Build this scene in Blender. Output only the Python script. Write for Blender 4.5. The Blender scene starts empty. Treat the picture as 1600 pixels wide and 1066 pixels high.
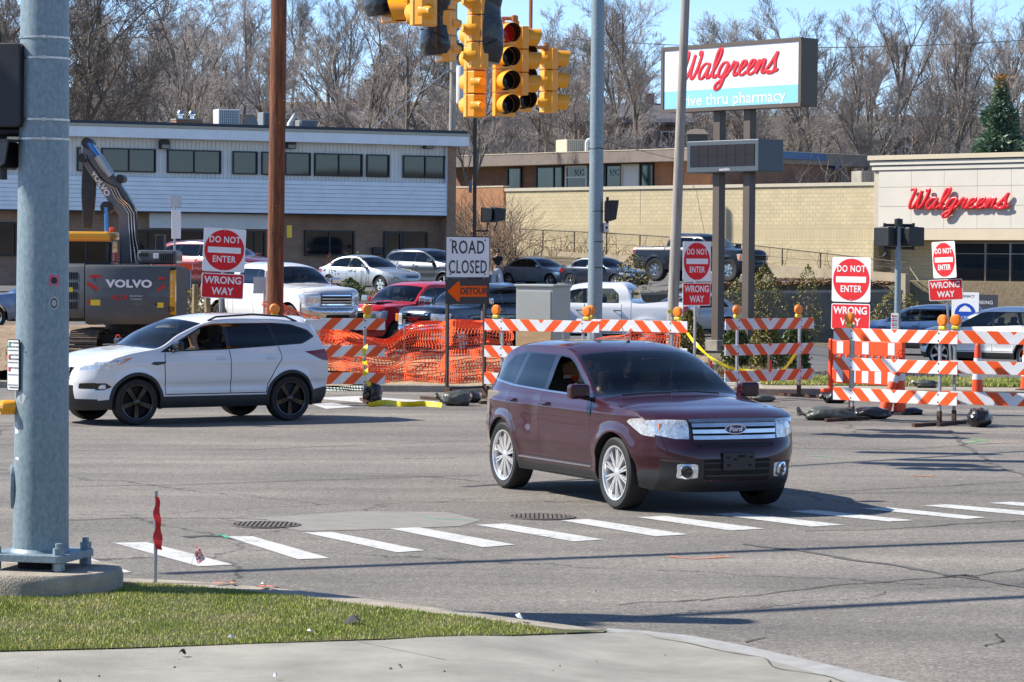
import bpy, math, random
from mathutils import Vector, Matrix, noise
from mathutils.geometry import delaunay_2d_cdt
random.seed(11)
R = math.radians
scene = bpy.context.scene
# ---------------------------------------------------------------- camera
FPX = 4400.0
CAM_H = 2.6
cam_d = bpy.data.cameras.new('camera'); cam_d.sensor_width = 36.0; cam_d.lens = 36.0 * FPX / 1600.0
cam_d.clip_start = 0.5; cam_d.clip_end = 6000
cam = bpy.data.objects.new('camera', cam_d); scene.collection.objects.link(cam)
CM = Matrix.Translation((0, 0, CAM_H)) @ Matrix.Rotation(R(90 - 1.69), 4, 'X') @ Matrix.Rotation(R(0.45), 4, 'Z')
cam.matrix_world = CM
cam_d.dof.use_dof = False
scene.camera = cam
# ---------------------------------------------------------------- light
SUN_EL = R(42.0)
SUN_DIR = Vector((-0.985, 0.13, 0)).normalized()          # horizontal direction towards the sun
SUN_VEC = Vector((SUN_DIR.x * math.cos(SUN_EL), SUN_DIR.y * math.cos(SUN_EL), math.sin(SUN_EL)))
world = bpy.data.worlds.new('World'); scene.world = world; world.use_nodes = True
wn = world.node_tree.nodes; wl = world.node_tree.links
bg = wn['Background']; sky = wn.new('ShaderNodeTexSky'); sky.sky_type = 'NISHITA'
sky.sun_disc = False; sky.sun_elevation = SUN_EL
sky.sun_rotation = math.atan2(SUN_DIR.x, SUN_DIR.y)
sky.air_density = 0.85; sky.dust_density = 0.0; sky.ozone_density = 3.0; sky.altitude = 3000
wl.new(sky.outputs[0], bg.inputs[0]); bg.inputs[1].default_value = 0.118
sun_d = bpy.data.lights.new('sun', 'SUN'); sun_d.energy = 4.1; sun_d.angle = R(0.53); sun_d.color = (1.0, 0.935, 0.83)
sun = bpy.data.objects.new('sun', sun_d); scene.collection.objects.link(sun)
sun.rotation_euler = SUN_VEC.to_track_quat('Z', 'Y').to_euler()
scene.view_settings.view_transform = 'Standard'; scene.view_settings.look = 'None'
scene.view_settings.exposure = 0.98; scene.view_settings.gamma = 1.0; scene.view_settings.use_curve_mapping = False
scene.cycles.max_bounces = 7; scene.cycles.transparent_max_bounces = 12
scene.cycles.caustics_reflective = False; scene.cycles.caustics_refractive = False
# ---------------------------------------------------------------- where things stand: photo measurements -> metres
def ray(px, py):
    v = Vector(((px - 800) / FPX, -(py - 533) / FPX, -1.0)); return (CM.to_3x3() @ v)
def at(px, py, d):
    v = ray(px, py); return Vector((0, 0, CAM_H)) + v * (d / v.y)
def gr(px, py, z=0.0):
    v = ray(px, py); return Vector((0, 0, CAM_H)) + v * ((z - CAM_H) / v.z)
def sst(a, b, x):
    t = max(0.0, min(1.0, (x - a) / (b - a))); return t * t * (3 - 2 * t)
def lerp(a, b, t): return a + (b - a) * t
# ---------------------------------------------------------------- materials
MATS = {}
def mat(name, col, rough=0.6, metal=0.0, var=0.0, vscale=4.0, bump=0.0, bscale=30.0, coat=0.0, col2=None, spec=0.5, emit=None, stretch=None, mscale=None):
    if name in MATS: return MATS[name]
    m = bpy.data.materials.new(name); m.use_nodes = True; MATS[name] = m
    n = m.node_tree.nodes; l = m.node_tree.links; b = n['Principled BSDF']
    c = tuple(col) + (1,)
    b.inputs['Base Color'].default_value = c
    b.inputs['Roughness'].default_value = rough; b.inputs['Metallic'].default_value = metal
    b.inputs['Specular IOR Level'].default_value = spec
    b.inputs['Coat Weight'].default_value = coat; b.inputs['Coat Roughness'].default_value = 0.04
    tc = n.new('ShaderNodeTexCoord'); src = tc.outputs['Object']
    if stretch:
        mp = n.new('ShaderNodeMapping'); mp.inputs['Scale'].default_value = stretch; l.new(src, mp.inputs[0]); src = mp.outputs[0]
    if var > 0 or col2:
        nz = n.new('ShaderNodeTexNoise'); nz.inputs['Scale'].default_value = vscale; nz.inputs['Detail'].default_value = 8; nz.inputs['Roughness'].default_value = 0.65
        l.new(src, nz.inputs['Vector'])
        rp = n.new('ShaderNodeValToRGB'); rp.color_ramp.elements[0].position = 0.32; rp.color_ramp.elements[1].position = 0.68
        c2 = col2 if col2 else tuple(min(1, x * (1 + var)) for x in col)
        c1 = col if col2 else tuple(x * (1 - var) for x in col)
        rp.color_ramp.elements[0].color = tuple(c1) + (1,); rp.color_ramp.elements[1].color = tuple(c2) + (1,)
        l.new(nz.outputs['Fac'], rp.inputs['Fac']); l.new(rp.outputs[0], b.inputs['Base Color'])
    if bump > 0:
        bz = n.new('ShaderNodeTexNoise'); bz.inputs['Scale'].default_value = bscale; bz.inputs['Detail'].default_value = 5
        l.new(src, bz.inputs['Vector']); bp = n.new('ShaderNodeBump'); bp.inputs['Strength'].default_value = min(1, bump); bp.inputs['Distance'].default_value = 0.01 * max(1, bump)
        l.new(bz.outputs['Fac'], bp.inputs['Height']); l.new(bp.outputs[0], b.inputs['Normal'])
    if emit:
        b.inputs['Emission Color'].default_value = tuple(emit[:3]) + (1,); b.inputs['Emission Strength'].default_value = emit[3]
    return m
def nodes_of(m): return m.node_tree.nodes, m.node_tree.links, m.node_tree.nodes['Principled BSDF']
def mth(n, l, op, a, b=None, clamp=False):
    x = n.new('ShaderNodeMath'); x.operation = op; x.use_clamp = clamp
    for i, v in enumerate((a, b)):
        if v is None: continue
        if isinstance(v, (int, float)): x.inputs[i].default_value = v
        else: l.new(v, x.inputs[i])
    return x.outputs[0]
def mixc(n, l, fac, a, b, mode='MIX'):
    x = n.new('ShaderNodeMix'); x.data_type = 'RGBA'; x.blend_type = mode
    for i, v in ((0, fac), (6, a), (7, b)):
        if isinstance(v, (int, float)): x.inputs[i].default_value = v
        elif isinstance(v, tuple): x.inputs[i].default_value = v + (1,) if len(v) == 3 else v
        else: l.new(v, x.inputs[i])
    return x.outputs[2]
def noise_n(n, l, vec, scale, detail=6, rough=0.6):
    z = n.new('ShaderNodeTexNoise'); z.inputs['Scale'].default_value = scale; z.inputs['Detail'].default_value = detail; z.inputs['Roughness'].default_value = rough
    l.new(vec, z.inputs['Vector']); return z.outputs['Fac']
def ramp(n, l, fac, stops):
    r = n.new('ShaderNodeValToRGB'); e = r.color_ramp.elements
    while len(e) < len(stops): e.new(0.5)
    for k, (p, c) in enumerate(stops):
        e[k].position = p; e[k].color = tuple(c) + (1,) if len(c) == 3 else c
    l.new(fac, r.inputs[0]); return r.outputs[0]
# ---------------------------------------------------------------- objects
def link(o): scene.collection.objects.link(o); return o
def thing(name, label, cat, loc=(0, 0, 0), rz=0.0, group=None, rot=None):
    o = bpy.data.objects.new(name, None); o.empty_display_size = 0.2; link(o); o.location = loc
    o.rotation_euler = rot if rot else (0, 0, rz)
    tag(o, label, cat, group); return o
def tag(o, label=None, cat=None, group=None, kind=None):
    if label: o['label'] = label
    if cat: o['category'] = cat
    if group: o['group'] = group
    if kind: o['kind'] = kind
    return o
def children(o): return [c for c in scene.collection.objects if c.parent == o]
_kids = {}
def copy_tree(o, kids, parent=None):
    c = o.copy(); link(c); c.parent = parent
    for k in kids.get(o.name, []): copy_tree(k, kids, c)
    return c
def kid_map():
    km = {}
    for o in scene.collection.objects:
        if o.parent: km.setdefault(o.parent.name, []).append(o)
    return km
class MB:
    def __init__(s): s.v = []; s.f = []; s.mi = []; s.m = 0
    def add(s, vs, fs):
        o = len(s.v); s.v += [tuple(x) for x in vs]
        for f in fs: s.f.append(tuple(i + o for i in f)); s.mi.append(s.m)
        return s
    def box(s, c, d, rz=0.0, M=None):
        hx, hy, hz = d[0] / 2, d[1] / 2, d[2] / 2
        vs = [Vector((x, y, z)) for x in (-hx, hx) for y in (-hy, hy) for z in (-hz, hz)]
        if rz: vs = [Matrix.Rotation(rz, 3, 'Z') @ v for v in vs]
        if M: vs = [M @ v for v in vs]
        vs = [v + Vector(c) for v in vs]
        return s.add(vs, [(0, 1, 3, 2), (4, 6, 7, 5), (0, 4, 5, 1), (2, 3, 7, 6), (0, 2, 6, 4), (1, 5, 7, 3)])
    def tube(s, pts, rad, n=8, cap=True, sq=1.0):
        pts = [Vector(p) for p in pts]
        if isinstance(rad, (int, float)): rad = [rad] * len(pts)
        o = len(s.v); up = None
        for i, p in enumerate(pts):
            a = pts[max(0, i - 1)]; b = pts[min(len(pts) - 1, i + 1)]; d = (b - a)
            d = d.normalized() if d.length > 1e-9 else Vector((0, 0, 1))
            if up is None: up = d.orthogonal().normalized() if abs(d.z) < 0.9 or True else Vector((1, 0, 0))
            up = (up - d * up.dot(d))
            up = up.normalized() if up.length > 1e-6 else d.orthogonal().normalized()
            w = d.cross(up)
            for k in range(n):
                t = 2 * math.pi * k / n
                s.v.append(tuple(p + (up * math.cos(t) + w * math.sin(t) * sq) * rad[i]))
        for i in range(len(pts) - 1):
            for k in range(n):
                k2 = (k + 1) % n
                s.f.append((o + i * n + k, o + i * n + k2, o + (i + 1) * n + k2, o + (i + 1) * n + k)); s.mi.append(s.m)
        if cap:
            s.f.append(tuple(o + k for k in reversed(range(n)))); s.mi.append(s.m)
            e = o + (len(pts) - 1) * n; s.f.append(tuple(e + k for k in range(n))); s.mi.append(s.m)
        return s
    def lathe(s, prof, n=24, M=None, close=False):
        # prof: (r, h); axis z
        o = len(s.v)
        for r, h in prof:
            for k in range(n):
                t = 2 * math.pi * k / n; v = Vector((r * math.cos(t), r * math.sin(t), h))
                s.v.append(tuple(M @ v if M else v))
        for i in range(len(prof) - 1):
            for k in range(n):
                k2 = (k + 1) % n
                s.f.append((o + i * n + k, o + i * n + k2, o + (i + 1) * n + k2, o + (i + 1) * n + k)); s.mi.append(s.m)
        if close:
            s.f.append(tuple(o + k for k in reversed(range(n)))); s.mi.append(s.m)
            e = o + (len(prof) - 1) * n; s.f.append(tuple(e + k for k in range(n))); s.mi.append(s.m)
        return s
    def prism(s, poly, a, b, M=None):
        # poly in (x, z), extruded along y from a to b
        n = len(poly); vs = [Vector((x, a, z)) for x, z in poly] + [Vector((x, b, z)) for x, z in poly]
        if M: vs = [M @ v for v in vs]
        fs = [tuple(range(n)), tuple(reversed(range(n, 2 * n)))]
        fs += [((i + 1) % n, i, n + i, n + (i + 1) % n) for i in range(n)]
        return s.add(vs, fs)
    def quad(s, a, b, c, d): return s.add([a, b, c, d], [(0, 1, 2, 3)])
    def build(s, name, m, parent=None, smooth=False, bevel=0.0, kind=None, seg=2, fixn=False):
        me = bpy.data.meshes.new(name); me.from_pydata(s.v, [], s.f)
        ms = m if isinstance(m, (list, tuple)) else [m]
        for x in ms: me.materials.append(x)
        if len(ms) > 1: me.polygons.foreach_set('material_index', s.mi)
        if fixn:
            import bmesh
            bm = bmesh.new(); bm.from_mesh(me); bmesh.ops.recalc_face_normals(bm, faces=bm.faces); bm.to_mesh(me); bm.free()
        if smooth:
            me.polygons.foreach_set('use_smooth', [True] * len(me.polygons))
            if smooth != 'all': me.set_sharp_from_angle(angle=R(40))
        me.update(); o = bpy.data.objects.new(name, me); link(o)
        if parent: o.parent = parent
        if bevel:
            bv = o.modifiers.new('bevel', 'BEVEL'); bv.width = bevel; bv.segments = seg; bv.limit_method = 'ANGLE'; bv.angle_limit = R(50); bv.harden_normals = False
        if kind: o['kind'] = kind
        return o
def tri_split(me): return me
_fonts = {}
def text_mesh(s, size=1.0, ext=0.002, bold=0.0, sx=1.0, space=1.0):
    cu = bpy.data.curves.new('lettering', 'FONT'); cu.body = s; cu.size = size; cu.extrude = ext; cu.offset = bold
    cu.align_x = 'CENTER'; cu.align_y = 'CENTER'; cu.space_character = space; cu.resolution_u = 3
    o = bpy.data.objects.new('lettering', cu); link(o)
    dg = bpy.context.evaluated_depsgraph_get(); dg.update()
    me = bpy.data.meshes.new_from_object(o.evaluated_get(dg)); bpy.data.objects.remove(o)
    bpy.data.curves.remove(cu)
    if sx != 1.0: me.transform(Matrix.Diagonal((sx, 1, 1, 1)))
    return me
# lettering stands in the local x-z plane of its parent, read from -y
def lettering(s, m, parent, loc, size, ext=0.003, bold=0.0, sx=1.0, yaw=0.0, shear=0.0, name='lettering', space=1.0, M=None):
    me = text_mesh(s, size, ext, bold, sx, space); me.materials.clear(); me.materials.append(m)
    if shear: 
        S = Matrix.Identity(4); S[0][1] = shear; me.transform(S)
    me.transform(Matrix.Rotation(R(90), 4, 'X'))
    if M: me.transform(M)
    o = bpy.data.objects.new(name, me); link(o); o.parent = parent; o.location = loc; o.rotation_euler = (0, 0, yaw); return o
# ---------------------------------------------------------------- shared materials
def glass_mat(name, tint, rough=0.02, refl=1.0):
    m = bpy.data.materials.new(name); m.use_nodes = True; MATS[name] = m
    n = m.node_tree.nodes; l = m.node_tree.links; n.remove(n['Principled BSDF']); out = n['Material Output']
    tr = n.new('ShaderNodeBsdfTransparent'); tr.inputs[0].default_value = tuple(tint) + (1,)
    gl = n.new('ShaderNodeBsdfGlossy'); gl.inputs['Roughness'].default_value = rough; gl.inputs[0].default_value = (refl, refl, refl, 1)
    fr = n.new('ShaderNodeFresnel'); fr.inputs[0].default_value = 1.55
    mx = n.new('ShaderNodeMixShader'); l.new(fr.outputs[0], mx.inputs[0]); l.new(tr.outputs[0], mx.inputs[1]); l.new(gl.outputs[0], mx.inputs[2])
    l.new(mx.outputs[0], out.inputs[0]); return m
G_CLEAR = glass_mat('windshield_glass', (0.80, 0.88, 0.85))
G_SIDE = glass_mat('side_glass', (0.60, 0.66, 0.66))
G_DARK = glass_mat('privacy_glass', (0.035, 0.04, 0.045))
G_BLDG = mat('window_glass', (0.010, 0.013, 0.016), 0.03, 0, spec=.6, bump=0.02, bscale=.8)
RUBBER = mat('tyre_rubber', (0.018, 0.018, 0.019), 0.75, var=0.3, vscale=9, bump=0.2, bscale=80)
BLACKP = mat('black_plastic', (0.02, 0.021, 0.023), 0.5, var=0.2, vscale=6, bump=0.15, bscale=120)
GLOSSB = mat('gloss_black', (0.008, 0.008, 0.009), 0.12, coat=0.5)
VOID = mat('dark_recess', (0.008, 0.008, 0.008), 0.9)
RIMC = mat('polished_wheel_metal', (0.86, 0.87, 0.89), 0.24, 0.7)
CHROME = mat('chrome', (0.82, 0.83, 0.85), 0.07, 1.0)
BRITE = mat('bright_aluminium', (0.62, 0.63, 0.65), 0.2, 1.0, var=0.1, vscale=12)
STEEL = mat('galvanised_post_steel', (0.36, 0.38, 0.4), 0.5, 0.7, var=0.25, vscale=25, bump=0.1)
RUST = mat('rusty_brown_steel', (0.10, 0.055, 0.035), 0.8, 0.2, var=0.5, vscale=14, bump=0.3)
CLOTH_D = mat('dark_seat_cloth', (0.03, 0.03, 0.034), 0.9, bump=0.3, bscale=90)
CLOTH_T = mat('tan_seat_cloth', (0.32, 0.26, 0.19), 0.85, bump=0.3, bscale=90)
LAMP_W = mat('headlamp_clear', (0.75, 0.77, 0.78), 0.12, 0.55, coat=1.0, bump=0.9, bscale=22, var=0.35, vscale=18)
LAMP_A = mat('amber_lens', (0.85, 0.25, 0.02), 0.15, coat=1.0, bump=0.4, bscale=60)
LAMP_R = mat('red_lens', (0.22, 0.008, 0.01), 0.15, coat=1.0, bump=0.4, bscale=50)
WHITEP = mat('white_paint', (0.78, 0.78, 0.77), 0.35, coat=0.5, var=0.04, vscale=3)
SKIN = mat('skin', (0.45, 0.24, 0.16), 0.55, var=0.12, vscale=20)
HAIR = mat('dark_hair', (0.02, 0.012, 0.008), 0.6, bump=0.5, bscale=90)
# ---------------------------------------------------------------- interpolation
class Spl:
    def __init__(s, xs, ys):
        s.x = xs; s.y = ys; n = len(xs); s.m = []
        for i in range(n):
            if i == 0: m = (ys[1] - ys[0]) / (xs[1] - xs[0])
            elif i == n - 1: m = (ys[-1] - ys[-2]) / (xs[-1] - xs[-2])
            else:
                h0 = xs[i] - xs[i - 1]; h1 = xs[i + 1] - xs[i]
                a = (ys[i] - ys[i - 1]) / h0; b = (ys[i + 1] - ys[i]) / h1
                m = (a * h1 + b * h0) / (h0 + h1)
            s.m.append(m)
    def __call__(s, x):
        X = s.x
        if x <= X[0]: return s.y[0] + (x - X[0]) * s.m[0]
        if x >= X[-1]: return s.y[-1] + (x - X[-1]) * s.m[-1]
        lo, hi = 0, len(X) - 1
        while hi - lo > 1:
            k = (lo + hi) // 2
            if X[k] <= x: lo = k
            else: hi = k
        h = X[hi] - X[lo]; t = (x - X[lo]) / h
        return ((1 + 2 * t) * (1 - t) ** 2) * s.y[lo] + t * (1 - t) ** 2 * h * s.m[lo] + t * t * (3 - 2 * t) * s.y[hi] + t * t * (t - 1) * h * s.m[hi]
def pin(p, poly):
    x, y = p; c = False; j = len(poly) - 1
    for i in range(len(poly)):
        xi, yi = poly[i]; xj, yj = poly[j]
        if (yi > y) != (yj > y) and x < (xj - xi) * (y - yi) / (yj - yi) + xi: c = not c
        j = i
    return c
def rnd(poly, r=0.04, n=4):
    out = []; N = len(poly)
    for i in range(N):
        p = Vector(poly[i]); a = Vector(poly[i - 1]) - p; b = Vector(poly[(i + 1) % N]) - p
        rr = min(r, a.length * 0.45, b.length * 0.45); A = p + a.normalized() * rr; B = p + b.normalized() * rr
        for k in range(n + 1):
            t = k / n; q = A * (1 - t) ** 2 + p * 2 * t * (1 - t) + B * t * t; out.append((q.x, q.y))
    return out
def densify(poly, g):
    out = []
    for i in range(len(poly)):
        a = Vector(poly[i]); b = Vector(poly[(i + 1) % len(poly)]); n = max(1, int((b - a).length / g))
        for k in range(n): q = a.lerp(b, k / n); out.append((q.x, q.y))
    return out
def line_poly(pts, w):
    L = []; Rr = []
    for i, p in enumerate(pts):
        p = Vector(p); a = Vector(pts[max(0, i - 1)]); b = Vector(pts[min(len(pts) - 1, i + 1)]); d = (b - a).normalized(); nn = Vector((-d.y, d.x)) * w / 2
        L.append(tuple(p + nn)); Rr.append(tuple(p - nn))
    return L + Rr[::-1]
def cdt(outline, regions, g, bbox):
    """outline polygon, regions [(name, poly)] by priority; returns verts, {name: tris}"""
    V = []; E = []
    def addp(poly):
        o = len(V); n = len(poly); V.extend(Vector(p) for p in poly); E.extend((o + i, o + (i + 1) % n) for i in range(n))
    addp(outline)
    for nm, poly in regions: addp(densify(poly, g * 1.2))
    x0, x1, y0, y1 = bbox; j = 0; y = y0 + g * 0.37
    while y < y1:
        x = x0 + g * (0.23 + 0.5 * (j % 2))
        while x < x1: V.append(Vector((x, y))); x += g
        y += g * 0.87; j += 1
    v, e, f, *_ = delaunay_2d_cdt(V, E, [], 0, 1e-4)
    bb = [(min(p[0] for p in q), max(p[0] for p in q), min(p[1] for p in q), max(p[1] for p in q)) for _, q in regions]
    res = {}
    for t in f:
        c = ((v[t[0]].x + v[t[1]].x + v[t[2]].x) / 3, (v[t[0]].y + v[t[1]].y + v[t[2]].y) / 3)
        if not pin(c, outline): continue
        nm = 'body'
        for (rn, q), b in zip(regions, bb):
            if b[0] <= c[0] <= b[1] and b[2] <= c[1] <= b[3] and pin(c, q): nm = rn; break
        res.setdefault(nm, []).append(t)
    return v, res
# ---------------------------------------------------------------- vehicles
# local frame of a vehicle: +x forward, +y its left side, z up, origin on the ground at mid-length
class Body:
    def __init__(s, sp):
        s.sp = sp; nd = sp['nodes']; ss = [0.0]
        for a, b in zip(nd, nd[1:]): ss.append(ss[-1] + max(1e-3, math.hypot(b[0] - a[0], b[1] - a[1])))
        s.s = ss; s.cx, s.cz, s.ex, s.ez, s.pp = [Spl(ss, [q[k] for q in nd]) for k in range(5)]
        pl = sorted(sp['plan']); s.pl = Spl([q[0] for q in pl], [q[1] for q in pl])
        vt = sorted(sp['vert']); s.vt = Spl([q[0] for q in vt], [q[1] for q in vt])
    def S(s, i):
        i = max(0.0, min(len(s.s) - 1.0, i)); k = int(i); k = min(k, len(s.s) - 2); return s.s[k] + (s.s[k + 1] - s.s[k]) * (i - k)
    def Y(s, x, z):
        sp = s.sp; y = s.pl(x) + s.vt(z)
        for ax in sp['axles']:
            d = math.hypot(x - ax, z - sp['wr']); 
            if d < sp['ar'] + 0.3 and z > sp['wr'] - 0.25: y += sp.get('flare', 0.02) * math.exp(-((d - sp['ar']) / 0.085) ** 2)
        for (dx, dz, rx, rz_, a) in sp.get('dents', ()):
            y -= a * math.exp(-((x - dx) / rx) ** 2 - ((z - dz) / rz_) ** 2)
        return y
    def strip(s, u, t):
        xe, ze = s.ex(u), s.ez(u); ye = s.Y(xe, ze); p = max(1.3, s.pp(u)); k = abs(t) ** p
        return Vector((lerp(s.cx(u), xe, k), ye * t, lerp(s.cz(u), ze, k)))
    def strip_n(s, u, t):
        h = 0.004; a = s.strip(u + h, t) - s.strip(u - h, t); b = s.strip(u, min(1, t + h)) - s.strip(u, max(-1, t - h))
        n = a.cross(b) * -1
        return n.normalized() if n.length > 1e-12 else Vector((0, 0, 1))
    def side(s, x, z, sg): return Vector((x, sg * s.Y(x, z), z))
    def side_n(s, x, z, sg):
        h = 0.004; gx = (s.Y(x + h, z) - s.Y(x - h, z)) / (2 * h); gz = (s.Y(x, z + h) - s.Y(x, z - h)) / (2 * h)
        return Vector((-gx, sg, -gz)).normalized()
def part_mesh(name, V, N, T, m, parent):
    used = {}; vs = []; ns = []; fs = []
    for t in T:
        f = []
        for i in t:
            if i not in used: used[i] = len(vs); vs.append(V[i]); ns.append(N[i])
            f.append(used[i])
        a, b, c = (Vector(vs[k]) for k in f)
        if (b - a).cross(c - a).dot(ns[f[0]] + ns[f[1]] + ns[f[2]]) < 0: f.reverse()
        fs.append(f)
    me = bpy.data.meshes.new(name); me.from_pydata([tuple(v) for v in vs], [], fs); me.materials.append(m)
    me.polygons.foreach_set('use_smooth', [True] * len(fs)); me.normals_split_custom_set_from_vertices([tuple(n) for n in ns])
    o = bpy.data.objects.new(name, me); link(o); o.parent = parent; return o
def wheel(parent, x, y, r, w, rr, sg, rimm, spokes=5, sw=0.09, dbl=False, knob=False):
    M = Matrix.Translation((0, 0, 0)) @ Matrix.Rotation(R(-90 * sg), 4, 'X')   # local z -> outwards (sg*y)
    hub = MB(); hub.lathe([(0.001, 0.02), (rr * 0.92, 0.02), (rr * 0.92, -w * 0.5)], 20, M)
    h = hub.build('wheel', VOID, parent, smooth=True); h.location = (x, y, r)
    t = MB(); hw = w / 2
    t.lathe([(rr, -hw * 0.8), (r * 0.93, -hw), (r * 0.985, -hw * 0.86), (r, -hw * 0.5), (r, hw * 0.5), (r * 0.985, hw * 0.86), (r * 0.93, hw), (rr * 1.12, hw * 0.98), (rr, hw * 0.85), (rr * 0.97, hw * 0.6)], 40, M)
    if knob:
        for k in range(28):
            a = 2 * math.pi * k / 28
            for q in (-1, 0, 1):
                t.box(M @ Vector(((r + 0.004) * math.cos(a + q * 0.08), (r + 0.004) * math.sin(a + q * 0.08), q * hw * 0.62)), (0.07, 0.06, 0.05), 0, (M.to_3x3() @ Matrix.Rotation(a, 3, 'Z')))
    t.build('tyre', RUBBER, h, smooth=True)
    q = MB(); d = hw * 0.72
    q.lathe([(rr * 0.99, hw * 0.8), (rr * 1.0, hw * 0.93), (rr * 0.94, hw * 0.9), (rr * 0.9, hw * 0.6), (rr * 0.88, -hw * 0.2)], 40, M)
    q.lathe([(rr * 0.17, d - 0.05), (rr * 0.19, d), (rr * 0.12, d + 0.008), (0.001, d + 0.01)], 16, M)
    for k in range(spokes):
        offs = (-0.115, 0.115) if dbl else (0,)
        for of in offs:
            a = 2 * math.pi * k / spokes + 0.3 + of; a2 = 2 * math.pi * k / spokes + 0.3 + of * 0.7
            c, s_ = math.cos(a), math.sin(a); c2, s2 = math.cos(a2), math.sin(a2); w0 = sw * 0.5; w1 = sw * (0.75 if not dbl else 0.5)
            def pt(rad, ca, sa, off, z): return M @ Vector((rad * ca - off * sa, rad * sa + off * ca, z))
            vs = [pt(rr * 0.12, c, s_, -w0, d), pt(rr * 0.12, c, s_, w0, d), pt(rr * 0.93, c2, s2, w1, d + 0.0), pt(rr * 0.93, c2, s2, -w1, d + 0.0),
                  pt(rr * 0.12, c, s_, -w0, d - 0.05), pt(rr * 0.12, c, s_, w0, d - 0.05), pt(rr * 0.93, c2, s2, w1, d - 0.06), pt(rr * 0.93, c2, s2, -w1, d - 0.06)]
            q.add(vs, [(0, 1, 2, 3), (7, 6, 5, 4), (0, 4, 5, 1), (1, 5, 6, 2), (2, 6, 7, 3), (3, 7, 4, 0)])
    ri = q.build('rim', rimm, h, smooth=True, fixn=True); return h
def build_body(sp, root, paint, g=0.06):
    B = Body(sp); nd = sp['nodes']; mats = dict(body=paint, seam=VOID, window=G_SIDE, rear_window=G_DARK, windshield=G_CLEAR, back_glass=G_DARK, cladding=BLACKP,
        headlight=LAMP_W, taillight=LAMP_R, amber=LAMP_A, opening=VOID, trim=CHROME, hood=paint, door=paint, bumper=paint, roof=paint, fog=LAMP_W, black=GLOSSB, tonneau=BLACKP, marker=LAMP_A)
    mats.update(sp.get('mats', {}))
    pname = dict(rear_window='window', seam='panel_gap', trim='chrome_trim', amber='turn_signal', opening='grille_opening', black='pillar_trim', fog='fog_light', tonneau='bed_cover', marker='side_marker')
    # sample outline along the edge curve
    ns = max(40, int(B.s[-1] / g)); us = [B.s[-1] * k / ns for k in range(ns + 1)]
    edge = [(B.ex(u), B.ez(u)) for u in us]
    zb = sp['zb']; out = list(edge)
    x = edge[-1][0]; arcs = sorted(sp['axles'])
    bot = []
    for ax in arcs:
        ar = sp['ar']; dz = zb - sp['wr']; hx = math.sqrt(max(0.01, ar * ar - dz * dz)); a0 = math.atan2(dz, -hx); a1 = math.atan2(dz, hx)
        if a0 < 0: a0 += 2 * math.pi
        N = 26
        for k in range(N + 1):
            a = a0 + (a1 - a0) * k / N; bot.append((ax + ar * math.cos(a), sp['wr'] + ar * math.sin(a)))
    out += bot
    bx = (min(p[0] for p in out), max(p[0] for p in out), zb, max(p[1] for p in out))
    regs = []
    for nm, poly in sp['side']: regs.append((nm, poly))
    regs = [(nm, line_poly(pl, 0.014)) if nm == 'seam' else (nm, pl) for nm, pl in regs]
    v, res = cdt(out, regs, g, bx)
    for sg in (1, -1):
        V = [B.side(p.x, p.y, sg) for p in v]; N = [B.side_n(p.x, p.y, sg) for p in v]
        es = set(); 
        for nm, T in sorted(res.items()):
            if nm in sp.get('open', {}).get(sg, ()): continue
            nn = nm.split('#')[0]; part_mesh(pname.get(nn, nn) if nn != 'body' else 'side_panel', V, N, T, mats[nn], root)
        # arch liners
        for ax in arcs:
            li = MB(); ar = sp['ar'] + 0.004; prev = None
            for k in range(21):
                a = R(-15) + R(210) * k / 20; X = ax + ar * math.cos(a); Z = sp['wr'] + ar * math.sin(a); yy = B.Y(X, max(zb, Z)) - 0.004
                li.v += [(X, sg * yy, Z), (X, sg * (yy - 0.42), Z)]
                if k: o = 2 * k; li.f.append((o - 2, o - 1, o + 1, o)); li.mi.append(0)
            li.build('arch_liner', BLACKP if sp.get('arch_trim') else VOID, root)
            if sp.get('arch_trim'):
                am = MB(); w_ = sp['arch_trim']; lst = []
                for k in range(33):
                    a = R(-32) + R(244) * k / 32
                    for rad, dy in ((ar - 0.008, -0.02), (ar - 0.006, 0.012), (ar + w_ * 0.6, 0.010), (ar + w_, 0.001)):
                        X = ax + rad * math.cos(a); Z = sp['wr'] + rad * math.sin(a); Z = max(Z, zb - 0.01); lst.append((X, sg * (B.Y(X, Z) + dy), Z))
                fs = [(4 * k + j, 4 * k + j + 1, 4 * k + j + 5, 4 * k + j + 4) for k in range(32) for j in range(3)]
                am.add(lst, fs); am.build('wheel_arch_trim', BLACKP, root, smooth='all', fixn=True)
    # strip
    W = 0.9; outl = [(u, -W) for u in us] + [(u, W) for u in reversed(us)]
    regs = []
    for nm, poly in sp['strip']:
        p2 = [(B.S(a), b * W) for a, b in poly]
        if nm == 'seam': p2 = line_poly(p2, 0.012)
        regs.append((nm, p2))
    v, res = cdt(outl, regs, g, (0, B.s[-1], -W, W))
    V = [B.strip(p.x, max(-1, min(1, p.y / W))) for p in v]; N = [B.strip_n(p.x, max(-0.999, min(0.999, p.y / W))) for p in v]
    for i, p in enumerate(v):                         # soften the edge where strip and side meet
        if abs(p.y) > W * 0.995:
            q = V[i]; n2 = B.side_n(q.x, q.z, 1 if p.y > 0 else -1)
            if n2.dot(N[i]) > 0.45: N[i] = (N[i] + n2).normalized()
    for nm, T in sorted(res.items()):
        nn = nm.split('#')[0]; part_mesh(pname.get(nn, nn) if nn != 'body' else 'body', V, N, T, mats[nn], root)
    # underbody, cabin
    L0, L1 = edge[-1][0] + 0.12, edge[0][0] - 0.12; hw = B.Y(0, 0.6)
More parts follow.
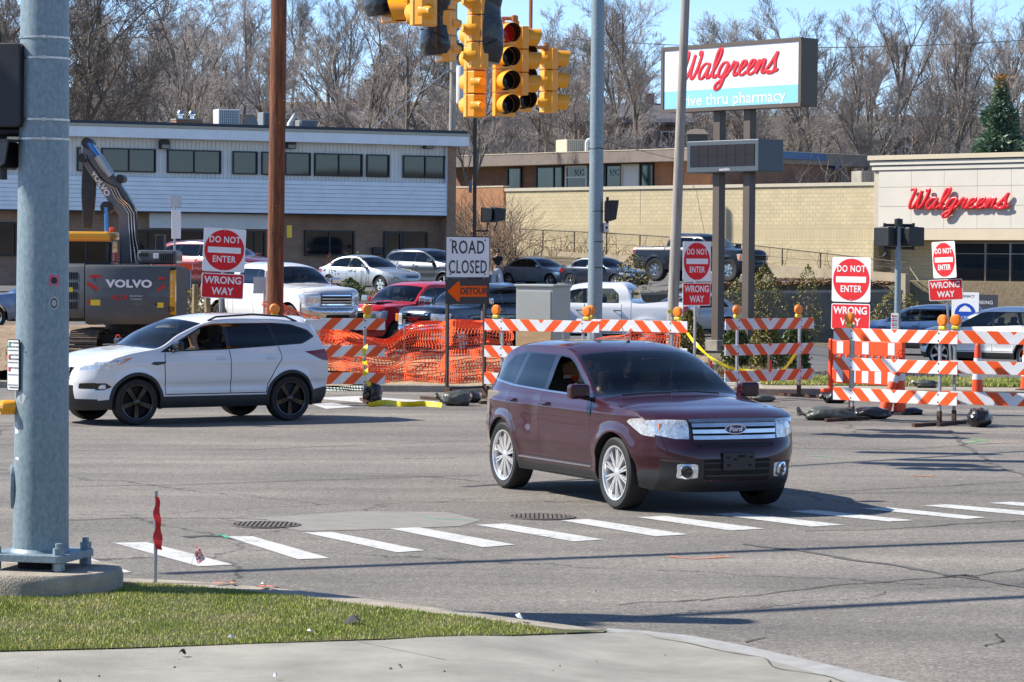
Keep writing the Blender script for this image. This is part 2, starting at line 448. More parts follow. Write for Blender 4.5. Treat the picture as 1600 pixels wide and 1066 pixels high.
    u = MB(); u.box(((L0 + L1) / 2, 0, zb + 0.12), (L1 - L0, hw * 1.1, 0.2)); u.box(((arcs[0] + arcs[1]) / 2, 0, zb + 0.08), (arcs[1] - arcs[0] - 2 * sp['ar'] - 0.02, 2 * hw - 0.12, 0.12))
    u.box((arcs[0], 0, sp['wr']), (0.14, hw * 1.5, 0.14)); u.box((arcs[1], 0, sp['wr']), (0.14, hw * 1.5, 0.14)); u.build('underbody', VOID, root)
    c0, c1, bz = sp['cabin']; hwc = hw - 0.1
    i_ = MB(); i_.box(((c0 + c1) / 2, 0, 0.42), (c1 - c0, 2 * hwc, 0.03))
    for sg in (1, -1): i_.box(((c0 + c1) / 2, sg * hwc, (0.42 + bz) / 2), (c1 - c0, 0.05, bz - 0.45))
    i_.box((c0, 0, (0.42 + bz) / 2), (0.05, 2 * hwc, bz - 0.5)); i_.box((c1 - 0.12, 0, bz - 0.17), (0.42, 2 * hwc, 0.26)); i_.build('interior', sp.get('intmat', CLOTH_D), root, bevel=0.03)
    sm = sp.get('seatmat', CLOTH_D); sx = sp['seats']
    for k, X in enumerate(sx):
        for sg in (1, -1):
            q = MB(); q.box((X + 0.05, sg * 0.38, 0.62), (0.5, 0.5, 0.16)); M = Matrix.Rotation(R(-14), 3, 'Y')
            q.box((X - 0.24, sg * 0.38, 0.93), (0.14, 0.48, 0.62), 0, M); q.box((X - 0.33, sg * 0.38, 1.3 if bz < 1.25 else 1.42), (0.1, 0.27, 0.17), 0, M); q.build('seat', sm, root, bevel=0.04, seg=3)
    if sp.get('steer', True):
        q = MB(); M = Matrix.Translation((sx[0] + 0.46, 0.38, bz - 0.02)) @ Matrix.Rotation(R(68), 4, 'Y'); ring = [M @ Vector((0.19 * math.cos(a), 0.19 * math.sin(a), 0)) for a in [2 * math.pi * k / 20 for k in range(21)]]
        q.tube(ring, 0.014, 6, False); q.tube([ring[3], ring[13]], 0.012, 5); q.build('steering_wheel', BLACKP, root)
    # wheels
    for ax in arcs:
        for sg in (1, -1):
            yw = sg * (B.Y(ax, sp['wr'] + sp['ar']) - sp.get('wi', 0.11) - sp['ww'] / 2 + 0.08)
            wheel(root, ax, yw, sp['wr'], sp['ww'], sp['rr'], sg, sp.get('rim', BRITE), sp.get('spokes', 5), sp.get('spw', 0.09), sp.get('dbl', False), sp.get('knob', False))
    return B
def follow(B, root, name, m, pts, w, out=0.012, th=0.02, kind='strip', side=1, n=10):
    """a moulding laid on the body along pts (node, t) or (x, z)"""
    P = []; q = MB()
    for a, b in zip(pts, pts[1:]):
        for k in range(n): P.append((lerp(a[0], b[0], k / n), lerp(a[1], b[1], k / n)))
    P.append(pts[-1]); ring = []
    for (a, b) in P:
        if kind == 'strip': u = B.S(a); c = B.strip(u, b); nn = B.strip_n(u, max(-.99, min(.99, b))); up = B.strip(u + 0.01, b) - c
        else: c = B.side(a, b, side); nn = B.side_n(a, b, side); up = B.side(a, b + 0.01, side) - c
        up = up.normalized(); ring.append((c - nn * 0.01 - up * w / 2, c + nn * out - up * w / 2 * 0.8, c + nn * out + up * w / 2 * 0.8, c - nn * 0.01 + up * w / 2))
    vs = [p for r_ in ring for p in r_]; fs = []
    for k in range(len(ring) - 1):
        for j in range(3): fs.append((4 * k + j, 4 * k + j + 1, 4 * k + j + 5, 4 * k + j + 4))
    fs += [(0, 1, 2, 3), tuple(4 * (len(ring) - 1) + j for j in (3, 2, 1, 0))]
    q.add(vs, fs); return q.build(name, m, root, smooth=True, fixn=True)
def mirror_part(root, x, y, z, sg, m, s=1.0, th=None):
    q = MB(); q.box((x, y + sg * 0.1 * s, z + 0.03), (0.12 * s, 0.22 * s, 0.15 * s)); q.build('side_mirror', m, root, bevel=0.035 * s, seg=3)
    q = MB(); q.tube([(x + 0.02, y - sg * 0.05, z - 0.05), (x, y + sg * 0.06 * s, z - 0.03)], 0.025, 6); q.build('mirror_arm', BLACKP, root)
def handle(B, root, x, z, sg, m, L=0.17):
    y = B.Y(x, z); q = MB(); q.tube([(x - L / 2, sg * (y + 0.0), z), (x - L / 2 + 0.02, sg * (y + 0.035), z), (x + L / 2 - 0.02, sg * (y + 0.035), z), (x + L / 2, sg * (y + 0.0), z)], 0.014, 8)
    q.build('door_handle', m, root, smooth=True)
def wipers(B, root, u, sign=1):
    for t0, t1 in ((-0.1, 0.55), (-0.75, -0.1)):
        q = MB(); a = B.strip(B.S(u), t0); b = B.strip(B.S(u + 0.12), t1); n = B.strip_n(B.S(u + .1), 0)
        q.tube([a + n * 0.03, a.lerp(b, 0.5) + n * 0.035, b + n * 0.02], 0.009, 5); q.build('wiper', BLACKP, root)
# ---------------------------------------------------------------- terrain
def H(x, y):
    if y < 57: return 0.12 if y > 54 else 0.0
    lo = 0.06 + 0.5 * (1 - sst(-6.5, -3.6, x)) * sst(62, 74, y) - 0.36 * sst(7, 11, x) * sst(60, 72, y)
    lo = lerp(0.12, lo, sst(57, 62, y))
    if y > 140: lo = lerp(lo, 1.4, sst(140, 150, y))
    up = 1.22 + .33 * sst(4, 8, x) + 1.5 * sst(136, 152, y) * (1 - sst(2, 17, x)) + .1 * sst(3, 8, x)
    ye = lerp(101.0, 95.0 + .9 * (x - 4.3), sst(2, 4.3, x)); 
    if x > 14.3: ye = lerp(104.0, 132.0, sst(14.3, 15.2, x))
    t = sst(ye - 4.5, ye + .3, y) if x < 3 else sst(ye - .1, ye + .5, y)
    z = lerp(lo, up, t)
    z += 3.2 * sst(158, 176, y) + 5.5 * sst(178, 235, y) + 9 * sst(235, 330, y) + .5 * sst(150, 200, y) * noise.noise(Vector((x * .03, y * .03, 0)))
    return z
def grid_sheet(name, xs, ys, m, dz=0.0, zf=H, poly=None, kind='structure', jit=0.0):
    v = []; f = []; nx = len(xs)
    for y in ys:
        for x in xs: v.append((x, y, zf(x, y) + dz + (jit * noise.noise(Vector((x * 1.3, y * 1.3, 5))) if jit else 0)))
    for j in range(len(ys) - 1):
        for i in range(nx - 1):
            if poly and not pin(((xs[i] + xs[i + 1]) / 2, (ys[j] + ys[j + 1]) / 2), poly): continue
            a = j * nx + i; f.append((a, a + 1, a + nx + 1, a + nx))
    me = bpy.data.meshes.new(name); me.from_pydata(v, [], f); me.materials.append(m); me.polygons.foreach_set('use_smooth', [True] * len(f))
    o = bpy.data.objects.new(name, me); link(o); o['kind'] = kind; return o
def frange(a, b, s):
    n = max(1, int(round((b - a) / s))); return [a + (b - a) * i / n for i in range(n + 1)]
# asphalt
def asphalt(name, base, spots=0.12, wear=True, dark=0.60):
    m = mat(name, base, 0.9); n, l, b = nodes_of(m); tc = n.new('ShaderNodeTexCoord'); o = tc.outputs['Object']
    vo = n.new('ShaderNodeTexVoronoi'); vo.inputs['Scale'].default_value = 55; l.new(o, vo.inputs['Vector'])
    bw = n.new('ShaderNodeRGBToBW'); l.new(vo.outputs['Color'], bw.inputs[0])
    st = ramp(n, l, bw.outputs[0], [(0.0, tuple(c * .45 for c in base)), (.5, base), (.8, tuple(c * 1.2 for c in base)), (1.0, tuple(min(1, c * 2.0) for c in base))])
    mp = n.new('ShaderNodeMapping'); mp.inputs['Rotation'].default_value = (0, 0, R(-20)); mp.inputs['Scale'].default_value = (.12, .9, 1); l.new(o, mp.inputs[0])
    lg = noise_n(n, l, mp.outputs[0], .7, 7, .6); sm = noise_n(n, l, o, .35, 6, .6); fi = noise_n(n, l, o, 9, 5, .7)
    t1 = ramp(n, l, lg, [(.30, (dark, dark, dark * 1.01)), (.70, (1.2, 1.18, 1.15))]); c = mixc(n, l, 1.0, st, t1, 'MULTIPLY')
    t2 = ramp(n, l, sm, [(.3, (.80, .80, .80)), (.7, (1.14, 1.13, 1.10))]); c = mixc(n, l, 1.0, c, t2, 'MULTIPLY')
    t3 = ramp(n, l, fi, [(.25, (.78, .78, .79)), (.75, (1.16, 1.16, 1.15))]); c = mixc(n, l, 1.0, c, t3, 'MULTIPLY')
    # cracks
    wv = noise_n(n, l, o, 1.1, 6, .7); wx = n.new('ShaderNodeVectorMath'); wx.operation = 'ADD'; l.new(o, wx.inputs[0])
    cb = n.new('ShaderNodeCombineXYZ'); l.new(wv, cb.inputs[0]); l.new(noise_n(n, l, o, 1.7, 5, .7), cb.inputs[1]); l.new(cb.outputs[0], wx.inputs[1])
    cr = n.new('ShaderNodeTexVoronoi'); cr.feature = 'DISTANCE_TO_EDGE'; cr.inputs['Scale'].default_value = .16; l.new(wx.outputs[0], cr.inputs['Vector'])
    k = ramp(n, l, cr.outputs['Distance'], [(0.0, (.25, .25, .25)), (.0022, (.45, .45, .45)), (.0035, (1, 1, 1))]); c = mixc(n, l, 1.0 if wear else .0, c, k, 'MULTIPLY')
    # dark drips of oil and scattered specks
    od = n.new('ShaderNodeTexVoronoi'); od.inputs['Scale'].default_value = .9; l.new(wx.outputs[0], od.inputs['Vector'])
    k2 = ramp(n, l, od.outputs['Distance'], [(0.0, (.62, .6, .58)), (.07, (.85, .85, .84)), (.12, (1, 1, 1))]); c = mixc(n, l, .8, c, k2, 'MULTIPLY')
    l.new(c, b.inputs['Base Color']); bp = n.new('ShaderNodeBump'); bp.inputs['Strength'].default_value = .7; bp.inputs['Distance'].default_value = .008
    l.new(bw.outputs[0], bp.inputs['Height']); l.new(bp.outputs[0], b.inputs['Normal']); return m
ASPH = asphalt('worn_grey_asphalt', (.228, .210, .186)); LOT = asphalt('parking_lot_asphalt', (.15, .145, .14))
CONC = mat('pale_concrete', (.30, .285, .245), .9, var=.24, vscale=1.4, bump=.5, bscale=140); CONC_D = mat('weathered_concrete', (.34, .30, .24), .9, var=.28, vscale=3.5, bump=1.2, bscale=60)
CONC_P = mat('concrete_patch_in_road', (.25, .236, .212), .9, var=.14, vscale=4, bump=.5, bscale=150)
def ground_mat():
    m = mat('dry_grass_and_leaf_litter', (.13, .11, .06), .95); n, l, b = nodes_of(m); tc = n.new('ShaderNodeTexCoord'); o = tc.outputs['Object']
    a = noise_n(n, l, o, .35, 7, .65); f = noise_n(n, l, o, 7, 6, .75)
    c1 = ramp(n, l, a, [(.35, (.17, .13, .09)), (.52, (.19, .155, .10)), (.70, (.12, .13, .055))]); c2 = ramp(n, l, f, [(.25, (.5, .48, .45)), (.75, (1.5, 1.45, 1.35))])
    c = mixc(n, l, 1.0, c1, c2, 'MULTIPLY'); l.new(c, b.inputs['Base Color']); bp = n.new('ShaderNodeBump'); bp.inputs['Strength'].default_value = 1; bp.inputs['Distance'].default_value = .05
    l.new(f, bp.inputs['Height']); l.new(bp.outputs[0], b.inputs['Normal']); return m
GRND = ground_mat()
DIRT = mat('disturbed_brown_dirt', (.20, .135, .08), .95, col2=(.34, .25, .16), vscale=2.0, bump=3, bscale=14)
xs = frange(-400, -30, 40) + frange(-29, 45, 1.0) + frange(60, 400, 40)
ys = frange(57.0, 160, .8) + frange(163, 340, 4) + [400, 600, 1000, 2500]
grid_sheet('ground', xs, ys, GRND)
grid_sheet('ground', frange(-400, 400, 50), [-250, -20, 20, 57], GRND, -.12, lambda x, y: 0)
# road surface
grid_sheet('road', frange(-140, 140, 10), frange(8, 54.6, 5), ASPH, 0, lambda x, y: 0)
# far kerb with sidewalk
def kerb(name, pts, w=.16, h=.14, m=CONC, z0=0.0):
    q = MB(); L = [Vector((p[0], p[1], 0)) for p in pts]
    ring = []
    for i, p in enumerate(L):
        d = (L[min(i + 1, len(L) - 1)] - L[max(i - 1, 0)]).normalized(); nn = Vector((-d.y, d.x, 0))
        ring += [p + Vector((0, 0, z0 - .06)), p + nn * .01 + Vector((0, 0, z0 + h - .02)), p + nn * .03 + Vector((0, 0, z0 + h)), p + nn * w + Vector((0, 0, z0 + h)), p + nn * w + Vector((0, 0, z0 - .06))]
    fs = [(5 * k + j, 5 * k + 5 + j, 5 * k + 6 + j, 5 * k + 1 + j) for k in range(len(L) - 1) for j in range(4)]
    q.add(ring, fs); return q.build(name, m, kind='structure', fixn=True)
KY = lambda x: 54.2 - .045 * x
kerb('far_kerb', [(x, KY(x)) for x in frange(-60, -9.5, 3)], m=CONC_D); kerb('far_kerb', [(x, KY(x)) for x in frange(-2.6, 60, 3)], m=CONC_D)
def strip_sheet(name, f0, f1, x0, x1, z, m, n=40, kind='structure'):
    q = MB(); X = [x0 + (x1 - x0) * i / n for i in range(n + 1)]; vs = [];
    for x in X: vs += [(x, f0(x), z), (x, f1(x), z)]
    q.add(vs, [(2 * i, 2 * i + 2, 2 * i + 3, 2 * i + 1) for i in range(n)]); return q.build(name, m, kind=kind)
# the pavement beyond the kerb, cast in slabs
pv = MB(); pv.add([(-60, KY(-60) + .16, .10), (60, KY(60) + .16, .10), (60, KY(60) + 3.2, .10), (-60, KY(-60) + 3.2, .10)], [(0, 1, 2, 3)]); pv = pv.build('pavement', CONC_D, kind='structure')
slab_me = None
for i, x in enumerate(frange(5.6, 15.6, 1.5)):
    q = MB(); q.box((x, KY(x) + .9, .10), (1.47, 1.42, .06)); q.build('paving_slab', CONC_D, pv, bevel=.012)
GRASSY = mat('lawn_soil', (.06, .075, .02), .95, col2=(.13, .13, .045), vscale=5, bump=2, bscale=60)
strip_sheet('verge', lambda x: KY(x) + 1.7, lambda x: KY(x) + 5.2, 5, 60, .135, GRASSY)
grid_sheet('dirt_ground', frange(-22, -3.2, .6), frange(55.2, 74, .6), DIRT, .05, lambda x, y: H(x, y) + .12 + .25 * max(0, noise.noise(Vector((x * .3, y * .25, 2)))), jit=.12)
grid_sheet('lower_parking_lot', frange(-13, 5.2, .8), frange(67, 97, 1), LOT, .03)
grid_sheet('lower_parking_lot', frange(6.2, 40, .8), frange(60.5, 93, 1), LOT, .03, poly=[(6, 60), (60, 60), (60, 93), (6, 93)])
grid_sheet('lower_parking_lot', frange(15.5, 50, .9), frange(93, 131, 1), LOT, .03)
grid_sheet('upper_parking_lot', frange(-40, 3.6, .8), frange(102, 142, 1.2), LOT, .03)
grid_sheet('upper_parking_lot', frange(3.6, 14.2, .5), frange(97, 142, .7), LOT, .03, poly=[(3.4, 96), (14.3, 105.5), (14.3, 142), (3.4, 142)])
# dip with straw-coloured dug earth behind the netting
STRAW = mat('straw_mulch', (.30, .20, .10), .95, col2=(.52, .40, .24), vscale=9, bump=3, bscale=40)
grid_sheet('dug_earth', frange(-5.2, 4.2, .35), frange(54.6, 62, .35), STRAW, .02, lambda x, y: .10 + .55 * math.exp(-((y - 58.5) / 1.4) ** 2) * (.75 + .5 * noise.noise(Vector((x * .7, y * .6, 1)))), jit=.10)
# ---------------------------------------------------------------- near side: crosswalk, patch, manholes, kerb, lawn, pavement
PAINT = mat('worn_white_road_paint', (.62, .62, .60), .7); n, l, b = nodes_of(PAINT); tc = n.new('ShaderNodeTexCoord')
z1 = noise_n(n, l, tc.outputs['Object'], 14, 8, .75); z2 = noise_n(n, l, tc.outputs['Object'], 2.2, 5, .6); zz = mth(n, l, 'ADD', mth(n, l, 'MULTIPLY', z1, .7), mth(n, l, 'MULTIPLY', z2, .3))
l.new(ramp(n, l, zz, [(.38, (.22, .21, .20)), (.455, (.50, .50, .48)), (.7, (.68, .68, .66))]), b.inputs['Base Color'])
BARS = [[(176, 848), (229, 847), (364, 882), (311, 885)], [(353, 838), (395, 838), (515, 872), (466, 874)], [(474, 832), (517, 831), (664, 860), (620, 863)], [(609, 826), (654, 824), (805, 851), (755, 855)],
        [(744, 820), (789, 818), (944, 843), (896, 846)], [(876, 813), (919, 811), (1075, 835), (1024, 838)], [(995, 808), (1040, 806), (1195, 826), (1142, 829)], [(1112, 803), (1152, 801), (1319, 820), (1268, 823)],
        [(1233, 799), (1270, 796.5), (1428, 813), (1390, 815)], [(1345, 794.5), (1385, 792.5), (1541, 808.6), (1508, 811)], [(1442, 790), (1480, 788), (1640, 802), (1600, 805)], [(1543, 786), (1580, 784), (1740, 796), (1700, 799)], [(30, 855), (85, 853), (206, 894), (150, 897)]]
for bq in BARS:
    q = MB(); q.add([gr(*p, .005) for p in bq][::-1], [(0, 1, 2, 3)]); q.build('crosswalk_stripe', PAINT, kind='structure', fixn=False)
# lines across the far side
for pts in ([(480, 622), (560, 619), (690, 628), (600, 632)], [(488, 632), (520, 629), (552, 636), (510, 639)]):
    q = MB(); q.add([gr(*p, .005) for p in pts], [(0, 1, 2, 3)]); q.build('stop_line', PAINT, kind='structure')
PATCHP = [(353, 812), (560, 799), (700, 800), (752, 813), (720, 822), (600, 827), (470, 830), (440, 824), (400, 818)]
q = MB(); q.add([gr(*p, .004) for p in PATCHP], [tuple(range(len(PATCHP)))]); q.build('concrete_patch', CONC_P, kind='structure')
def ribbon(name, m, pts, w, z=.006):
    q = MB(); G = [gr(px, py, z) for px, py in pts]; P = []
    for a, b_ in zip(G, G[1:]):
        for k in range(8): P.append(a.lerp(b_, k / 8))
    P.append(G[-1]); vs = []
    for i, p in enumerate(P):
        j = Vector((noise.noise(p * 2.5), noise.noise(p * 2.5 + Vector((9, 0, 0))), 0)) * .10; ww = w * (.5 + .9 * abs(noise.noise(p * 5)))
        d = (P[min(i + 1, len(P) - 1)] - P[max(i - 1, 0)]).normalized(); nn = Vector((-d.y, d.x, 0)) * ww / 2; vs += [p + j + nn, p + j - nn]
    q.add(vs, [(2 * i, 2 * i + 1, 2 * i + 3, 2 * i + 2) for i in range(len(P) - 1)]); return q.build(name, m, kind='structure')
TAR = mat('road_crack', (.035, .033, .03), .95, var=.4, vscale=20); TARL = mat('old_crack_sealant', (.11, .105, .10), .85, var=.2, vscale=8)
ribbon('road_crack', TAR, [(1088, 938), (1200, 928), (1300, 915), (1440, 904), (1530, 897), (1600, 888), (1700, 880)], .03)
ribbon('road_crack', TAR, [(1480, 901), (1505, 897), (1525, 902)], .12); ribbon('road_crack', TAR, [(1170, 1004), (1185, 996)], .03); ribbon('road_crack', TAR, [(1550, 1010), (1556, 992), (1560, 990)], .025)
ribbon('crack_sealant', TARL, [(1165, 850), (1260, 862), (1380, 880), (1480, 897), (1600, 915), (1700, 930)], .12)
ribbon('crack_sealant', TARL, [(1485, 672), (1500, 690), (1530, 712), (1562, 730), (1600, 742), (1660, 760)], .10)
for pts in ([(108, 666), (300, 664), (500, 668)], [(108, 704), (400, 702), (700, 690), (752, 688)], [(108, 760), (300, 757), (560, 748), (750, 742)], [(1240, 700), (1400, 703), (1600, 690)], [(1240, 770), (1420, 762), (1600, 752)], [(560, 745), (640, 743), (752, 752)],
            [(960, 945), (1040, 940), (1090, 936)], [(108, 812), (240, 808), (420, 812)], [(1250, 830), (1400, 826), (1600, 812)]): ribbon('road_crack', TARL if pts[0][0] % 2 else TAR, pts, .035)
GREENP = mat('green_marking_paint', (.06, .42, .22), .8, var=.4, vscale=30); ORANGEP = mat('orange_marking_paint', (.75, .22, .10), .8, var=.4, vscale=30); LGREEN = mat('bright_green_marking_paint', (.16, .55, .18), .8, var=.4, vscale=30)
ribbon('paint_mark', LGREEN, [(1494, 683), (1520, 686), (1540, 688), (1505, 692), (1530, 692)], .06); ribbon('paint_mark', ORANGEP, [(1545, 691), (1570, 692), (1596, 692)], .05); ribbon('paint_mark', ORANGEP, [(1423, 743), (1440, 744), (1460, 743)], .07)
ribbon('paint_mark', GREENP, [(345, 836), (352, 835), (362, 840)], .08); ribbon('paint_mark', GREENP, [(1268, 712), (1285, 713), (1300, 715)], .05); ribbon('paint_mark', GREENP, [(660, 808), (700, 811), (740, 813)], .04)
ribbon('paint_mark', ORANGEP, [(1040, 868), (1090, 873), (1150, 869)], .05)
DARKP = mat('dark_road_patch', (.05, .055, .06), .9, var=.3, vscale=20)
ribbon('dark_patch', DARKP, [(286, 839), (320, 837), (352, 838), (372, 841)], .16, .0045)  # dark uneven strip on the road beside the crosswalk
MHI = mat('cast_iron', (.15, .13, .11), .75, .3, var=.4, vscale=14, bump=1, bscale=50)
for (px, py), lab in (((415, 821), 'round cast iron grate beside the concrete patch in the road'), ((846, 808.5), 'round cast iron manhole cover near the front wheel of the maroon car')):
    p = gr(px, py); t = thing('manhole_cover', lab, 'manhole cover', (p.x, p.y, 0)); q = MB(); q.lathe([(.34, -.02), (.34, .012), (.31, .014), (.305, .008)], 40); q.build('rim', MHI, t)
    q = MB(); q.lathe([(.305, .006), (.001, .006)], 40); q.build('plate', mat('dark_iron', (.05, .045, .04), .8), t)
    for k in range(-6, 7):
        X = k * .045; L = math.sqrt(max(0, .30 ** 2 - X * X)) * 2; q = MB(); q.box((X, 0, .010), (.028, L, .012), 0); q.build('grate_bar', MHI, t)
# near kerb (top face flush with the lawn)
NK = [(60, 893), (190, 903), (300, 908), (400, 916), (520, 928), (640, 944), (745, 957), (820, 968), (900, 978), (950, 986)]
GHX = lambda x: .012 + .11 * (1 - sst(-.5, 1.1, x))
def gh(px, py):
    p = gr(px, py, .06)
    for _ in range(4): p = gr(px, py, GHX(p.x))
    return p
NKW = [Vector((gh(*p).x, gh(*p).y, 0)) for p in NK]; NKW = [Vector((-9, NKW[0].y + .35, 0))] + NKW
q = MB(); ring = []; 
for i, p in enumerate(NKW):
    h = GHX(p.x) + .004; d = (NKW[min(i + 1, len(NKW) - 1)] - NKW[max(0, i - 1)]).normalized(); nn = Vector((d.y, -d.x, 0))
    ring += [p + Vector((0, 0, -.02)), p + nn * .015 + Vector((0, 0, h - .015)), p + nn * .03 + Vector((0, 0, h)), p + nn * .31 + Vector((0, 0, h)), p + nn * .32 + Vector((0, 0, -.02))]
q.add(ring, [(5 * k + j, 5 * k + 5 + j, 5 * k + 6 + j, 5 * k + 1 + j) for k in range(len(NKW) - 1) for j in range(4)]); q.build('near_kerb', CONC_D, kind='structure', fixn=True)
LB = [(-200, 1024), (0, 1019), (200, 1014), (400, 1006), (600, 1000), (800, 994), (960, 988)]
inner = []
for i, p in enumerate(NKW):
    d = (NKW[min(i + 1, len(NKW) - 1)] - NKW[max(0, i - 1)]).normalized(); nn = Vector((d.y, -d.x, 0)); inner.append(p + nn * .315)
lawn2 = [(p.x, p.y) for p in inner[:-1]] + [(p.x, p.y) for p in reversed([gh(px, py) for px, py in LB])]
LAWN_H = lambda x, y: GHX(x) + .004 + .012 * abs(noise.noise(Vector((x * 2, y * 2, 0))))
vv, tt = cdt(lawn2, [], .12, (-9, 1.5, 17, 25)); q = MB(); q.add([(p.x, p.y, LAWN_H(p.x, p.y)) for p in vv], [t for t in tt['body']]); LAWN = q.build('lawn', GRASSY, kind='structure', fixn=True)
for p_ in LAWN.data.polygons: p_.use_smooth = True
# foreground pavement and gutter
GUT_O = [(950, 982), (1000, 985), (1080, 993), (1160, 1008), (1250, 1028), (1340, 1049), (1460, 1075), (1560, 1100)]; GUT_I = [(940, 990), (1000, 991), (1070, 1003), (1150, 1021), (1230, 1042), (1330, 1070), (1420, 1100)]
q = MB(); a = [gr(*p, .007) for p in GUT_O]; b2 = [gr(*p, .004) for p in GUT_I] + [gr(1480, 1120, .004)]; q.add([v for p in zip(a, b2) for v in p], [(2 * i, 2 * i + 1, 2 * i + 3, 2 * i + 2) for i in range(len(a) - 1)]); q.build('gutter', mat('gutter_concrete', (.33, .33, .32), .9, var=.15, vscale=6, bump=.5, bscale=140), kind='structure', fixn=True)
fp = [(-9.0, gh(0, 1019).y + .1)] + [(gh(px, py).x, gh(px, py).y) for px, py in LB[1:]] + [(gr(px, py, 0).x, gr(px, py, 0).y) for px, py in GUT_I[1:]] + [(3, 10), (-9, 10)]
PAVE_H = lambda x, y: GHX(x)
fps = densify(fp, .3); vv, tt = cdt(fps, [], .3, (-9, 4, 10, 19)); q = MB(); q.add([(p.x, p.y, PAVE_H(p.x, p.y)) for p in vv], tt['body']); o = q.build('foreground_pavement', CONC, kind='structure', fixn=True)
for p_ in o.data.polygons: p_.use_smooth = True
for x in (-12.9, ):
    q = MB(); q.box((x, 16.9, PAVE_H(x, 16) + .001), (.012, 2.0, .003), R(-58)); o = q.build('pavement_joint', mat('joint_dirt', (.10, .09, .07), .95), kind='structure')
ribbon('pavement_joint', MATS['joint_dirt'], [(952, 990), (1000, 991), (1070, 1003), (1150, 1021), (1230, 1042), (1330, 1070)], .018, .016)
for a_ in ([(560, 1003), (690, 1030), (900, 1075)],):
    q = MB(); P = [gh(*p) for p in a_]; q.tube([p - Vector((0, 0, .001)) for p in P], .004, 4); q.build('pavement_joint', MATS['joint_dirt'], kind='structure')
for k in range(14):
    px_, py_ = random.uniform(40, 1300), random.uniform(1020, 1066); p = gh(px_, py_); q = MB(); s_ = random.uniform(.006, .016); q.add([(s_, 0, 0), (0, s_ * .8, 0), (-s_, 0, 0), (0, -s_, 0), (0, 0, s_)], [(0, 1, 4), (1, 2, 4), (2, 3, 4), (3, 0, 4)])
    PEB = globals().setdefault('PEB', MB()); PEB.add([tuple(Vector(v_) + p) for v_ in q.v], q.f)
o = PEB.build('grit', mat('loose_grit', (.16, .14, .12), .9, var=.5, vscale=30), kind='stuff'); tag(o, 'loose grit scattered on the foreground pavement', 'grit')
# grass blades
random.seed(5)
def grass_obj(name, polys, n, hf, hmin, hmax, m, wid=.006, xr=None, yr=None, mask=None):
    v = []; f = []; c = 0; tries = 0
    while c < n and tries < n * 6:
        tries += 1; x = random.uniform(*xr); y = random.uniform(*yr)
        if not pin((x, y), polys): continue
        if mask and not mask(x, y): continue
        z = hf(x, y); h = random.uniform(hmin, hmax) * (.6 + .8 * abs(noise.noise(Vector((x * 1.7, y * 1.7, 3))))); a = random.uniform(0, 6.28); dx, dy = math.cos(a) * wid, math.sin(a) * wid; lx, ly = random.gauss(0, .4) * h, random.gauss(0, .4) * h
        o = len(v); v += [(x - dx, y - dy, z - .01), (x + dx, y + dy, z - .01), (x + lx, y + ly, z + h)]; f.append((o, o + 1, o + 2)); c += 1
    me = bpy.data.meshes.new(name); me.from_pydata(v, [], f); me.materials.append(m); o = bpy.data.objects.new(name, me); link(o); o['kind'] = 'stuff'; return o
def blade_mat(nm, stops):
    m = mat(nm, (.1, .15, .03), .6); n, l, b = nodes_of(m); tc = n.new('ShaderNodeTexCoord'); g = n.new('ShaderNodeNewGeometry')
    a = noise_n(n, l, tc.outputs['Object'], 1.8, 5, .6); s_ = mth(n, l, 'ADD', mth(n, l, 'MULTIPLY', a, .75), mth(n, l, 'MULTIPLY', g.outputs['Random Per Island'], .3)); l.new(ramp(n, l, s_, stops), b.inputs['Base Color'])
    b.inputs['Subsurface Weight'].default_value = 0; return m
BL = blade_mat('grass_blade', [(.30, (.16, .22, .025)), (.46, (.30, .36, .04)), (.57, (.45, .45, .10)), (.68, (.58, .48, .26))])
g = grass_obj('grass', lawn2, 95000, LAWN_H, .010, .032, BL, .0042, (-4.6, 1.3), (17, 24), mask=lambda x, y: noise.noise(Vector((x * 1.1, y * 1.1, 7))) > -.30 - .3 * (x < .1) and (x < .35 or noise.noise(Vector((x * 4, y * 4, 1))) > .12)); tag(g, 'short sunlit grass on the corner lawn beside the kerb', 'grass')
vp = [(5, KY(5) + 1.75), (30, KY(30) + 1.75), (30, KY(30) + 5.1), (5, KY(5) + 5.1)]
g = grass_obj('grass', vp, 26000, lambda x, y: .135, .05, .11, BL, .012, (5, 13), (53.5, 59.5)); tag(g, 'short grass on the verge behind the barricades', 'grass')
BD = blade_mat('dry_grass_blade', [(.3, (.20, .15, .07)), (.5, (.34, .26, .13)), (.62, (.16, .19, .05)), (.7, (.45, .36, .20))])
vp = [(-12, 57), (6, 57), (6, 67), (-12, 67)]
g = grass_obj('grass', vp, 22000, lambda x, y: H(x, y) + .1, .08, .22, BD, .015, (-12, 6), (57, 67)); tag(g, 'dry yellow grass tufts around the dug earth', 'grass')
vp = [(-14, 95.5), (14.5, 95.5), (14.5, 103), (-14, 103)]
g = grass_obj('grass', vp, 14000, H, .08, .25, BD, .03, (-14, 4.5), (96, 102)); tag(g, 'dry grass on the bank between the two parking lots', 'grass')
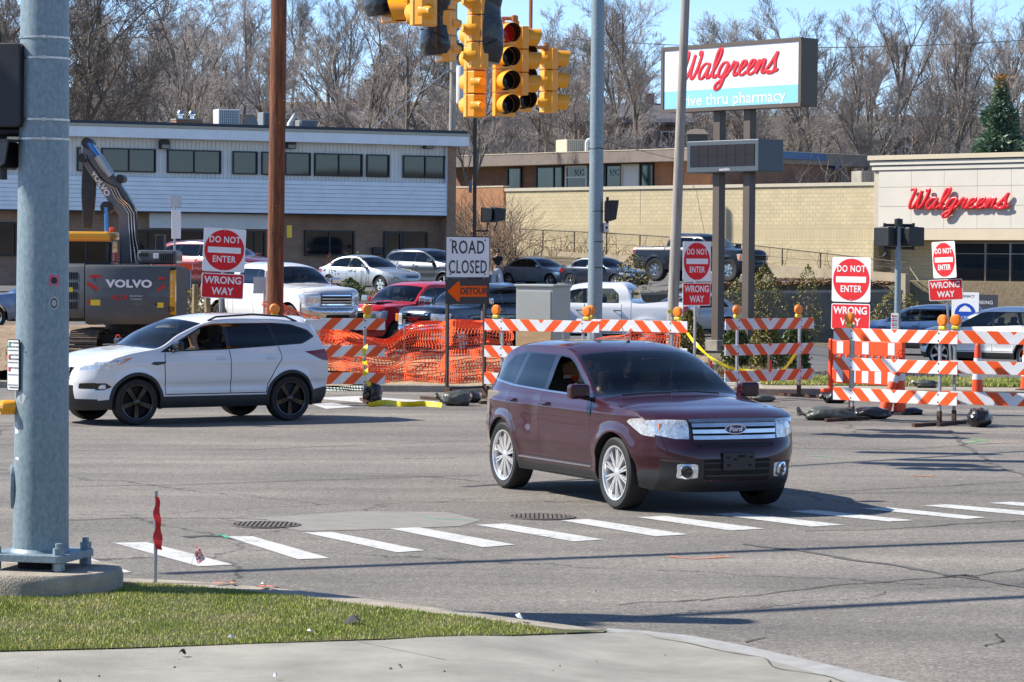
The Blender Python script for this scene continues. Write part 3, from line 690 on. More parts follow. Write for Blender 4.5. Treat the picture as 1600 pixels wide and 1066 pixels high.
# retaining walls
DKW = mat('grey_retaining_concrete', (.16, .145, .12), .9, var=.25, vscale=1.2, bump=.6, bscale=20)
def wall_seg(name, label, a, b, z0a, z0b, z1a, z1b, th, m, cap=None, capm=None):
    a = Vector((a[0], a[1], 0)); b = Vector((b[0], b[1], 0)); d = (b - a); L = d.length; ang = math.atan2(d.y, d.x)
    t = thing(name, label, 'wall', (a.x, a.y, 0), ang); q = MB(); q.add([(0, 0, z0a), (L, 0, z0b), (L, 0, z1b), (0, 0, z1a), (0, th, z0a), (L, th, z0b), (L, th, z1b), (0, th, z1a)], [(0, 1, 2, 3), (5, 4, 7, 6), (3, 2, 6, 7), (1, 0, 4, 5), (0, 3, 7, 4), (2, 1, 5, 6)])
    q.build('wall_face', m, t)
    if cap: q = MB(); q.add([(-.03, -.03, z1a), (L + .03, -.03, z1b), (L + .03, -.03, z1b + cap), (-.03, -.03, z1a + cap), (-.03, th + .03, z1a), (L + .03, th + .03, z1b), (L + .03, th + .03, z1b + cap), (-.03, th + .03, z1a + cap)], [(0, 1, 2, 3), (5, 4, 7, 6), (3, 2, 6, 7), (1, 0, 4, 5), (0, 3, 7, 4), (2, 1, 5, 6)]); q.build('wall_cap', capm or m, t)
    return t, L
wall_seg('retaining_wall', 'dark grey concrete retaining wall with pale top below the black pickup', (4.1, 94.8), (14.4, 104.1), -.3, -.3, 1.38, 1.44, .3, DKW, .09, CONC)
# ---------------------------------------------------------------- buildings
def brick_mat(nm, c1, c2, mortar, bw=.2, bh=.067, bumpd=.006, mix=.5, vary=.25):
    m = mat(nm, c1, .88); n, l, b = nodes_of(m); tc = n.new('ShaderNodeTexCoord'); sp = n.new('ShaderNodeSeparateXYZ'); l.new(tc.outputs['Object'], sp.inputs[0]); cb = n.new('ShaderNodeCombineXYZ')
    l.new(mth(n, l, 'ADD', sp.outputs[0], sp.outputs[1]), cb.inputs[0]); l.new(sp.outputs[2], cb.inputs[1])
    t = n.new('ShaderNodeTexBrick'); t.inputs['Scale'].default_value = 1; t.inputs['Brick Width'].default_value = bw; t.inputs['Row Height'].default_value = bh; t.inputs['Mortar Size'].default_value = .008 if bh < .1 else .012
    t.inputs['Color1'].default_value = c1 + (1,); t.inputs['Color2'].default_value = c2 + (1,); t.inputs['Mortar'].default_value = mortar + (1,); t.inputs['Mortar Smooth'].default_value = .3; l.new(cb.outputs[0], t.inputs['Vector'])
    v = ramp(n, l, noise_n(n, l, tc.outputs['Object'], .8, 7, .65), [(.3, (1 - vary,) * 3), (.7, (1 + vary * .6,) * 3)]); l.new(mixc(n, l, 1.0, t.outputs['Color'], v, 'MULTIPLY'), b.inputs['Base Color'])
    bp = n.new('ShaderNodeBump'); bp.inputs['Distance'].default_value = bumpd; bp.inputs['Strength'].default_value = .8; bp.invert = True; l.new(t.outputs['Fac'], bp.inputs['Height']); l.new(bp.outputs[0], b.inputs['Normal']); return m
BR_BROWN = brick_mat('brown_brick', (.44, .255, .16), (.35, .20, .125), (.34, .27, .21)); BR_ORANGE = brick_mat('orange_brick', (.46, .20, .085), (.36, .15, .07), (.30, .22, .16)); BR_MID = brick_mat('reddish_brick', (.26, .13, .08), (.20, .10, .065), (.2, .15, .12))
BR_CREAM = brick_mat('cream_block', (.57, .48, .30), (.51, .43, .27), (.40, .34, .22), .40, .20, .008, vary=.1)
BR_SOLD = brick_mat('cream_soldier_block', (.56, .47, .295), (.51, .43, .27), (.38, .32, .21), .10, .60, .008, vary=.1)
SIDING = mat('pale_siding_paint', (.90, .93, .94), .55, var=.06, vscale=1.5); SIDEV = mat('grooved_panel_paint', (.82, .82, .78), .6, var=.06, vscale=1.5); NAVYF = mat('dark_roof_flashing', (.03, .04, .06), .5); FRAME = mat('dark_window_frame', (.015, .015, .017), .4)
EIFS = mat('white_stucco_panel', (.60, .565, .49), .85, var=.05, vscale=.8, bump=.3, bscale=60); EIFS2 = mat('cream_stucco_panel', (.57, .49, .355), .85, var=.05, vscale=.8)
BEIGE = mat('beige_trim', (.50, .45, .35), .7, var=.08); TAUPE = mat('taupe_fascia', (.20, .165, .145), .7, var=.12, vscale=2); WHFR = mat('white_window_frame', (.7, .72, .72), .4)
def frame_dir(a, b):
    a = Vector((a[0], a[1], 0)); b = Vector((b[0], b[1], 0)); d = b - a; return a, d.length, math.atan2(d.y, d.x)
def window(root, x0, x1, z0, z1, y=0.0, mull=(), fm=FRAME, fw=.07, gm=G_BLDG, depth=.12, hm=()):
    """window set in wall plane y (outside is -y)"""
    q = MB(); cx, cz = (x0 + x1) / 2, (z0 + z1) / 2
    q.box((cx, y - .02, z0 + fw / 2), (x1 - x0, depth, fw)); q.box((cx, y - .02, z1 - fw / 2), (x1 - x0, depth, fw)); q.box((x0 + fw / 2, y - .02, cz), (fw, depth, z1 - z0 - 2 * fw)); q.box((x1 - fw / 2, y - .02, cz), (fw, depth, z1 - z0 - 2 * fw))
    for mx in mull: q.box((mx, y - .015, cz), (fw * .9, depth * .8, z1 - z0 - 2 * fw))
    for mz in hm: q.box((cx, y - .012, mz), (x1 - x0 - 2 * fw, depth * .7, fw * .8))
    w = q.build('window', fm, root); cuts = [x0 + fw] + list(mull) + [x1 - fw]
    for a, b in zip(cuts, cuts[1:]):
        q = MB(); q.box(((a + b) / 2, y + .0, cz), (b - a - .02, .02, z1 - z0 - 2 * fw + .01), R(random.uniform(-.5, .5))); q.build('pane', gm, w)
    return w
def box_part(root, name, m, x0, x1, y0, y1, z0, z1, bevel=0):
    q = MB(); q.box(((x0 + x1) / 2, (y0 + y1) / 2, (z0 + z1) / 2), (x1 - x0, y1 - y0, z1 - z0)); return q.build(name, m, root, bevel=bevel)
# --- two-storey office with pale siding
A = at(110, 400, 124.0); B_ = at(718, 400, 132.0); d = (B_ - A); A = A - d * (230 / 608.0)
A, L, ang = frame_dir(A, B_); GZ = 1.2
def zof(px, py, org, ang_, off=0.0):
    """point where the sight line meets the vertical plane through org with heading ang_ -> (along, z)"""
    v = ray(px, py); nx, ny = -math.sin(ang_), math.cos(ang_); o = Vector((org[0], org[1], 0)) + Vector((nx, ny, 0)) * off
    t = (o.x * nx + o.y * ny) / (v.x * nx + v.y * ny); p = Vector((v.x * t, v.y * t, CAM_H + v.z * t)); return ((p.x - o.x) * math.cos(ang_) + (p.y - o.y) * math.sin(ang_), p.z)
office = thing('office_building', 'two storey office with pale grey siding above brown brick and dark windows', 'building', (A.x, A.y, 0), ang)
f = lambda px, py, off=0.0: zof(px, py, A, ang, off)
xr, ztop = f(718, 212); zfas = f(680, 228)[1]; xL = 0.0; zs0 = f(400, 333)[1]; zs1 = f(400, 281)[1]; xr2 = f(705, 300)[0]; L = xr
# lower brick and upper wall stand 1.0 m behind the siding
box_part(office, 'brick_wall', BR_BROWN, xL, xr - .2, .9, 12, GZ - .5, zs0 + .02); box_part(office, 'end_wall', BR_BROWN, xr - .62, xr - .15, .02, 12.2, GZ - .5, ztop - .55)
box_part(office, 'upper_wall', SIDEV, xL, xr - .63, .25, 11.9, zs0 + .03, ztop - .25)
rowz = 8; hh = (zs1 - zs0) / rowz
for k in range(rowz):
    q = MB(); z0_ = zs0 + k * hh; q.prism([(0, 0), (.0, 0)], 0, 0) if False else None
    x1_ = xr - .66; q.add([(xL, -.02, z0_ + .012), (x1_, -.02, z0_ + .012), (x1_, .03, z0_ + hh), (xL, .03, z0_ + hh), (xL, .12, z0_ + .012), (x1_, .12, z0_ + .012), (x1_, .12, z0_ + hh), (xL, .12, z0_ + hh)], [(0, 1, 2, 3), (5, 4, 7, 6), (3, 2, 6, 7), (1, 0, 4, 5), (0, 3, 7, 4), (2, 1, 5, 6)]); q.build('siding_board', SIDING, office)
box_part(office, 'siding_backing', FRAME, xL, xr - .67, .125, .24, zs0 - .06, zs1)
box_part(office, 'corner_board', SIDING, xr - .655, xr - .63, -.03, .2, zs0, ztop - .5)
# vertical grooved band above the windows
x = xL + .1
q = MB()
while x < xr - .7: q.box((x, .235, (zs1 + ztop - .3) / 2), (.16, .03, ztop - .32 - zs1)); x += .19
q.build('grooved_panels', SIDEV, office, kind='stuff')
fas = box_part(office, 'fascia', SIDING, xL - .4, xr + .25, -.55, 12.4, ztop - .52, ztop - .06, .01); box_part(office, 'drip_edge', BEIGE, xL - .42, xr + .28, -.6, 12.4, ztop - .055, ztop + .06); box_part(office, 'roof_flashing', NAVYF, xL - .4, xr + .2, -.54, 12.3, ztop + .062, ztop + .2)
zw0, zw1 = f(200, 269, .2)[1], f(200, 232, .2)[1]
for a, b, m_ in ((-60, 25, -20), (120, 152, None), (158, 243, 201), (261, 345, 303), (363, 402, None), (408, 485, 446), (491, 566, 529), (572, 608, None), (629, 702, 664)):
    xa, xb = f(a, 250, .2)[0], f(b, 250, .2)[0]; window(office, xa, xb, zw0, zw1, .20, [f(m_, 250, .2)[0]] if m_ else [], fw=.06, depth=.16)
# ground-floor panel, windows and door
box_part(office, 'grooved_panel', SIDEV, f(232, 340, .9)[0], f(420, 340, .9)[0], .72, .9, f(300, 357, .9)[1], zs0 - .02)
zb0, zb1 = f(500, 400, .9)[1], f(500, 360, .9)[1]
for a, b, z0_, z1_, m_ in ((475, 553, zb0, zb1, 514), (190, 275, f(230, 392, .9)[1] - .3, f(230, 359, .9)[1], 232), (278, 318, zb0, f(230, 359, .9)[1], None), (370, 414, zb0 - .3, f(230, 359, .9)[1], 397), (-40, 25, zb0 - .1, zb1 + .2, -8)):
    window(office, f(a, 380, .9)[0], f(b, 380, .9)[0], z0_, z1_, .86, [f(m_, 380, .9)[0]] if m_ else [], fw=.08)
xa, xb, xc = f(599, 380, .9)[0], f(627, 380, .9)[0], f(667, 380, .9)[0]
window(office, xb + .02, xc, GZ + .3, zb1, .86, [], fw=.08, hm=(zb0 + .3,)); dr = window(office, xa, xb, GZ, zb1, .85, [], fw=.12); dr.name = 'door'
q = MB(); q.tube([(xb - .25, .78, 2.1), (xb - .25, .74, 2.1), (xb - .25, .74, 2.5), (xb - .25, .78, 2.5)], .02, 6); q.build('handle', BRITE, dr)
LAMPB = mat('wall_lamp_housing', (.03, .03, .032), .5); LENSD = mat('wall_lamp_lens', (.3, .28, .22), .3)
for px in (255, 452, 667):
    xx, zz_ = f(px, 226, .2)
    q = MB(); q.prism([(-.22, -.2), (.22, -.2), (.22, .12), (.16, .2), (-.16, .2), (-.22, .12)], -.18, .16); o = q.build('wall_lamp', LAMPB, office, fixn=True, bevel=.02); o.location = (xx, .05, zz_)
    q = MB(); q.box((0, -.19, -.1), (.34, .03, .16)); q.build('lamp_lens', LENSD, o)
xx, zz_ = f(587, 392, .9); q = MB(); q.box((xx, .7, zz_), (.5, .22, .34)); q.build('mailbox', LAMPB, office, bevel=.03)
# rooftop gear of the office
ACW = mat('air_conditioner_case', (.62, .63, .62), .5, var=.06); ACG = mat('condenser_grille', (.22, .24, .25), .6)
def roof_at(px, off): x_, z_ = f(px, 205, off); return Matrix.Translation((A.x, A.y, 0)) @ Matrix.Rotation(ang, 4, 'Z') @ Vector((x_, off, ztop + .2))
def ac_unit(px, off, w, h, label, m=ACW, dd=.8, base=None):
    p = roof_at(px, off) if base is None else base; t = thing('air_conditioner', label, 'air conditioner', tuple(p), ang); q = MB(); q.box((0, 0, h / 2 + .06), (w, dd, h)); q.build('case', m, t, bevel=.03)
    nb = 9; q = MB(); q.box((0, -dd / 2 - .004, h * .5 + .06), (w * .86, .01, h * .84)); q.build('grille_back', ACG, t)
    for k in range(nb): q = MB(); q.box((-w * .43 + w * .86 * (k + .5) / nb, -dd / 2 - .02, h * .5 + .06), (w * .04, .025, h * .84)); q.build('louvre', m, t)
    for k in range(6): q = MB(); q.box((0, -dd / 2 - .034, h * .12 + h * .8 * k / 5 + .06), (w * .86, .012, h * .03)); q.build('louvre', m, t)
    for sx_ in (-1, 1): q = MB(); q.box((sx_ * w * .4, 0, .03), (.1, dd, .06)); q.build('foot', LAMPB, t)
    return t
ac_unit(354, 3, 1.05, .78, 'white air conditioner with louvred face on the office roof edge'); ac_unit(478, 3.5, .8, .42, 'low grey condenser right of the wooden pole on the office roof', ACG)
ac_unit(413, 4, .42, .75, 'narrow dark box standing beside the wooden pole on the office roof', ACG)
p = roof_at(292, 3); t = thing('roof_vent', 'brick chimney stub with two small steel caps on the office roof', 'roof vent', tuple(p), ang); q = MB(); q.box((0, 0, .12), (1.25, .7, .3)); q.build('curb', BR_ORANGE, t)
q = MB(); q.box((0, 0, .31), (1.3, .75, .08)); q.build('cap_slab', CONC, t)
for s_ in (-.3, .25): q = MB(); q.lathe([(.1, .3), (.1, .45), (.18, .47), (.18, .52), (.1, .54), (.17, .58), (.12, .66), (.001, .68)], 16, Matrix.Translation((s_, 0, .05))); q.build('flue_cap', BRITE, t, smooth=True)
p = roof_at(391, 3); t = thing('satellite_dish', 'small grey satellite dish beside the white air conditioner', 'satellite dish', tuple(p), ang); q = MB(); q.lathe([(.001, 0), (.15, .01), (.27, .05), (.34, .10)], 20, Matrix.Translation((0, 0, .22)) @ Matrix.Rotation(R(60), 4, 'X')); q.build('dish', CONC, t, smooth=True)
q = MB(); q.tube([(0, .1, 0), (0, .05, .25)], .03, 6); q.build('mast', STEEL, t)
p = roof_at(456, 3.4); t = thing('roof_turbine', 'bent pale metal vent flap beside the wooden pole on the office roof', 'roof vent', tuple(p), ang); q = MB(); q.tube([(-.12, 0, 0), (-.1, 0, .3), (.05, 0, .55), (.14, 0, .8)], [.16, .13, .1, .02], 10); q.build('flap', ACW, t, smooth=True)
# --- tan pharmacy: long side wall and front block
C0 = at(790, 400, 160.0); C1 = at(1373, 400, 141.0); C0, LW, ang2 = frame_dir(C0, C1); g2 = lambda px, py, off=0.0: zof(px, py, C0, ang2, off)
pharm = thing('pharmacy_building', 'long tan block store with a white stucco front and red script lettering', 'building', (C0.x, C0.y, 0), ang2)
zt = g2(1370, 286)[1]; zsold1 = g2(1300, 351)[1]; zsold0 = g2(1300, 374)[1]
box_part(pharm, 'side_wall', BR_CREAM, 0, LW, 0, 25, -1, zsold0 - .0); box_part(pharm, 'soldier_course', BR_SOLD, -.0, LW, .004, 24.99, zsold0, zsold1); box_part(pharm, 'side_wall', BR_CREAM, .0, LW, .0, 25, zsold1, zt - .12); box_part(pharm, 'wall_coping', BEIGE, -.06, LW, -.08, 25.05, zt - .12, zt + .05)
xj = g2(1000, 330)[0]; box_part(pharm, 'expansion_joint', TAUPE, xj, xj + .03, -.006, .01, zsold1, zt - .13)
L2 = 16.0; xf = LW; zf1 = g2(1500, 238)[1]; zfb = g2(1373, 375, -.5)[1]; zc0 = g2(1373, 267, -.5)[1]
zc1 = g2(1373, 243, -.9)[1]
blk = box_part(pharm, 'front_block', BEIGE, xf, xf + L2, -.44, 6, zfb + .05, zc0); pw_edges = [1373, 1424, 1475, 1527, 1580, 1634, 1690, 1750]; zj = [zfb + .55, g2(1373, 323, -.5)[1], g2(1373, 293, -.5)[1], zc0]
box_part(pharm, 'panel_band', EIFS2, xf, xf + L2, -.5, -.445, zfb, zfb + .545)
for a, b in zip(pw_edges, pw_edges[1:]):
    xa, xb = g2(a, 300, -.5)[0], g2(b, 300, -.5)[0]
    xa = max(xf, xa)
    for z0_, z1_ in zip(zj, zj[1:]): box_part(pharm, 'stucco_panel', EIFS, xa + .008, xb - .008, -.5, -.446, z0_ + .008, z1_ - .008)
hc = (zc1 - zc0) / 3
for k, (pr, m_) in enumerate(((.56, EIFS), (.63, EIFS), (.72, EIFS2))): box_part(pharm, 'cornice', m_, xf - (pr - .5), xf + L2, -pr, 6, zc0 + hc * k + .02, zc0 + hc * (k + 1) - (.03 if k < 2 else 0), .01)
box_part(pharm, 'cornice_shadow_gap', TAUPE, xf, xf + L2, -.50, 5.9, zc0, zc1 - .1)  # darker backing puts shadow lines between the cornice steps
# wall below the block and shop windows, set back
x_w0 = g2(1487, 400, .9)[0]; zwi0, zwi1 = g2(1500, 444, .9)[1], g2(1500, 379, .9)[1]
box_part(pharm, 'shop_wall', BR_CREAM, xf + .01, xf + L2, .95, 6.2, -1.2, zfb + .1); box_part(pharm, 'side_pier', BR_CREAM, xf - .3, xf + .0, -.43, 1.0, -1, zfb - .02)
box_part(pharm, 'sill', BEIGE, x_w0 - .1, xf + L2, .8, .96, zwi0 - .16, zwi0 - .02)
TEAL = mat('tinted_shop_glass', (.008, .022, .035), .05, spec=.8)
wx = [x_w0] + [g2(p_, 400, .9)[0] for p_ in (1541, 1580, 1622, 1664, 1710)]
for a, b in zip(wx, wx[1:]): window(pharm, a, b, zwi0, zwi1, .9, [], fm=WHFR if 0 else BRITE, fw=.05, gm=TEAL, hm=(zwi1 - .55,))
# --- script lettering drawn as strokes
REDL = mat('red_sign_letter', (.70, .015, .02), .35, coat=.4)
SCRIPT = dict(
 W=([[(-.10, .93), (.02, 1.02), (.14, .97), (.13, .70), (.08, .35), (.10, .08), (.22, .02), (.36, .25), (.46, .62), (.50, .90), (.47, .55), (.46, .20), (.54, .02), (.66, .12), (.78, .45), (.84, .80), (.82, .98), (.74, .95), (.76, .82)]], .86),
 a=([[(.50, .44), (.36, .54), (.18, .46), (.06, .24), (.10, .03), (.24, .0), (.40, .20), (.54, .52)], [(.54, .54), (.47, .24), (.48, .03), (.58, .01), (.72, .16)]], .66),
 l=([[(-.02, .12), (.14, .30), (.32, .72), (.34, .98), (.24, 1.02), (.14, .80), (.10, .35), (.14, .06), (.24, .0), (.36, .12)]], .34),
 g=([[(.50, .42), (.38, .52), (.20, .46), (.08, .25), (.10, .05), (.22, .0), (.36, .12), (.50, .48), (.42, .10), (.30, -.32), (.12, -.45), (.02, -.36), (.10, -.22), (.34, -.08), (.62, .14)]], .56),
 r=([[(.0, .12), (.14, .36), (.22, .52), (.24, .42), (.34, .48), (.38, .40), (.30, .16), (.34, .02), (.44, .03), (.54, .14)]], .48),
 e=([[(.0, .12), (.18, .22), (.34, .38), (.32, .50), (.20, .48), (.10, .28), (.10, .08), (.22, .0), (.36, .05), (.50, .16)]], .44),
 n=([[(-.02, .14), (.10, .42), (.16, .46), (.12, .20), (.08, .02), (.20, .28), (.34, .48), (.42, .44), (.38, .20), (.38, .04), (.48, .02), (.60, .14)]], .56),
 s=([[(-.02, .10), (.16, .30), (.36, .62), (.40, .70), (.36, .45), (.42, .18), (.36, .02), (.18, -.02), (.04, .04), (.16, .06), (.45, .04), (.62, .12)]], .6))
def script_word(word, height, m, parent, loc, name='letter', depth=.05, thick=.085, shear=.28, sx=1.0, slope=0.0):
    x = 0.0; tot = sum(SCRIPT[c][1] for c in word); x = -tot / 2; k = 0
    for c in word:
        for st in SCRIPT[c][0]:
            P = [Vector(p) for p in st]; S_ = []
            for i in range(len(P) - 1):
                p0 = P[max(0, i - 1)]; p1 = P[i]; p2 = P[i + 1]; p3 = P[min(len(P) - 1, i + 2)]
                for j in range(5):
                    t = j / 5; S_.append(.5 * ((2 * p1) + (p2 - p0) * t + (2 * p0 - 5 * p1 + 4 * p2 - p3) * t * t + (3 * p1 - p0 - 3 * p2 + p3) * t ** 3))
            S_.append(P[-1]); pts = []; rad = []
            for i, p in enumerate(S_):
                q_ = S_[min(i + 1, len(S_) - 1)] - S_[max(i - 1, 0)]; dn = abs(q_.y) / max(1e-5, q_.length); e_ = min(1, i / 2.5, (len(S_) - 1 - i) / 2.5)
                rad.append(height * thick * (.5 + .5 * dn) * (.45 + .55 * e_) * .62); pts.append(Vector(((x + p.x + p.y * shear) * height * sx, 0, p.y * height + (x + p.x) * slope * height)))
            q = MB(); q.tube(pts, rad, 8); vs = [(a_, (b_ * depth / (height * thick)) - .001 * k, c_) for a_, b_, c_ in q.v]; q.v = vs
            o = q.build(name, m, parent, smooth=True); o.location = loc; k += 1
        x += SCRIPT[c][1]
xc_, zc_ = g2(1499, 316, -.5); script_word('Walgreens', .96, REDL, pharm, (xc_, -.68, zc_ - .30), depth=.10, thick=.17, sx=1.27)
# orange brick end beyond the tan wall
Dn = thing('brick_annex', 'low orange brick wall end lit by the sun beside the tan wall', 'wall', (at(786, 400, 161).x, at(786, 400, 161).y, 0), ang2)
zA = zof(750, 293, Dn.location, ang2)[1]; box_part(Dn, 'brick_face', BR_ORANGE, -9.0, 0.0, 0, .4, 1, zA); box_part(Dn, 'coping', BEIGE, -9.0, 0, -.03, .45, zA, zA + .08)
# low tan wall with chain-link fence on the slope
F0 = at(768, 400, 156.0); F1 = at(1440, 400, 131.5); F0, LF, angf = frame_dir(F0, F1); gf = lambda px, py: zof(px, py, F0, angf)
lowz = [(gf(a, b)) for a, b in ((768, 386), (1080, 403), (1415, 428))]; basez = [gf(a, b) for a, b in ((768, 402), (1415, 448))]
wt = thing('planter_wall', 'low tan concrete wall sloping along the foot of the store wall', 'wall', (F0.x, F0.y, 0), angf)
q = MB(); zz0, zz1 = lowz[0][1], lowz[-1][1]; xE = lowz[-1][0]; q.add([(-1.5, 0, -0), (xE, 0, 0), (xE, 0, zz1), (-1.5, 0, zz0 + .06), (-1.5, .3, 0), (xE, .3, 0), (xE, .3, zz1), (-1.5, .3, zz0 + .06)], [(0, 1, 2, 3), (5, 4, 7, 6), (3, 2, 6, 7), (1, 0, 4, 5), (0, 3, 7, 4), (2, 1, 5, 6)]); q.build('wall_face', mat('tan_concrete', (.36, .30, .21), .9, var=.2, vscale=1.5, bump=.5, bscale=20), wt)
LINK = mat('rusty_chain_link', (.10, .085, .07), .7, .4, var=.3, vscale=10); fe = thing('chain_link_fence', 'rusty chain link fence with dry vines on top of the low tan wall', 'fence', (F0.x, F0.y, 0), angf)
tops = [gf(a, b) for a, b in ((790, 357), (1060, 372), (1240, 391), (1415, 411))]; tz = Spl([p[0] for p in tops], [p[1] for p in tops]); bz = lambda x: lerp(zz0, zz1, (x + .0) / xE)
nP = 13
for k in range(nP):
    x = -1.0 + (xE + 1.0) * k / (nP - 1) * .985; q = MB(); q.tube([(x, .15, bz(x) - .2), (x, .15, tz(x) + .02)], .035, 8); q.build('post', LINK, fe)
q = MB(); q.tube([(x, .15, tz(x)) for x in frange(-1, xE, 1.0)], .028, 6); q.build('top_rail', LINK, fe); q = MB(); q.tube([(x, .15, bz(x) + (tz(x) - bz(x)) * .48) for x in frange(-1, xE, 1.0)], .012, 5); q.build('mid_wire', LINK, fe)
v = []; fc = []; x = -1.0; st = .11
def wirequad(a, b, w=.006):
    o = len(v); v.extend([(a[0], .15, a[1] - w), (b[0], .15, b[1] - w), (b[0], .15, b[1] + w), (a[0], .15, a[1] + w)]); fc.append((o, o + 1, o + 2, o + 3))
while x < xE:
    h = tz(x) - bz(x); wirequad((x, bz(x)), (x + h * .8, min(tz(x + h * .8), bz(x) + h))); wirequad((x, tz(x)), (x + h * .8, max(bz(x + h * .8), tz(x) - h))); x += st
me = bpy.data.meshes.new('chain_link'); me.from_pydata(v, [], fc); me.materials.append(LINK); o = bpy.data.objects.new('chain_link', me); link(o); o.parent = fe; o['kind'] = 'stuff'
VINE = mat('dry_vine', (.16, .115, .08), .9, var=.3, vscale=5); random.seed(3); q = MB()
for k in range(150):
    x = random.uniform(-1, xE - .5) if random.random() < .5 else random.uniform(-1, xE * .35); p = Vector((x, .12, bz(x) - .05)); pts = [p.copy()]; a = random.uniform(.2, 2.9)
    for j in range(9): a += random.gauss(0, .5); p = p + Vector((math.cos(a) * .22, random.uniform(-.03, .03), math.sin(a) * .16)); p.z = max(bz(p.x) - .1, min(tz(p.x) + .15, p.z)); pts.append(p.copy())
    q.tube(pts, [.016 - .0012 * j for j in range(10)], 4, False)
o = q.build('vine_growth', VINE, kind='stuff'); o.location = F0; o.rotation_euler = (0, 0, angf); tag(o, 'tangle of dry brown vines clinging along the chain link fence', 'vines')
# --- brick school-like building behind with taupe roof band
S0 = at(690, 400, 184.0); S1 = at(1090, 400, 167.0); S0, LS, ang3 = frame_dir(S0, S1); g3 = lambda px, py, off=0.0: zof(px, py, S0, ang3, off)
ssc = thing('brick_building', 'long low brick building with taupe roof band and green tinted windows behind the tan wall', 'building', (S0.x, S0.y, 0), ang3)
zr1 = g3(1060, 233)[1]; zr0 = g3(1060, 252)[1]
box_part(ssc, 'brick_wall', BR_MID, 0, LS, 1.2, 14, 3, zr0 + .1); box_part(ssc, 'roof_band', TAUPE, -.5, LS + .6, -.1, 15, zr0, zr1, .02); box_part(ssc, 'drip_edge', BEIGE, -.52, LS + .62, -.13, 15, zr1, zr1 + .05)
GRN = mat('green_tinted_glass', (.006, .03, .028), .06, spec=.7)
box_part(ssc, 'brick_pier', BR_ORANGE, g3(1022, 270, 1)[0], g3(1048, 270, 1)[0], 1.05, 1.2, 3, zr0); box_part(ssc, 'brick_pier', BR_ORANGE, g3(1068, 270, 1)[0], LS, 1.05, 1.2, 3, zr0)
for a, b, mu, fm_ in ((793, 815, (), FRAME), (838, 880, (866,), FRAME), (884, 918, (), WHFR), (921, 946, (), FRAME), (946, 972, (), FRAME), (972, 1000, (), EIFS), (1000, 1022, (), FRAME)):
    hm_ = (g3(900, 277, 1)[1],) if fm_ == WHFR else (); zlo = g3(900, 293, 1)[1] - .3
    w = window(ssc, g3(a, 270, 1.1)[0], g3(b, 270, 1.1)[0], zlo, zr0 - .05, 1.1, [g3(m_, 270, 1.1)[0] for m_ in mu] + ([g3(901, 270, 1.1)[0]] if fm_ == WHFR and 0 else []), fm=fm_, fw=.1, gm=GRN if fm_ != EIFS else WHFR, hm=hm_)
SSCM = mat('pale_window_lettering', (.35, .5, .48), .5)
for px in (902, 957): xx, zz_ = g3(px, 270, 1.0); lettering('SSC', SSCM, ssc, (xx, 1.02, zz_), .55, .004, .01)
# right wing of the same complex: dark brick with blue metal edge
S2 = at(1095, 400, 166.0); S3 = at(1303, 400, 175.0); S2, LS2, ang4 = frame_dir(S2, S3); g4 = lambda px, py, off=0.0: zof(px, py, S2, ang4, off)
wg = thing('brick_building', 'dark brick wing with blue metal roof edge behind the black message sign', 'building', (S2.x, S2.y, 0), ang4); BLUEM = mat('blue_roof_metal', (.06, .12, .24), .45, .4, var=.25, vscale=6)
zt4 = g4(1260, 250)[1]; box_part(wg, 'brick_wall', BR_MID, 4.5, LS2 - .6, 0, 1.5, 3, zt4 - .02); box_part(wg, 'metal_edge', BLUEM, 4.0, LS2, -.35, 1.6, zt4 - .02, zt4 + .42, .02); box_part(wg, 'end_scupper', BLUEM, LS2 - .45, LS2 + .02, -.40, .6, zt4 - .5, zt4 - .03)
ac_unit(0, 0, 1.5, .85, 'tan rooftop unit with white pipes above the low brick building', BEIGE, 1.6, at(892, 400, 180) + Vector((0, 0, g3(880, 240)[1] - CAM_H + .12 - (at(892, 400, 180).z - CAM_H)))) 
ac_unit(0, 0, 1.6, .9, 'grey rooftop unit standing on the pharmacy roof beside the brick wing', CONC, 1.0, Vector((at(1357, 400, 147).x, at(1357, 400, 147).y, zt - .2)))
p = at(915, 400, 178); t = thing('roof_pipe', 'pale hooked vent pipe on the low brick building roof', 'pipe', (p.x, p.y, zr1)); q = MB(); q.tube([(0, 0, 0), (0, 0, .75), (.08, 0, .9), (.22, 0, .95), (.36, 0, .88), (.4, 0, .74)], .11, 10); q.build('pipe', ACW, t, smooth=True)
p = at(1087, 400, 182); t = thing('chimney', 'square stepped chimney with dark cap above the low brick building', 'chimney', (p.x, p.y, zr1 - .3)); q = MB(); q.box((0, 0, .6), (1.1, 1.1, 1.2)); q.build('stack', EIFS, t); q = MB(); q.box((0, 0, 1.5), (1.3, 1.3, .55)); q.build('vent_band', LAMPB, t)
q = MB(); q.lathe([(1.05, 1.78), (.6, 2.1), (.001, 2.15)], 4, Matrix.Rotation(R(45), 4, 'Z')); q.build('cap', TAUPE, t)
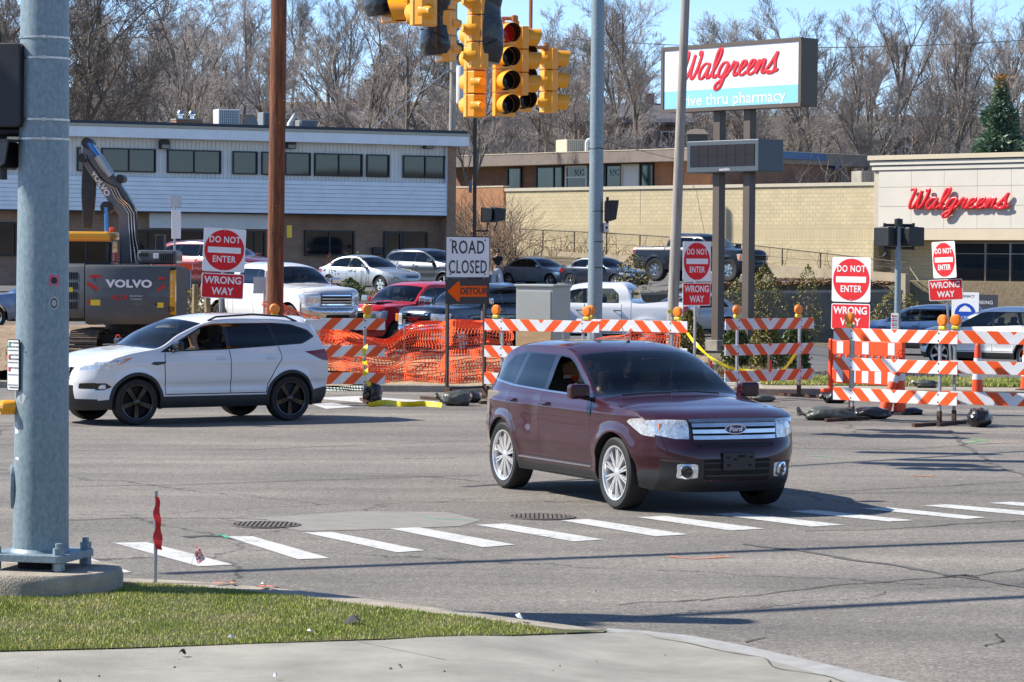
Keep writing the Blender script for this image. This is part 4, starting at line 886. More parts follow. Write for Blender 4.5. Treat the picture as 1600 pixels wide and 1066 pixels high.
# --- houses glimpsed through the trees
HW = mat('house_white_siding', (.52, .55, .58), .7); HR = mat('grey_shingle_roof', (.10, .10, .115), .85, var=.25, vscale=3); HB = mat('tan_siding', (.35, .31, .27), .8)
def house(px0, px1, py_top, py_eave, d, wm, label, brick=False, wins=3):
    a = at(px0, py_eave, d); b = at(px1, py_eave, d); w = b.x - a.x; zr = at(px0, py_top, d + 4).z; z0 = H((a.x + b.x) / 2, d) - 1
    t = thing('house', label, 'house', (a.x, d, 0), R(3)); box_part(t, 'wall', wm, 0, w, 0, 9, z0, a.z); q = MB(); q.add([(-.5, -.6, a.z), (w + .5, -.6, a.z), (w + .5, 4.5, zr), (-.5, 4.5, zr), (-.5, 9.6, a.z), (w + .5, 9.6, a.z), (-.5, -.6, a.z - .2), (w + .5, -.6, a.z - .2)], [(0, 1, 2, 3), (3, 2, 5, 4), (0, 3, 4), (1, 5, 2), (6, 7, 1, 0), (4, 5, 7, 6)]); r_ = q.build('roof', HR, t)
    q = MB(); q.box((w * .7, 4.6, zr + .2), (.7, .7, 1.2)); q.build('chimney', BR_ORANGE, r_)
    for k in range(wins): xx = w * (k + .5) / wins; window(t, xx - .7, xx + .7, a.z - 2.0, a.z - .7, -.02, [xx], fm=WHFR, fw=.08)
house(200, 392, 140, 178, 232, HW, 'white sided house with grey roof seen through trees above the office roof'); house(905, 1075, 160, 190, 225, BR_MID, 'long brick ranch house with grey roof beyond the steel pole among trees'); house(715, 830, 160, 185, 235, HW, 'pale blue house glimpsed between trunks beside the dark lamp pole', wins=2)
house(1395, 1450, 195, 215, 225, HB, 'small tan gabled house nearly hidden by trees above the pharmacy', wins=1); house(450, 640, 168, 186, 240, BR_MID, 'brown house in the trees above the right half of the office roof'); house(120, 215, 160, 176, 240, HW, 'pale house behind branches beside the big grey pole', wins=2)
# ---------------------------------------------------------------- trees
BARK = mat('grey_brown_bark', (.17, .145, .125), .9, var=.35, vscale=3, bump=1, bscale=18); TWIG = mat('twig_bark', (.335, .295, .27), .9, var=.25, vscale=.6); BARKD = mat('dark_bark', (.15, .125, .105), .9, var=.3, vscale=3, bump=1, bscale=18)
def tree_mesh(seed, h, spread, levels=6, lean=0.0, fork=.18, tw=.02, nmul=1.0):
    rg = random.Random(seed); V1 = []; F1 = []; V2 = []; F2 = []
    def seg(V, F, p, q, r0, r1, n):
        d = (q - p); L = d.length
        if L < 1e-5: return
        d = d / L; u = d.orthogonal().normalized(); w = d.cross(u); o = len(V)
        for c, r_ in ((p, r0), (q, r1)):
            for k in range(n): a = 6.2832 * k / n; V.append(tuple(c + (u * math.cos(a) + w * math.sin(a)) * r_))
        for k in range(n): F.append((o + k, o + (k + 1) % n, o + n + (k + 1) % n, o + n + k))
    def grow(p, d, L, r, lev):
        nseg = 5 if lev == 0 else (4 if lev < 3 else (3 if lev < 5 else 2)); sl = L / nseg; pts = [p]; rs = [r]; wig = .08 + .035 * lev
        for i in range(nseg):
            d = (d + Vector((rg.gauss(0, wig), rg.gauss(0, wig), rg.gauss(.03 if lev > 0 else .05, wig * .7)))).normalized(); p2 = p + d * sl; r2 = r * (1 - .72 * (i + 1) / nseg) if lev > 0 else r * (1 - .55 * (i + 1) / nseg)
            r2 = max(r2, tw * .55)
            if lev <= 2: seg(V1, F1, p, p2, rs[-1], r2, 6 if lev < 2 else 4)
            else: seg(V2, F2, p, p2, max(rs[-1], tw * .6), r2, 3)
            p = p2; pts.append(p); rs.append(r2)
        if lev >= levels: return
        nb = {0: 7, 1: 7, 2: 6, 3: 5, 4: 3.6, 5: 3}[lev]; nb = max(2, int(nb * nmul + rg.uniform(-.5, .9)))
        for b in range(nb):
            t = lerp(fork if lev == 0 else .15, 1.0, (b + rg.random()) / nb); i = min(nseg - 1, int(t * nseg)); q = pts[i].lerp(pts[i + 1], t * nseg - i); base = (pts[i + 1] - pts[i]).normalized()
            a = rg.uniform(0, 6.28); u = base.orthogonal().normalized(); w = base.cross(u); side = u * math.cos(a) + w * math.sin(a); k = rg.uniform(.55, 1.05) * spread if lev < 2 else rg.uniform(.45, .95)
            nd = (base + side * k + Vector((0, 0, .30))).normalized(); rr = rs[i] * rg.uniform(.45, .72); LL = L * (rg.uniform(.42, .72) if lev > 0 else rg.uniform(.35, .6)) * (1.12 - .4 * t)
            grow(q, nd, LL, rr, lev + 1)
    grow(Vector((0, 0, -.3)), Vector((lean, rg.gauss(0, .03), 1)).normalized(), h * .82, h * .0165, 0)
    def mk(nm, V, F): me = bpy.data.meshes.new(nm); me.from_pydata(V, [], F); return me
    return mk('trunk', V1, F1), mk('crown', V2, F2)
PROTO = []
for k, (h, sp_, fk, ln) in enumerate(((15, .85, .16, .05), (16, .6, .25, -.04), (13, 1.15, .12, .12), (17, .7, .3, 0), (14, .95, .2, -.1), (11, .8, .08, .05))):
    a, b = tree_mesh(100 + k * 7, h, sp_, 5, ln, fk, .018); PROTO.append((a, b, h))
BIGT = tree_mesh(777, 16, 1.25, 5, .1, .10, .02, 1.05)
def put_tree(x, y, hs, k, rz, bark, twm, label, group=None, meshes=None, name='bare_tree', sxy=1.0):
    a, b, h = PROTO[k] if meshes is None else (meshes[0], meshes[1], 16.0); s = hs / h; t = thing(name, label, 'tree', (x, y, H(x, y)), rz, group); t.scale = (s * sxy, s * sxy, s)
    for me, m_, nm in ((a, bark, 'trunk'), (b, twm, 'crown')):
        if not me.materials: me.materials.append(m_)
        o = bpy.data.objects.new(nm, me); link(o); o.parent = t
    return t
for a, b, h in PROTO: a.materials.append(BARK); b.materials.append(TWIG)
BIGT[0].materials.append(BARKD); BIGT[1].materials.append(BARKD)
random.seed(21); WG = 'bare trees in the woods on the hill'; WL = 'bare grey brown tree in the dense leafless woods on the hill behind the buildings'
SKY = Spl([0, 200, 420, 560, 640, 720, 800, 880, 960, 1040, 1120, 1200, 1300, 1360, 1450, 1520, 1600, 1700], [-40, -30, 0, -5, 25, 30, 60, 25, 0, 40, 10, 40, 35, 25, 30, 15, -10, -10])
def crown_h(px, d, py): return at(px, py, d).z
cnt = 0
for row, (d0, n_, off) in enumerate(((187, 9, 85), (196, 13, 125), (205, 11, 50), (225, 12, 22), (236, 15, 95), (250, 13, 0), (275, 17, 55), (292, 15, 0))):
    for i in range(n_):
        px = -60 + 1720 * (i + random.uniform(.15, .85)) / n_; d = d0 + random.uniform(-6, 6); py = SKY(px) + off + random.uniform(-5, 60); p = at(px, 300, d); hs = crown_h(px, d, py) - H(p.x, p.y)
        if 1510 < px < 1640 and row < 2: continue
        if (row == 0 and 715 < px < 1110): continue
        hs = max(5, hs); put_tree(p.x, d, hs, random.randrange(6), random.uniform(0, 6.28), BARK, TWIG, WL, WG, sxy=random.uniform(.85, 1.1) * max(.8, min(1.6, 13 / hs))); cnt += 1
# near trees that can be told apart
for px, d, py, k, lab in ((150, 150, -30, None, 'broad dark limbed tree spreading over the office roof beside the big grey pole'), (40, 152, -60, None, 'dark bare tree rising behind the big grey pole at the edge of the office'),
                          (560, 170, 10, 2, 'bare tree with an arching low limb behind the right half of the office roof'), (640, 176, 30, 0, 'bare forked tree between the hanging black bags and the office roof'), (305, 166, 5, 4, 'bare tree with pale stems behind the white air conditioner'),
                          (735, 172, 60, 5, 'small bare tree behind the dark lamp pole beside the office end wall'), (845, 192, 60, 1, 'leaning bare tree behind the yellow signal cluster'), (1000, 196, 10, 3, 'tall pale barked tree between the steel pole and the pharmacy sign'),
                          (1345, 190, 90, 5, 'low bushy bare tree just beyond the end of the dark brick wing'), (1390, 200, 10, 0, 'tall bare tree with forked trunk beyond the pharmacy roof'), (1495, 196, 20, 1, 'tall forked bare tree beside the spruce'), (1270, 198, 35, 4, 'bare tree rising directly behind the big pharmacy sign')):
    p = at(px, 300, d); hs = crown_h(px, d, py) - H(p.x, p.y)
    if k is None: put_tree(p.x, d, hs, 0, 2.2 + px * .01, BARKD, BARKD, lab, None, BIGT, sxy=1.1)
    else: put_tree(p.x, d, hs, k, px * .37, BARK, TWIG, lab)
# undergrowth: a mass of thin stems along the hill
random.seed(8); v = []; fc = []
def stem(p, d, L, w):
    o = len(v); q_ = p + d * L; s_ = Vector((w, 0, 0)); v.extend([tuple(p - s_), tuple(p + s_), tuple(q_ + s_ * .4), tuple(q_ - s_ * .4)]); fc.append((o, o + 1, o + 2, o + 3)); return q_
for k in range(13000):
    y = random.choice((172, 182, 192, 205, 225, 250)) + random.uniform(-6, 6); x = random.uniform(-.2, .2) * y
    if y < 190 and -6 < x < 12 + 4: continue
    p = Vector((x, y, H(x, y) - .1)); L = random.uniform(1.2, 4.2); a = Vector((random.gauss(0, .35), random.gauss(0, .35), 1)).normalized(); q1 = stem(p, a, L, .022)
    for j in range(5): stem(p.lerp(q1, random.uniform(.3, 1)), Vector((random.gauss(0, .7), random.gauss(0, .7), .8)).normalized(), L * random.uniform(.25, .5), .014)
me = bpy.data.meshes.new('undergrowth'); me.from_pydata(v, [], fc); me.materials.append(TWIG); o = bpy.data.objects.new('undergrowth', me); link(o); tag(o, 'brown leafless brush covering the hillside under the trees', 'brush', kind='stuff')
# conifers
def conifer(px, d, py, r, label, c1, c2, name='spruce_tree', seed=4, n=2600, top=None):
    rg = random.Random(seed); p = at(px, 300, d); z0 = H(p.x, p.y); h = crown_h(px, d, py) - z0; t = thing(name, label, 'tree', (p.x, d, z0)); q = MB(); q.tube([(0, 0, -.3), (0, 0, h * .97)], [h * .02, .02], 8); q.build('trunk', BARK, t)
    V = []; F = []; m_ = blade_mat(name + '_needles_' + str(seed), [(.30, c1), (.62, c2)])
    for k in range(n):
        f_ = rg.random() ** .75; z = h * (.06 + .93 * (1 - f_ ** .9)) if False else h * (1 - f_ * .93); rad = r * (f_ ** .85) * (.55 + .45 * rg.random()) * (.78 + .32 * math.sin(z * 3.4 + 3)); a = rg.uniform(0, 6.28); rad *= .9 + .5 * noise.noise(Vector((math.cos(a) * 1.8, math.sin(a) * 1.8, z * .8 + seed))); c = Vector((math.cos(a) * rad, math.sin(a) * rad, z - .12 * rad))
        out = Vector((math.cos(a), math.sin(a), rg.uniform(-.45, .1))).normalized(); tan = Vector((-math.sin(a), math.cos(a), 0)); Lc = rg.uniform(.35, .75) * (.5 + f_)
        for j in range(5):
            dd = (out + tan * rg.gauss(0, .55) + Vector((0, 0, rg.gauss(.05, .35)))).normalized(); s_ = dd.cross(Vector((rg.gauss(0, 1), rg.gauss(0, 1), rg.gauss(0, 1)))).normalized() * Lc * .13; o = len(V)
            b0 = c + Vector((rg.gauss(0, .08), rg.gauss(0, .08), rg.gauss(0, .08))); V += [tuple(b0), tuple(b0 + dd * Lc * .5 + s_), tuple(b0 + dd * Lc), tuple(b0 + dd * Lc * .5 - s_)]; F.append((o, o + 1, o + 2, o + 3))
    me = bpy.data.meshes.new('crown'); me.from_pydata(V, [], F); me.materials.append(m_); o = bpy.data.objects.new('crown', me); link(o); o.parent = t
    if top:
        V = []; F = []
        for k in range(260):
            c = Vector((rg.gauss(0, .17), rg.gauss(0, .17), h * .95 + rg.uniform(-.6, .8))); dd = Vector((rg.gauss(0, .5), rg.gauss(0, .5), .6)).normalized() * .28; s_ = dd.cross(Vector((rg.gauss(0, 1), 1, 0))).normalized() * .06; o = len(V); V += [tuple(c), tuple(c + dd * .5 + s_), tuple(c + dd), tuple(c + dd * .5 - s_)]; F.append((o, o + 1, o + 2, o + 3))
        me = bpy.data.meshes.new('cone_cluster'); me.from_pydata(V, [], F); me.materials.append(mat('spruce_cones', (.34, .18, .05), .8, var=.3)); o = bpy.data.objects.new('cone_cluster', me); link(o); o.parent = t
    return t
conifer(1562, 176, 128, 3.0, 'blue green spruce with tan cones at its tip beside the pharmacy roof', (.05, .095, .06), (.21, .30, .20), top=True, n=5200)
conifer(700, 262, 20, 4.0, 'distant green pine showing above the black signal bags', (.03, .055, .02), (.09, .12, .04), 'pine_tree', 9, 1500); conifer(600, 268, 70, 4.0, 'dark pine deep in the woods beside the wooden pole', (.03, .05, .02), (.07, .10, .035), 'pine_tree', 12, 1300)
conifer(150, 240, 15, 4.5, 'dark green pine behind the branches beside the big grey pole', (.025, .045, .018), (.06, .085, .03), 'pine_tree', 14, 1500)
# bushes in the beds
def bush(px, py, d, w, h, label, c1, c2, n, bare=.3, name='bush', seed=1, group=None, cone=False):
    rg = random.Random(seed); p = at(px, py, d); z0 = H(p.x, p.y); t = thing(name, label, 'bush', (p.x, p.y, z0), 0, group); q = MB()
    for k in range(14 if n > 500 else 5):
        a = rg.uniform(0, 6.28); e = Vector((math.cos(a) * w * .45 * rg.random(), math.sin(a) * w * .45 * rg.random(), h * rg.uniform(.5, 1.0))); q.tube([(0, 0, -.1), e * .5 + Vector((0, 0, .05)), e], [.02, .012, .004], 4, False)
    q.build('stems', BARK, t); V = []; F = []
    for k in range(n):
        z = rg.random(); a = rg.uniform(0, 6.28); pr = (math.sin(math.pi * min(1, z * .9 + .12)) ** .6) if not cone else (1 - z) ** .55 * min(1, z * 8 + .4); rad = w / 2 * pr * (.45 + .55 * rg.random() ** .5) * (.8 + .4 * noise.noise(Vector((math.cos(a) * 1.5, math.sin(a) * 1.5, z * 3 + seed))))
        c = Vector((math.cos(a) * rad, math.sin(a) * rad, z * h)); dd = Vector((rg.gauss(0, 1), rg.gauss(0, 1), rg.gauss(.4, 1))).normalized() * rg.uniform(.05, .10); s_ = dd.cross(Vector((rg.gauss(0, 1), rg.gauss(0, 1), rg.gauss(0, 1)))).normalized() * .028; o = len(V)
        V += [tuple(c), tuple(c + dd * .5 + s_), tuple(c + dd), tuple(c + dd * .5 - s_)]; F.append((o, o + 1, o + 2, o + 3))
    me = bpy.data.meshes.new('leaves'); me.from_pydata(V, [], F); me.materials.append(blade_mat('leaves_%d_%d' % (int(c1[1] * 1000), int(c2[1] * 1000)), [(.3, c1), (.6, c2)])); o = bpy.data.objects.new('leaves', me); link(o); o.parent = t; return t
YG = ((.07, .075, .015), (.24, .20, .05)); DG = ((.035, .065, .018), (.13, .16, .045))
for i, (px, d, w, h, lab, cc, n_) in enumerate(((1195, 94, 1.7, 2.5, 'yellow green bush against the dark retaining wall between the sign posts', YG, 2200), (1262, 97, 1.3, 2.7, 'thin straggly bush against the dark retaining wall behind the striped barricade', YG, 700), (1150, 93, 1.2, 1.9, 'sparse bush squeezed between the brown sign post and retaining wall', YG, 900), (1400, 96, 2.6, 1.9, 'dark bush at the end of the retaining wall behind the wrong way sign', YG, 1800),
        (1150, 63.5, .85, 1.05, 'clipped arborvitae behind the left half of the short barricade', DG, 2600), (1198, 62, .95, 1.25, 'rounded green arborvitae in the middle of the short barricade', YG, 3000), (1244, 63, .9, 1.15, 'dark arborvitae behind the far post of the short barricade', DG, 2600), (1078, 64, .8, 1.35, 'green shrub beside the base of the leaning grey pole', YG, 2200),
        (548, 88, 1.7, 1.6, 'spiky green juniper between the white and the red pickup', DG, 2400), (560, 88, .9, 2.5, 'thin bare sapling rising out of the juniper', DG, 120), (515, 96, .7, 2.2, 'small sapling with rusty leaves in front of the silver sedan', ((.2, .08, .03), (.4, .16, .06)), 160), (620, 96, .6, 1.9, 'thin sapling in front of the silver sedan hood', YG, 120),
        (798, 97, .9, .9, 'small dry shrub in front of the grey compact sedan', YG, 320), (838, 97, .8, .8, 'small dry shrub left of the tall steel pole', YG, 260), (990, 96, 1.6, 1.5, 'dry shrub behind the white pickup cab', YG, 700), (1012, 95, .8, 1.2, 'rusty leaved shrub beside the leaning grey pole', ((.2, .08, .03), (.4, .2, .06)), 260), (1340, 98, 2.2, 1.2, 'low dark bush behind the do not enter sign post', DG, 1200), (305, 66, 1.3, 1.7, 'yellow green shrub behind the excavator counterweight', YG, 1200))):
    bush(px, 440, d, w, h, lab, cc[0], cc[1], n_, seed=i + 3)
# brush tangle beside the office end
random.seed(4); q = MB()
for k in range(260):
    x = random.uniform(-3.2, .2); y = 150 + random.uniform(-6, 6); p = Vector((x, y, H(x, y))); pts = [p.copy()]; d_ = Vector((random.gauss(0, .4), random.gauss(0, .2), 1)).normalized()
    for j in range(5): p = p + d_ * random.uniform(.4, 1.0); d_ = (d_ + Vector((random.gauss(0, .3), random.gauss(0, .3), -.1))).normalized(); pts.append(p.copy())
    q.tube(pts, [.03, .025, .02, .016, .012, .008], 3, False)
o = q.build('brush_thicket', VINE, kind='stuff'); tag(o, 'thicket of bare brown stems between the office end and the tan wall', 'brush')
# mulch and fallen leaves above the retaining wall
random.seed(14); v = []; fc = []
for k in range(6500):
    if k < 4500: t_ = random.random(); x = 4.5 + 10 * t_; y = 95.3 + .9 * (x - 4.3) + abs(random.gauss(0, 1.0))
    else: x = random.uniform(11.5, 15.5); y = random.uniform(104, 128)
    z = H(x, y) + .03 + random.random() * .12; a = random.uniform(0, 6.28); s_ = random.uniform(.03, .08); o = len(v); v += [(x - s_, y, z), (x + s_ * .3, y - s_, z + random.uniform(0, .06)), (x + s_, y, z + random.uniform(0, .06)), (x, y + s_, z)]; fc.append((o, o + 1, o + 2, o + 3))
me = bpy.data.meshes.new('leaf_litter'); me.from_pydata(v, [], fc); me.materials.append(blade_mat('fallen_leaf', [(.3, (.10, .055, .03)), (.5, (.24, .15, .08)), (.65, (.4, .28, .16))])); o = bpy.data.objects.new('leaf_litter', me); link(o); tag(o, 'fallen brown leaves on the bank above the retaining wall', 'leaves', kind='stuff')
# ---------------------------------------------------------------- vehicles: shapes
def paint(name, col, metal=0.0, rough=0.28, flake=0.0, dirt=0.25):
    m = mat(name, col, rough, metal, coat=1.0, spec=.25); n, l, b = nodes_of(m); tc = n.new('ShaderNodeTexCoord')
    z = noise_n(n, l, tc.outputs['Object'], 3.0, 8, 0.7); sp = n.new('ShaderNodeSeparateXYZ'); l.new(tc.outputs['Object'], sp.inputs[0])
    low = mth(n, l, 'SUBTRACT', 0.95, sp.outputs[2], True); f = mth(n, l, 'MULTIPLY', mth(n, l, 'MULTIPLY', low, z), dirt * 1.6, True)
    c = mixc(n, l, f, tuple(col), (0.20, 0.17, 0.14)); l.new(c, b.inputs['Base Color'])
    rr = mth(n, l, 'ADD', mth(n, l, 'MULTIPLY', z, 0.16), rough - 0.05); l.new(rr, b.inputs['Roughness'])
    b.inputs['Coat Roughness'].default_value = 0.05
    wv = noise_n(n, l, tc.outputs['Object'], 1.3, 2, 0.5); bp = n.new('ShaderNodeBump'); bp.inputs['Strength'].default_value = 0.12; bp.inputs['Distance'].default_value = 0.05
    l.new(wv, bp.inputs['Height']); l.new(bp.outputs[0], b.inputs['Coat Normal']); return m
def rect(a0, a1, b0, b1): return [(a0, b0), (a0, b1), (a1, b1), (a1, b0)]
def mirrored(nm, poly): return [(nm + '#a', poly), (nm + '#b', [(a, -b) for a, b in poly])]
BIG = 9
def edge_spec():
    nd = [(2.20, .22, 1.97, .24, 3.6), (2.34, .34, 2.06, .34, 3.9), (2.37, .52, 2.10, .52, 3.9), (2.35, .66, 2.10, .66, 3.9), (2.31, .745, 2.08, .76, 3.9), (2.245, .965, 1.99, .94, 3.8),
          (2.17, 1.005, 1.90, .985, 3.6), (1.75, 1.085, 1.58, 1.05, 3.6), (1.15, 1.155, 1.15, 1.085, 3), (1.02, 1.17, .92, 1.12, 2.2), (.62, 1.41, .42, 1.365, 2.2), (.20, 1.605, .02, 1.55, 2.6),
          (-.1, 1.662, -.2, 1.60, 3.2), (-.9, 1.685, -.9, 1.625, 3.4), (-1.6, 1.655, -1.55, 1.58, 3.2), (-1.98, 1.60, -1.82, 1.48, 2.6), (-2.08, 1.48, -1.93, 1.38, 2.5), (-2.28, 1.12, -2.14, 1.08, 3),
          (-2.33, .95, -2.14, .93, 3), (-2.36, .62, -2.12, .62, 3), (-2.35, .42, -2.1, .42, 3), (-2.25, .26, -2.02, .26, 3)]
    side = [('window#f', rnd([(.70, 1.15), (.10, 1.465), (-.06, 1.515), (-.30, 1.53), (-.36, 1.16)])), ('rear_window', rnd([(-.45, 1.165), (-.41, 1.535), (-1.08, 1.53), (-1.22, 1.185)])),
            ('rear_window#q', rnd([(-1.31, 1.19), (-1.17, 1.53), (-1.50, 1.50), (-1.93, 1.23)])), ('black', rnd([(.76, 1.135), (.10, 1.49), (-.08, 1.54), (-1.2, 1.55), (-1.52, 1.52), (-2.0, 1.215), (-.4, 1.145)])),
            ('headlight', rnd([(2.2, .775), (1.93, .80), (1.66, .925), (1.72, .955), (2.2, 1.0)], .03)), ('amber#m', rect(1.5, 1.6, .60, .63)),
            ('taillight', rnd([(-1.98, .95), (-2.02, 1.12), (-2.3, 1.15), (-2.3, .93)])),
            ('seam', [(.80, 1.12), (.87, .95), (.86, .43)]), ('seam#', [(-.405, 1.14), (-.41, .43)]), ('seam##', [(-1.27, 1.17), (-1.27, 1.0), (-1.08, .74), (-.96, .60), (-.93, .43)]), ('seam###', [(.86, .43), (-.93, .43)]),
            ('door', [(.80, 1.12), (.87, .95), (.86, .43), (-.41, .43), (-.405, 1.14)]), ('door#r', [(-.405, 1.14), (-.41, .43), (-.93, .43), (-.96, .6), (-1.08, .74), (-1.27, 1.0), (-1.27, 1.17)]),
            ('cladding', [(2.3, .0), (2.3, .44), (1.9, .45), (1.75, .37), (0.9, .36), (-.95, .36), (-1.9, .40), (-2.5, .42), (-2.5, 0)])]
    side = [(a.rstrip('#'), b) if a.startswith('seam') else (a, b) for a, b in side]
    st = [('windshield', rnd(rect(9.12, 10.93, -.94, .94), .1)), ('black', rnd(rect(9.02, 11.0, -.97, .97), .08)), ('opening', rect(4.05, 4.92, -.60, .60)), ('back_glass', rect(16.1, 16.9, -.85, .85)),
          ('opening', rect(3.35, 3.72, -.55, .55)), ('opening', rnd(rect(1.1, 2.35, -.50, .50), .08)), ('seam', [(5.35, -.60), (5.5, -.9), (8.4, -.93)]), ('seam', [(5.35, .60), (5.5, .9), (8.4, .93)]), ('seam', [(5.3, -.62), (5.3, .62)])]
    st += mirrored('headlight', [(4.1, .635), (5.0, .615), (5.22, .8), (5.3, 1.2), (4.35, 1.2), (4.1, .8)]) + mirrored('fog', rnd(rect(1.2, 2.0, .58, .83), .08)) + mirrored('cladding', [(-1, 0), (-1, 1.2), (2.0, 1.2), (2.2, .52), (1.0, .50), (1.0, 0)])
    st += mirrored('taillight', rect(17.0, 18.2, .7, 1.2))
    return dict(nodes=nd, plan=[(-2.14, .80), (-1.9, .88), (-1.4, .94), (0, .955), (1.2, .945), (1.7, .92), (1.95, .865), (2.08, .80)],
                vert=[(.2, -.10), (.35, -.045), (.50, -.03), (.55, -.012), (.8, 0), (.95, -.004), (.985, .0), (1.01, -.022), (1.10, -.055), (1.18, -.10), (1.4, -.175), (1.56, -.24), (1.62, -.275)],
                axles=(1.40, -1.42), wr=.375, ar=.43, ww=.245, rr=.285, zb=.26, flare=.019, side=side, strip=st, cabin=(-1.95, 1.0, 1.10), seats=(.05, -.95), rim=RIMC, spokes=10, spw=.020, dbl=True,
                seatmat=CLOTH_T, intmat=mat('tan_grey_cabin_trim', (.20, .175, .145), .8), dents=((-.62, .86, .16, .22, .022), (-.35, .6, .2, .12, .012), (1.6, .62, .1, .1, .015)), open={-1: ('window#f',)})
def escape_spec():
    nd = [(2.12, .22, 1.86, .24, 3), (2.22, .36, 1.93, .36, 3), (2.26, .55, 1.97, .55, 3), (2.24, .70, 1.96, .72, 3), (2.19, .90, 1.88, .92, 3), (2.10, 1.0, 1.74, 1.0, 3), (1.85, 1.075, 1.58, 1.055, 3), (1.32, 1.165, 1.2, 1.125, 3),
          (1.2, 1.185, 1.02, 1.15, 2.2), (.75, 1.42, .55, 1.375, 2.2), (.3, 1.60, .12, 1.535, 2.4), (-.05, 1.66, -.12, 1.58, 2.6), (-.9, 1.685, -.9, 1.60, 2.8), (-1.6, 1.645, -1.5, 1.555, 2.8), (-2.0, 1.585, -1.78, 1.48, 2.6),
          (-2.06, 1.50, -1.88, 1.40, 2.5), (-2.2, 1.15, -2.06, 1.12, 3), (-2.25, .92, -2.09, .92, 3), (-2.27, .60, -2.08, .6, 3), (-2.24, .4, -2.06, .4, 3), (-2.15, .26, -1.98, .26, 3)]
    side = [('window#f', rnd([(.82, 1.13), (.16, 1.475), (-.0, 1.515), (-.20, 1.52), (-.24, 1.155)])), ('rear_window', rnd([(-.30, 1.16), (-.27, 1.525), (-1.0, 1.525), (-1.12, 1.20)])),
            ('rear_window#q', rnd([(-1.16, 1.205), (-1.05, 1.522), (-1.40, 1.50), (-1.68, 1.42), (-1.82, 1.33), (-1.6, 1.235)])),
            ('black', rnd([(.95, 1.105), (.15, 1.505), (-.05, 1.54), (-1.1, 1.545), (-1.45, 1.52), (-1.75, 1.43), (-1.88, 1.32), (-1.62, 1.21), (-.2, 1.135)])),
            ('headlight', rnd([(2.2, .83), (1.9, .84), (1.62, .955), (1.52, 1.0), (1.7, 1.0), (2.2, 1.0)], .02)), ('amber', rnd([(1.63, .93), (1.40, 1.035), (1.54, 1.02), (1.78, .93)], .01)),
            ('taillight', rnd([(-1.62, 1.09), (-1.95, .95), (-2.3, .92), (-2.3, 1.14)], .02)), ('black#v', rnd([(.90, .93), (.86, .965), (1.08, .965), (1.13, .93), (1.02, .91)], .01)),
            ('black#f', rnd([(2.2, .53), (1.86, .54), (1.74, .59), (1.84, .65), (2.2, .64)], .02)),
            ('seam', [(.86, 1.10), (.89, .95), (.86, .46)]), ('seam', [(-.262, 1.13), (-.27, .46)]), ('seam', [(-1.16, 1.18), (-1.18, 1.0), (-1.02, .76), (-.93, .60), (-.90, .46)]), ('seam', [(.86, .46), (-.90, .46)]),
            ('door', [(.86, 1.10), (.89, .95), (.86, .46), (-.27, .46), (-.262, 1.13)]), ('door#r', [(-.262, 1.13), (-.27, .46), (-.9, .46), (-.93, .6), (-1.02, .76), (-1.18, 1.0), (-1.16, 1.18)]),
            ('cladding', [(2.3, .0), (2.3, .36), (1.9, .385), (1.7, .41), (0.9, .43), (-.95, .43), (-1.6, .46), (-2.5, .60), (-2.5, 0)])]
    st = [('windshield', rnd(rect(8.12, 9.93, -.94, .94), .1)), ('black', rnd(rect(8.02, 10.0, -.97, .97), .08)), ('opening', rnd([(3.0, -.40), (3.9, -.52), (3.9, .52), (3.0, .40)], .05)), ('back_glass', rect(15.1, 15.9, -.9, .9)),
          ('opening', rnd(rect(1.2, 2.4, -.6, .6), .08)), ('seam', [(4.6, -.5), (5.2, -.88), (7.2, -.93)]), ('seam', [(4.6, .5), (5.2, .88), (7.2, .93)])]
    st += mirrored('headlight', [(3.6, .66), (4.3, .62), (4.6, .85), (4.95, 1.2), (3.7, 1.2)]) + mirrored('black', rnd(rect(2.05, 2.6, .72, 1.2), .08)) + [('cladding', rect(-1, 1.25, -1.2, 1.2))] + mirrored('taillight', rect(16.0, 17.0, .6, 1.2))
    return dict(nodes=nd, plan=[(-2.1, .78), (-1.85, .86), (-1.4, .905), (0, .92), (1.2, .91), (1.65, .885), (1.9, .81), (2.0, .74)],
                vert=[(.2, -.09), (.35, -.04), (.5, -.03), (.60, -.034), (.66, -.012), (.85, -.002), (.925, .002), (.955, .012), (.985, -.004), (1.06, -.03), (1.15, -.085), (1.4, -.17), (1.56, -.235), (1.62, -.27)],
                axles=(1.34, -1.35), wr=.355, ar=.40, ww=.235, rr=.268, zb=.25, flare=.02, side=side, strip=st, cabin=(-1.8, 1.1, 1.10), seats=(.05, -.85), rim=GLOSSB, spokes=5, spw=.036, dbl=True, arch_trim=.05,
                mats=dict(fog=LAMP_W), open={1: ('window#f',)})
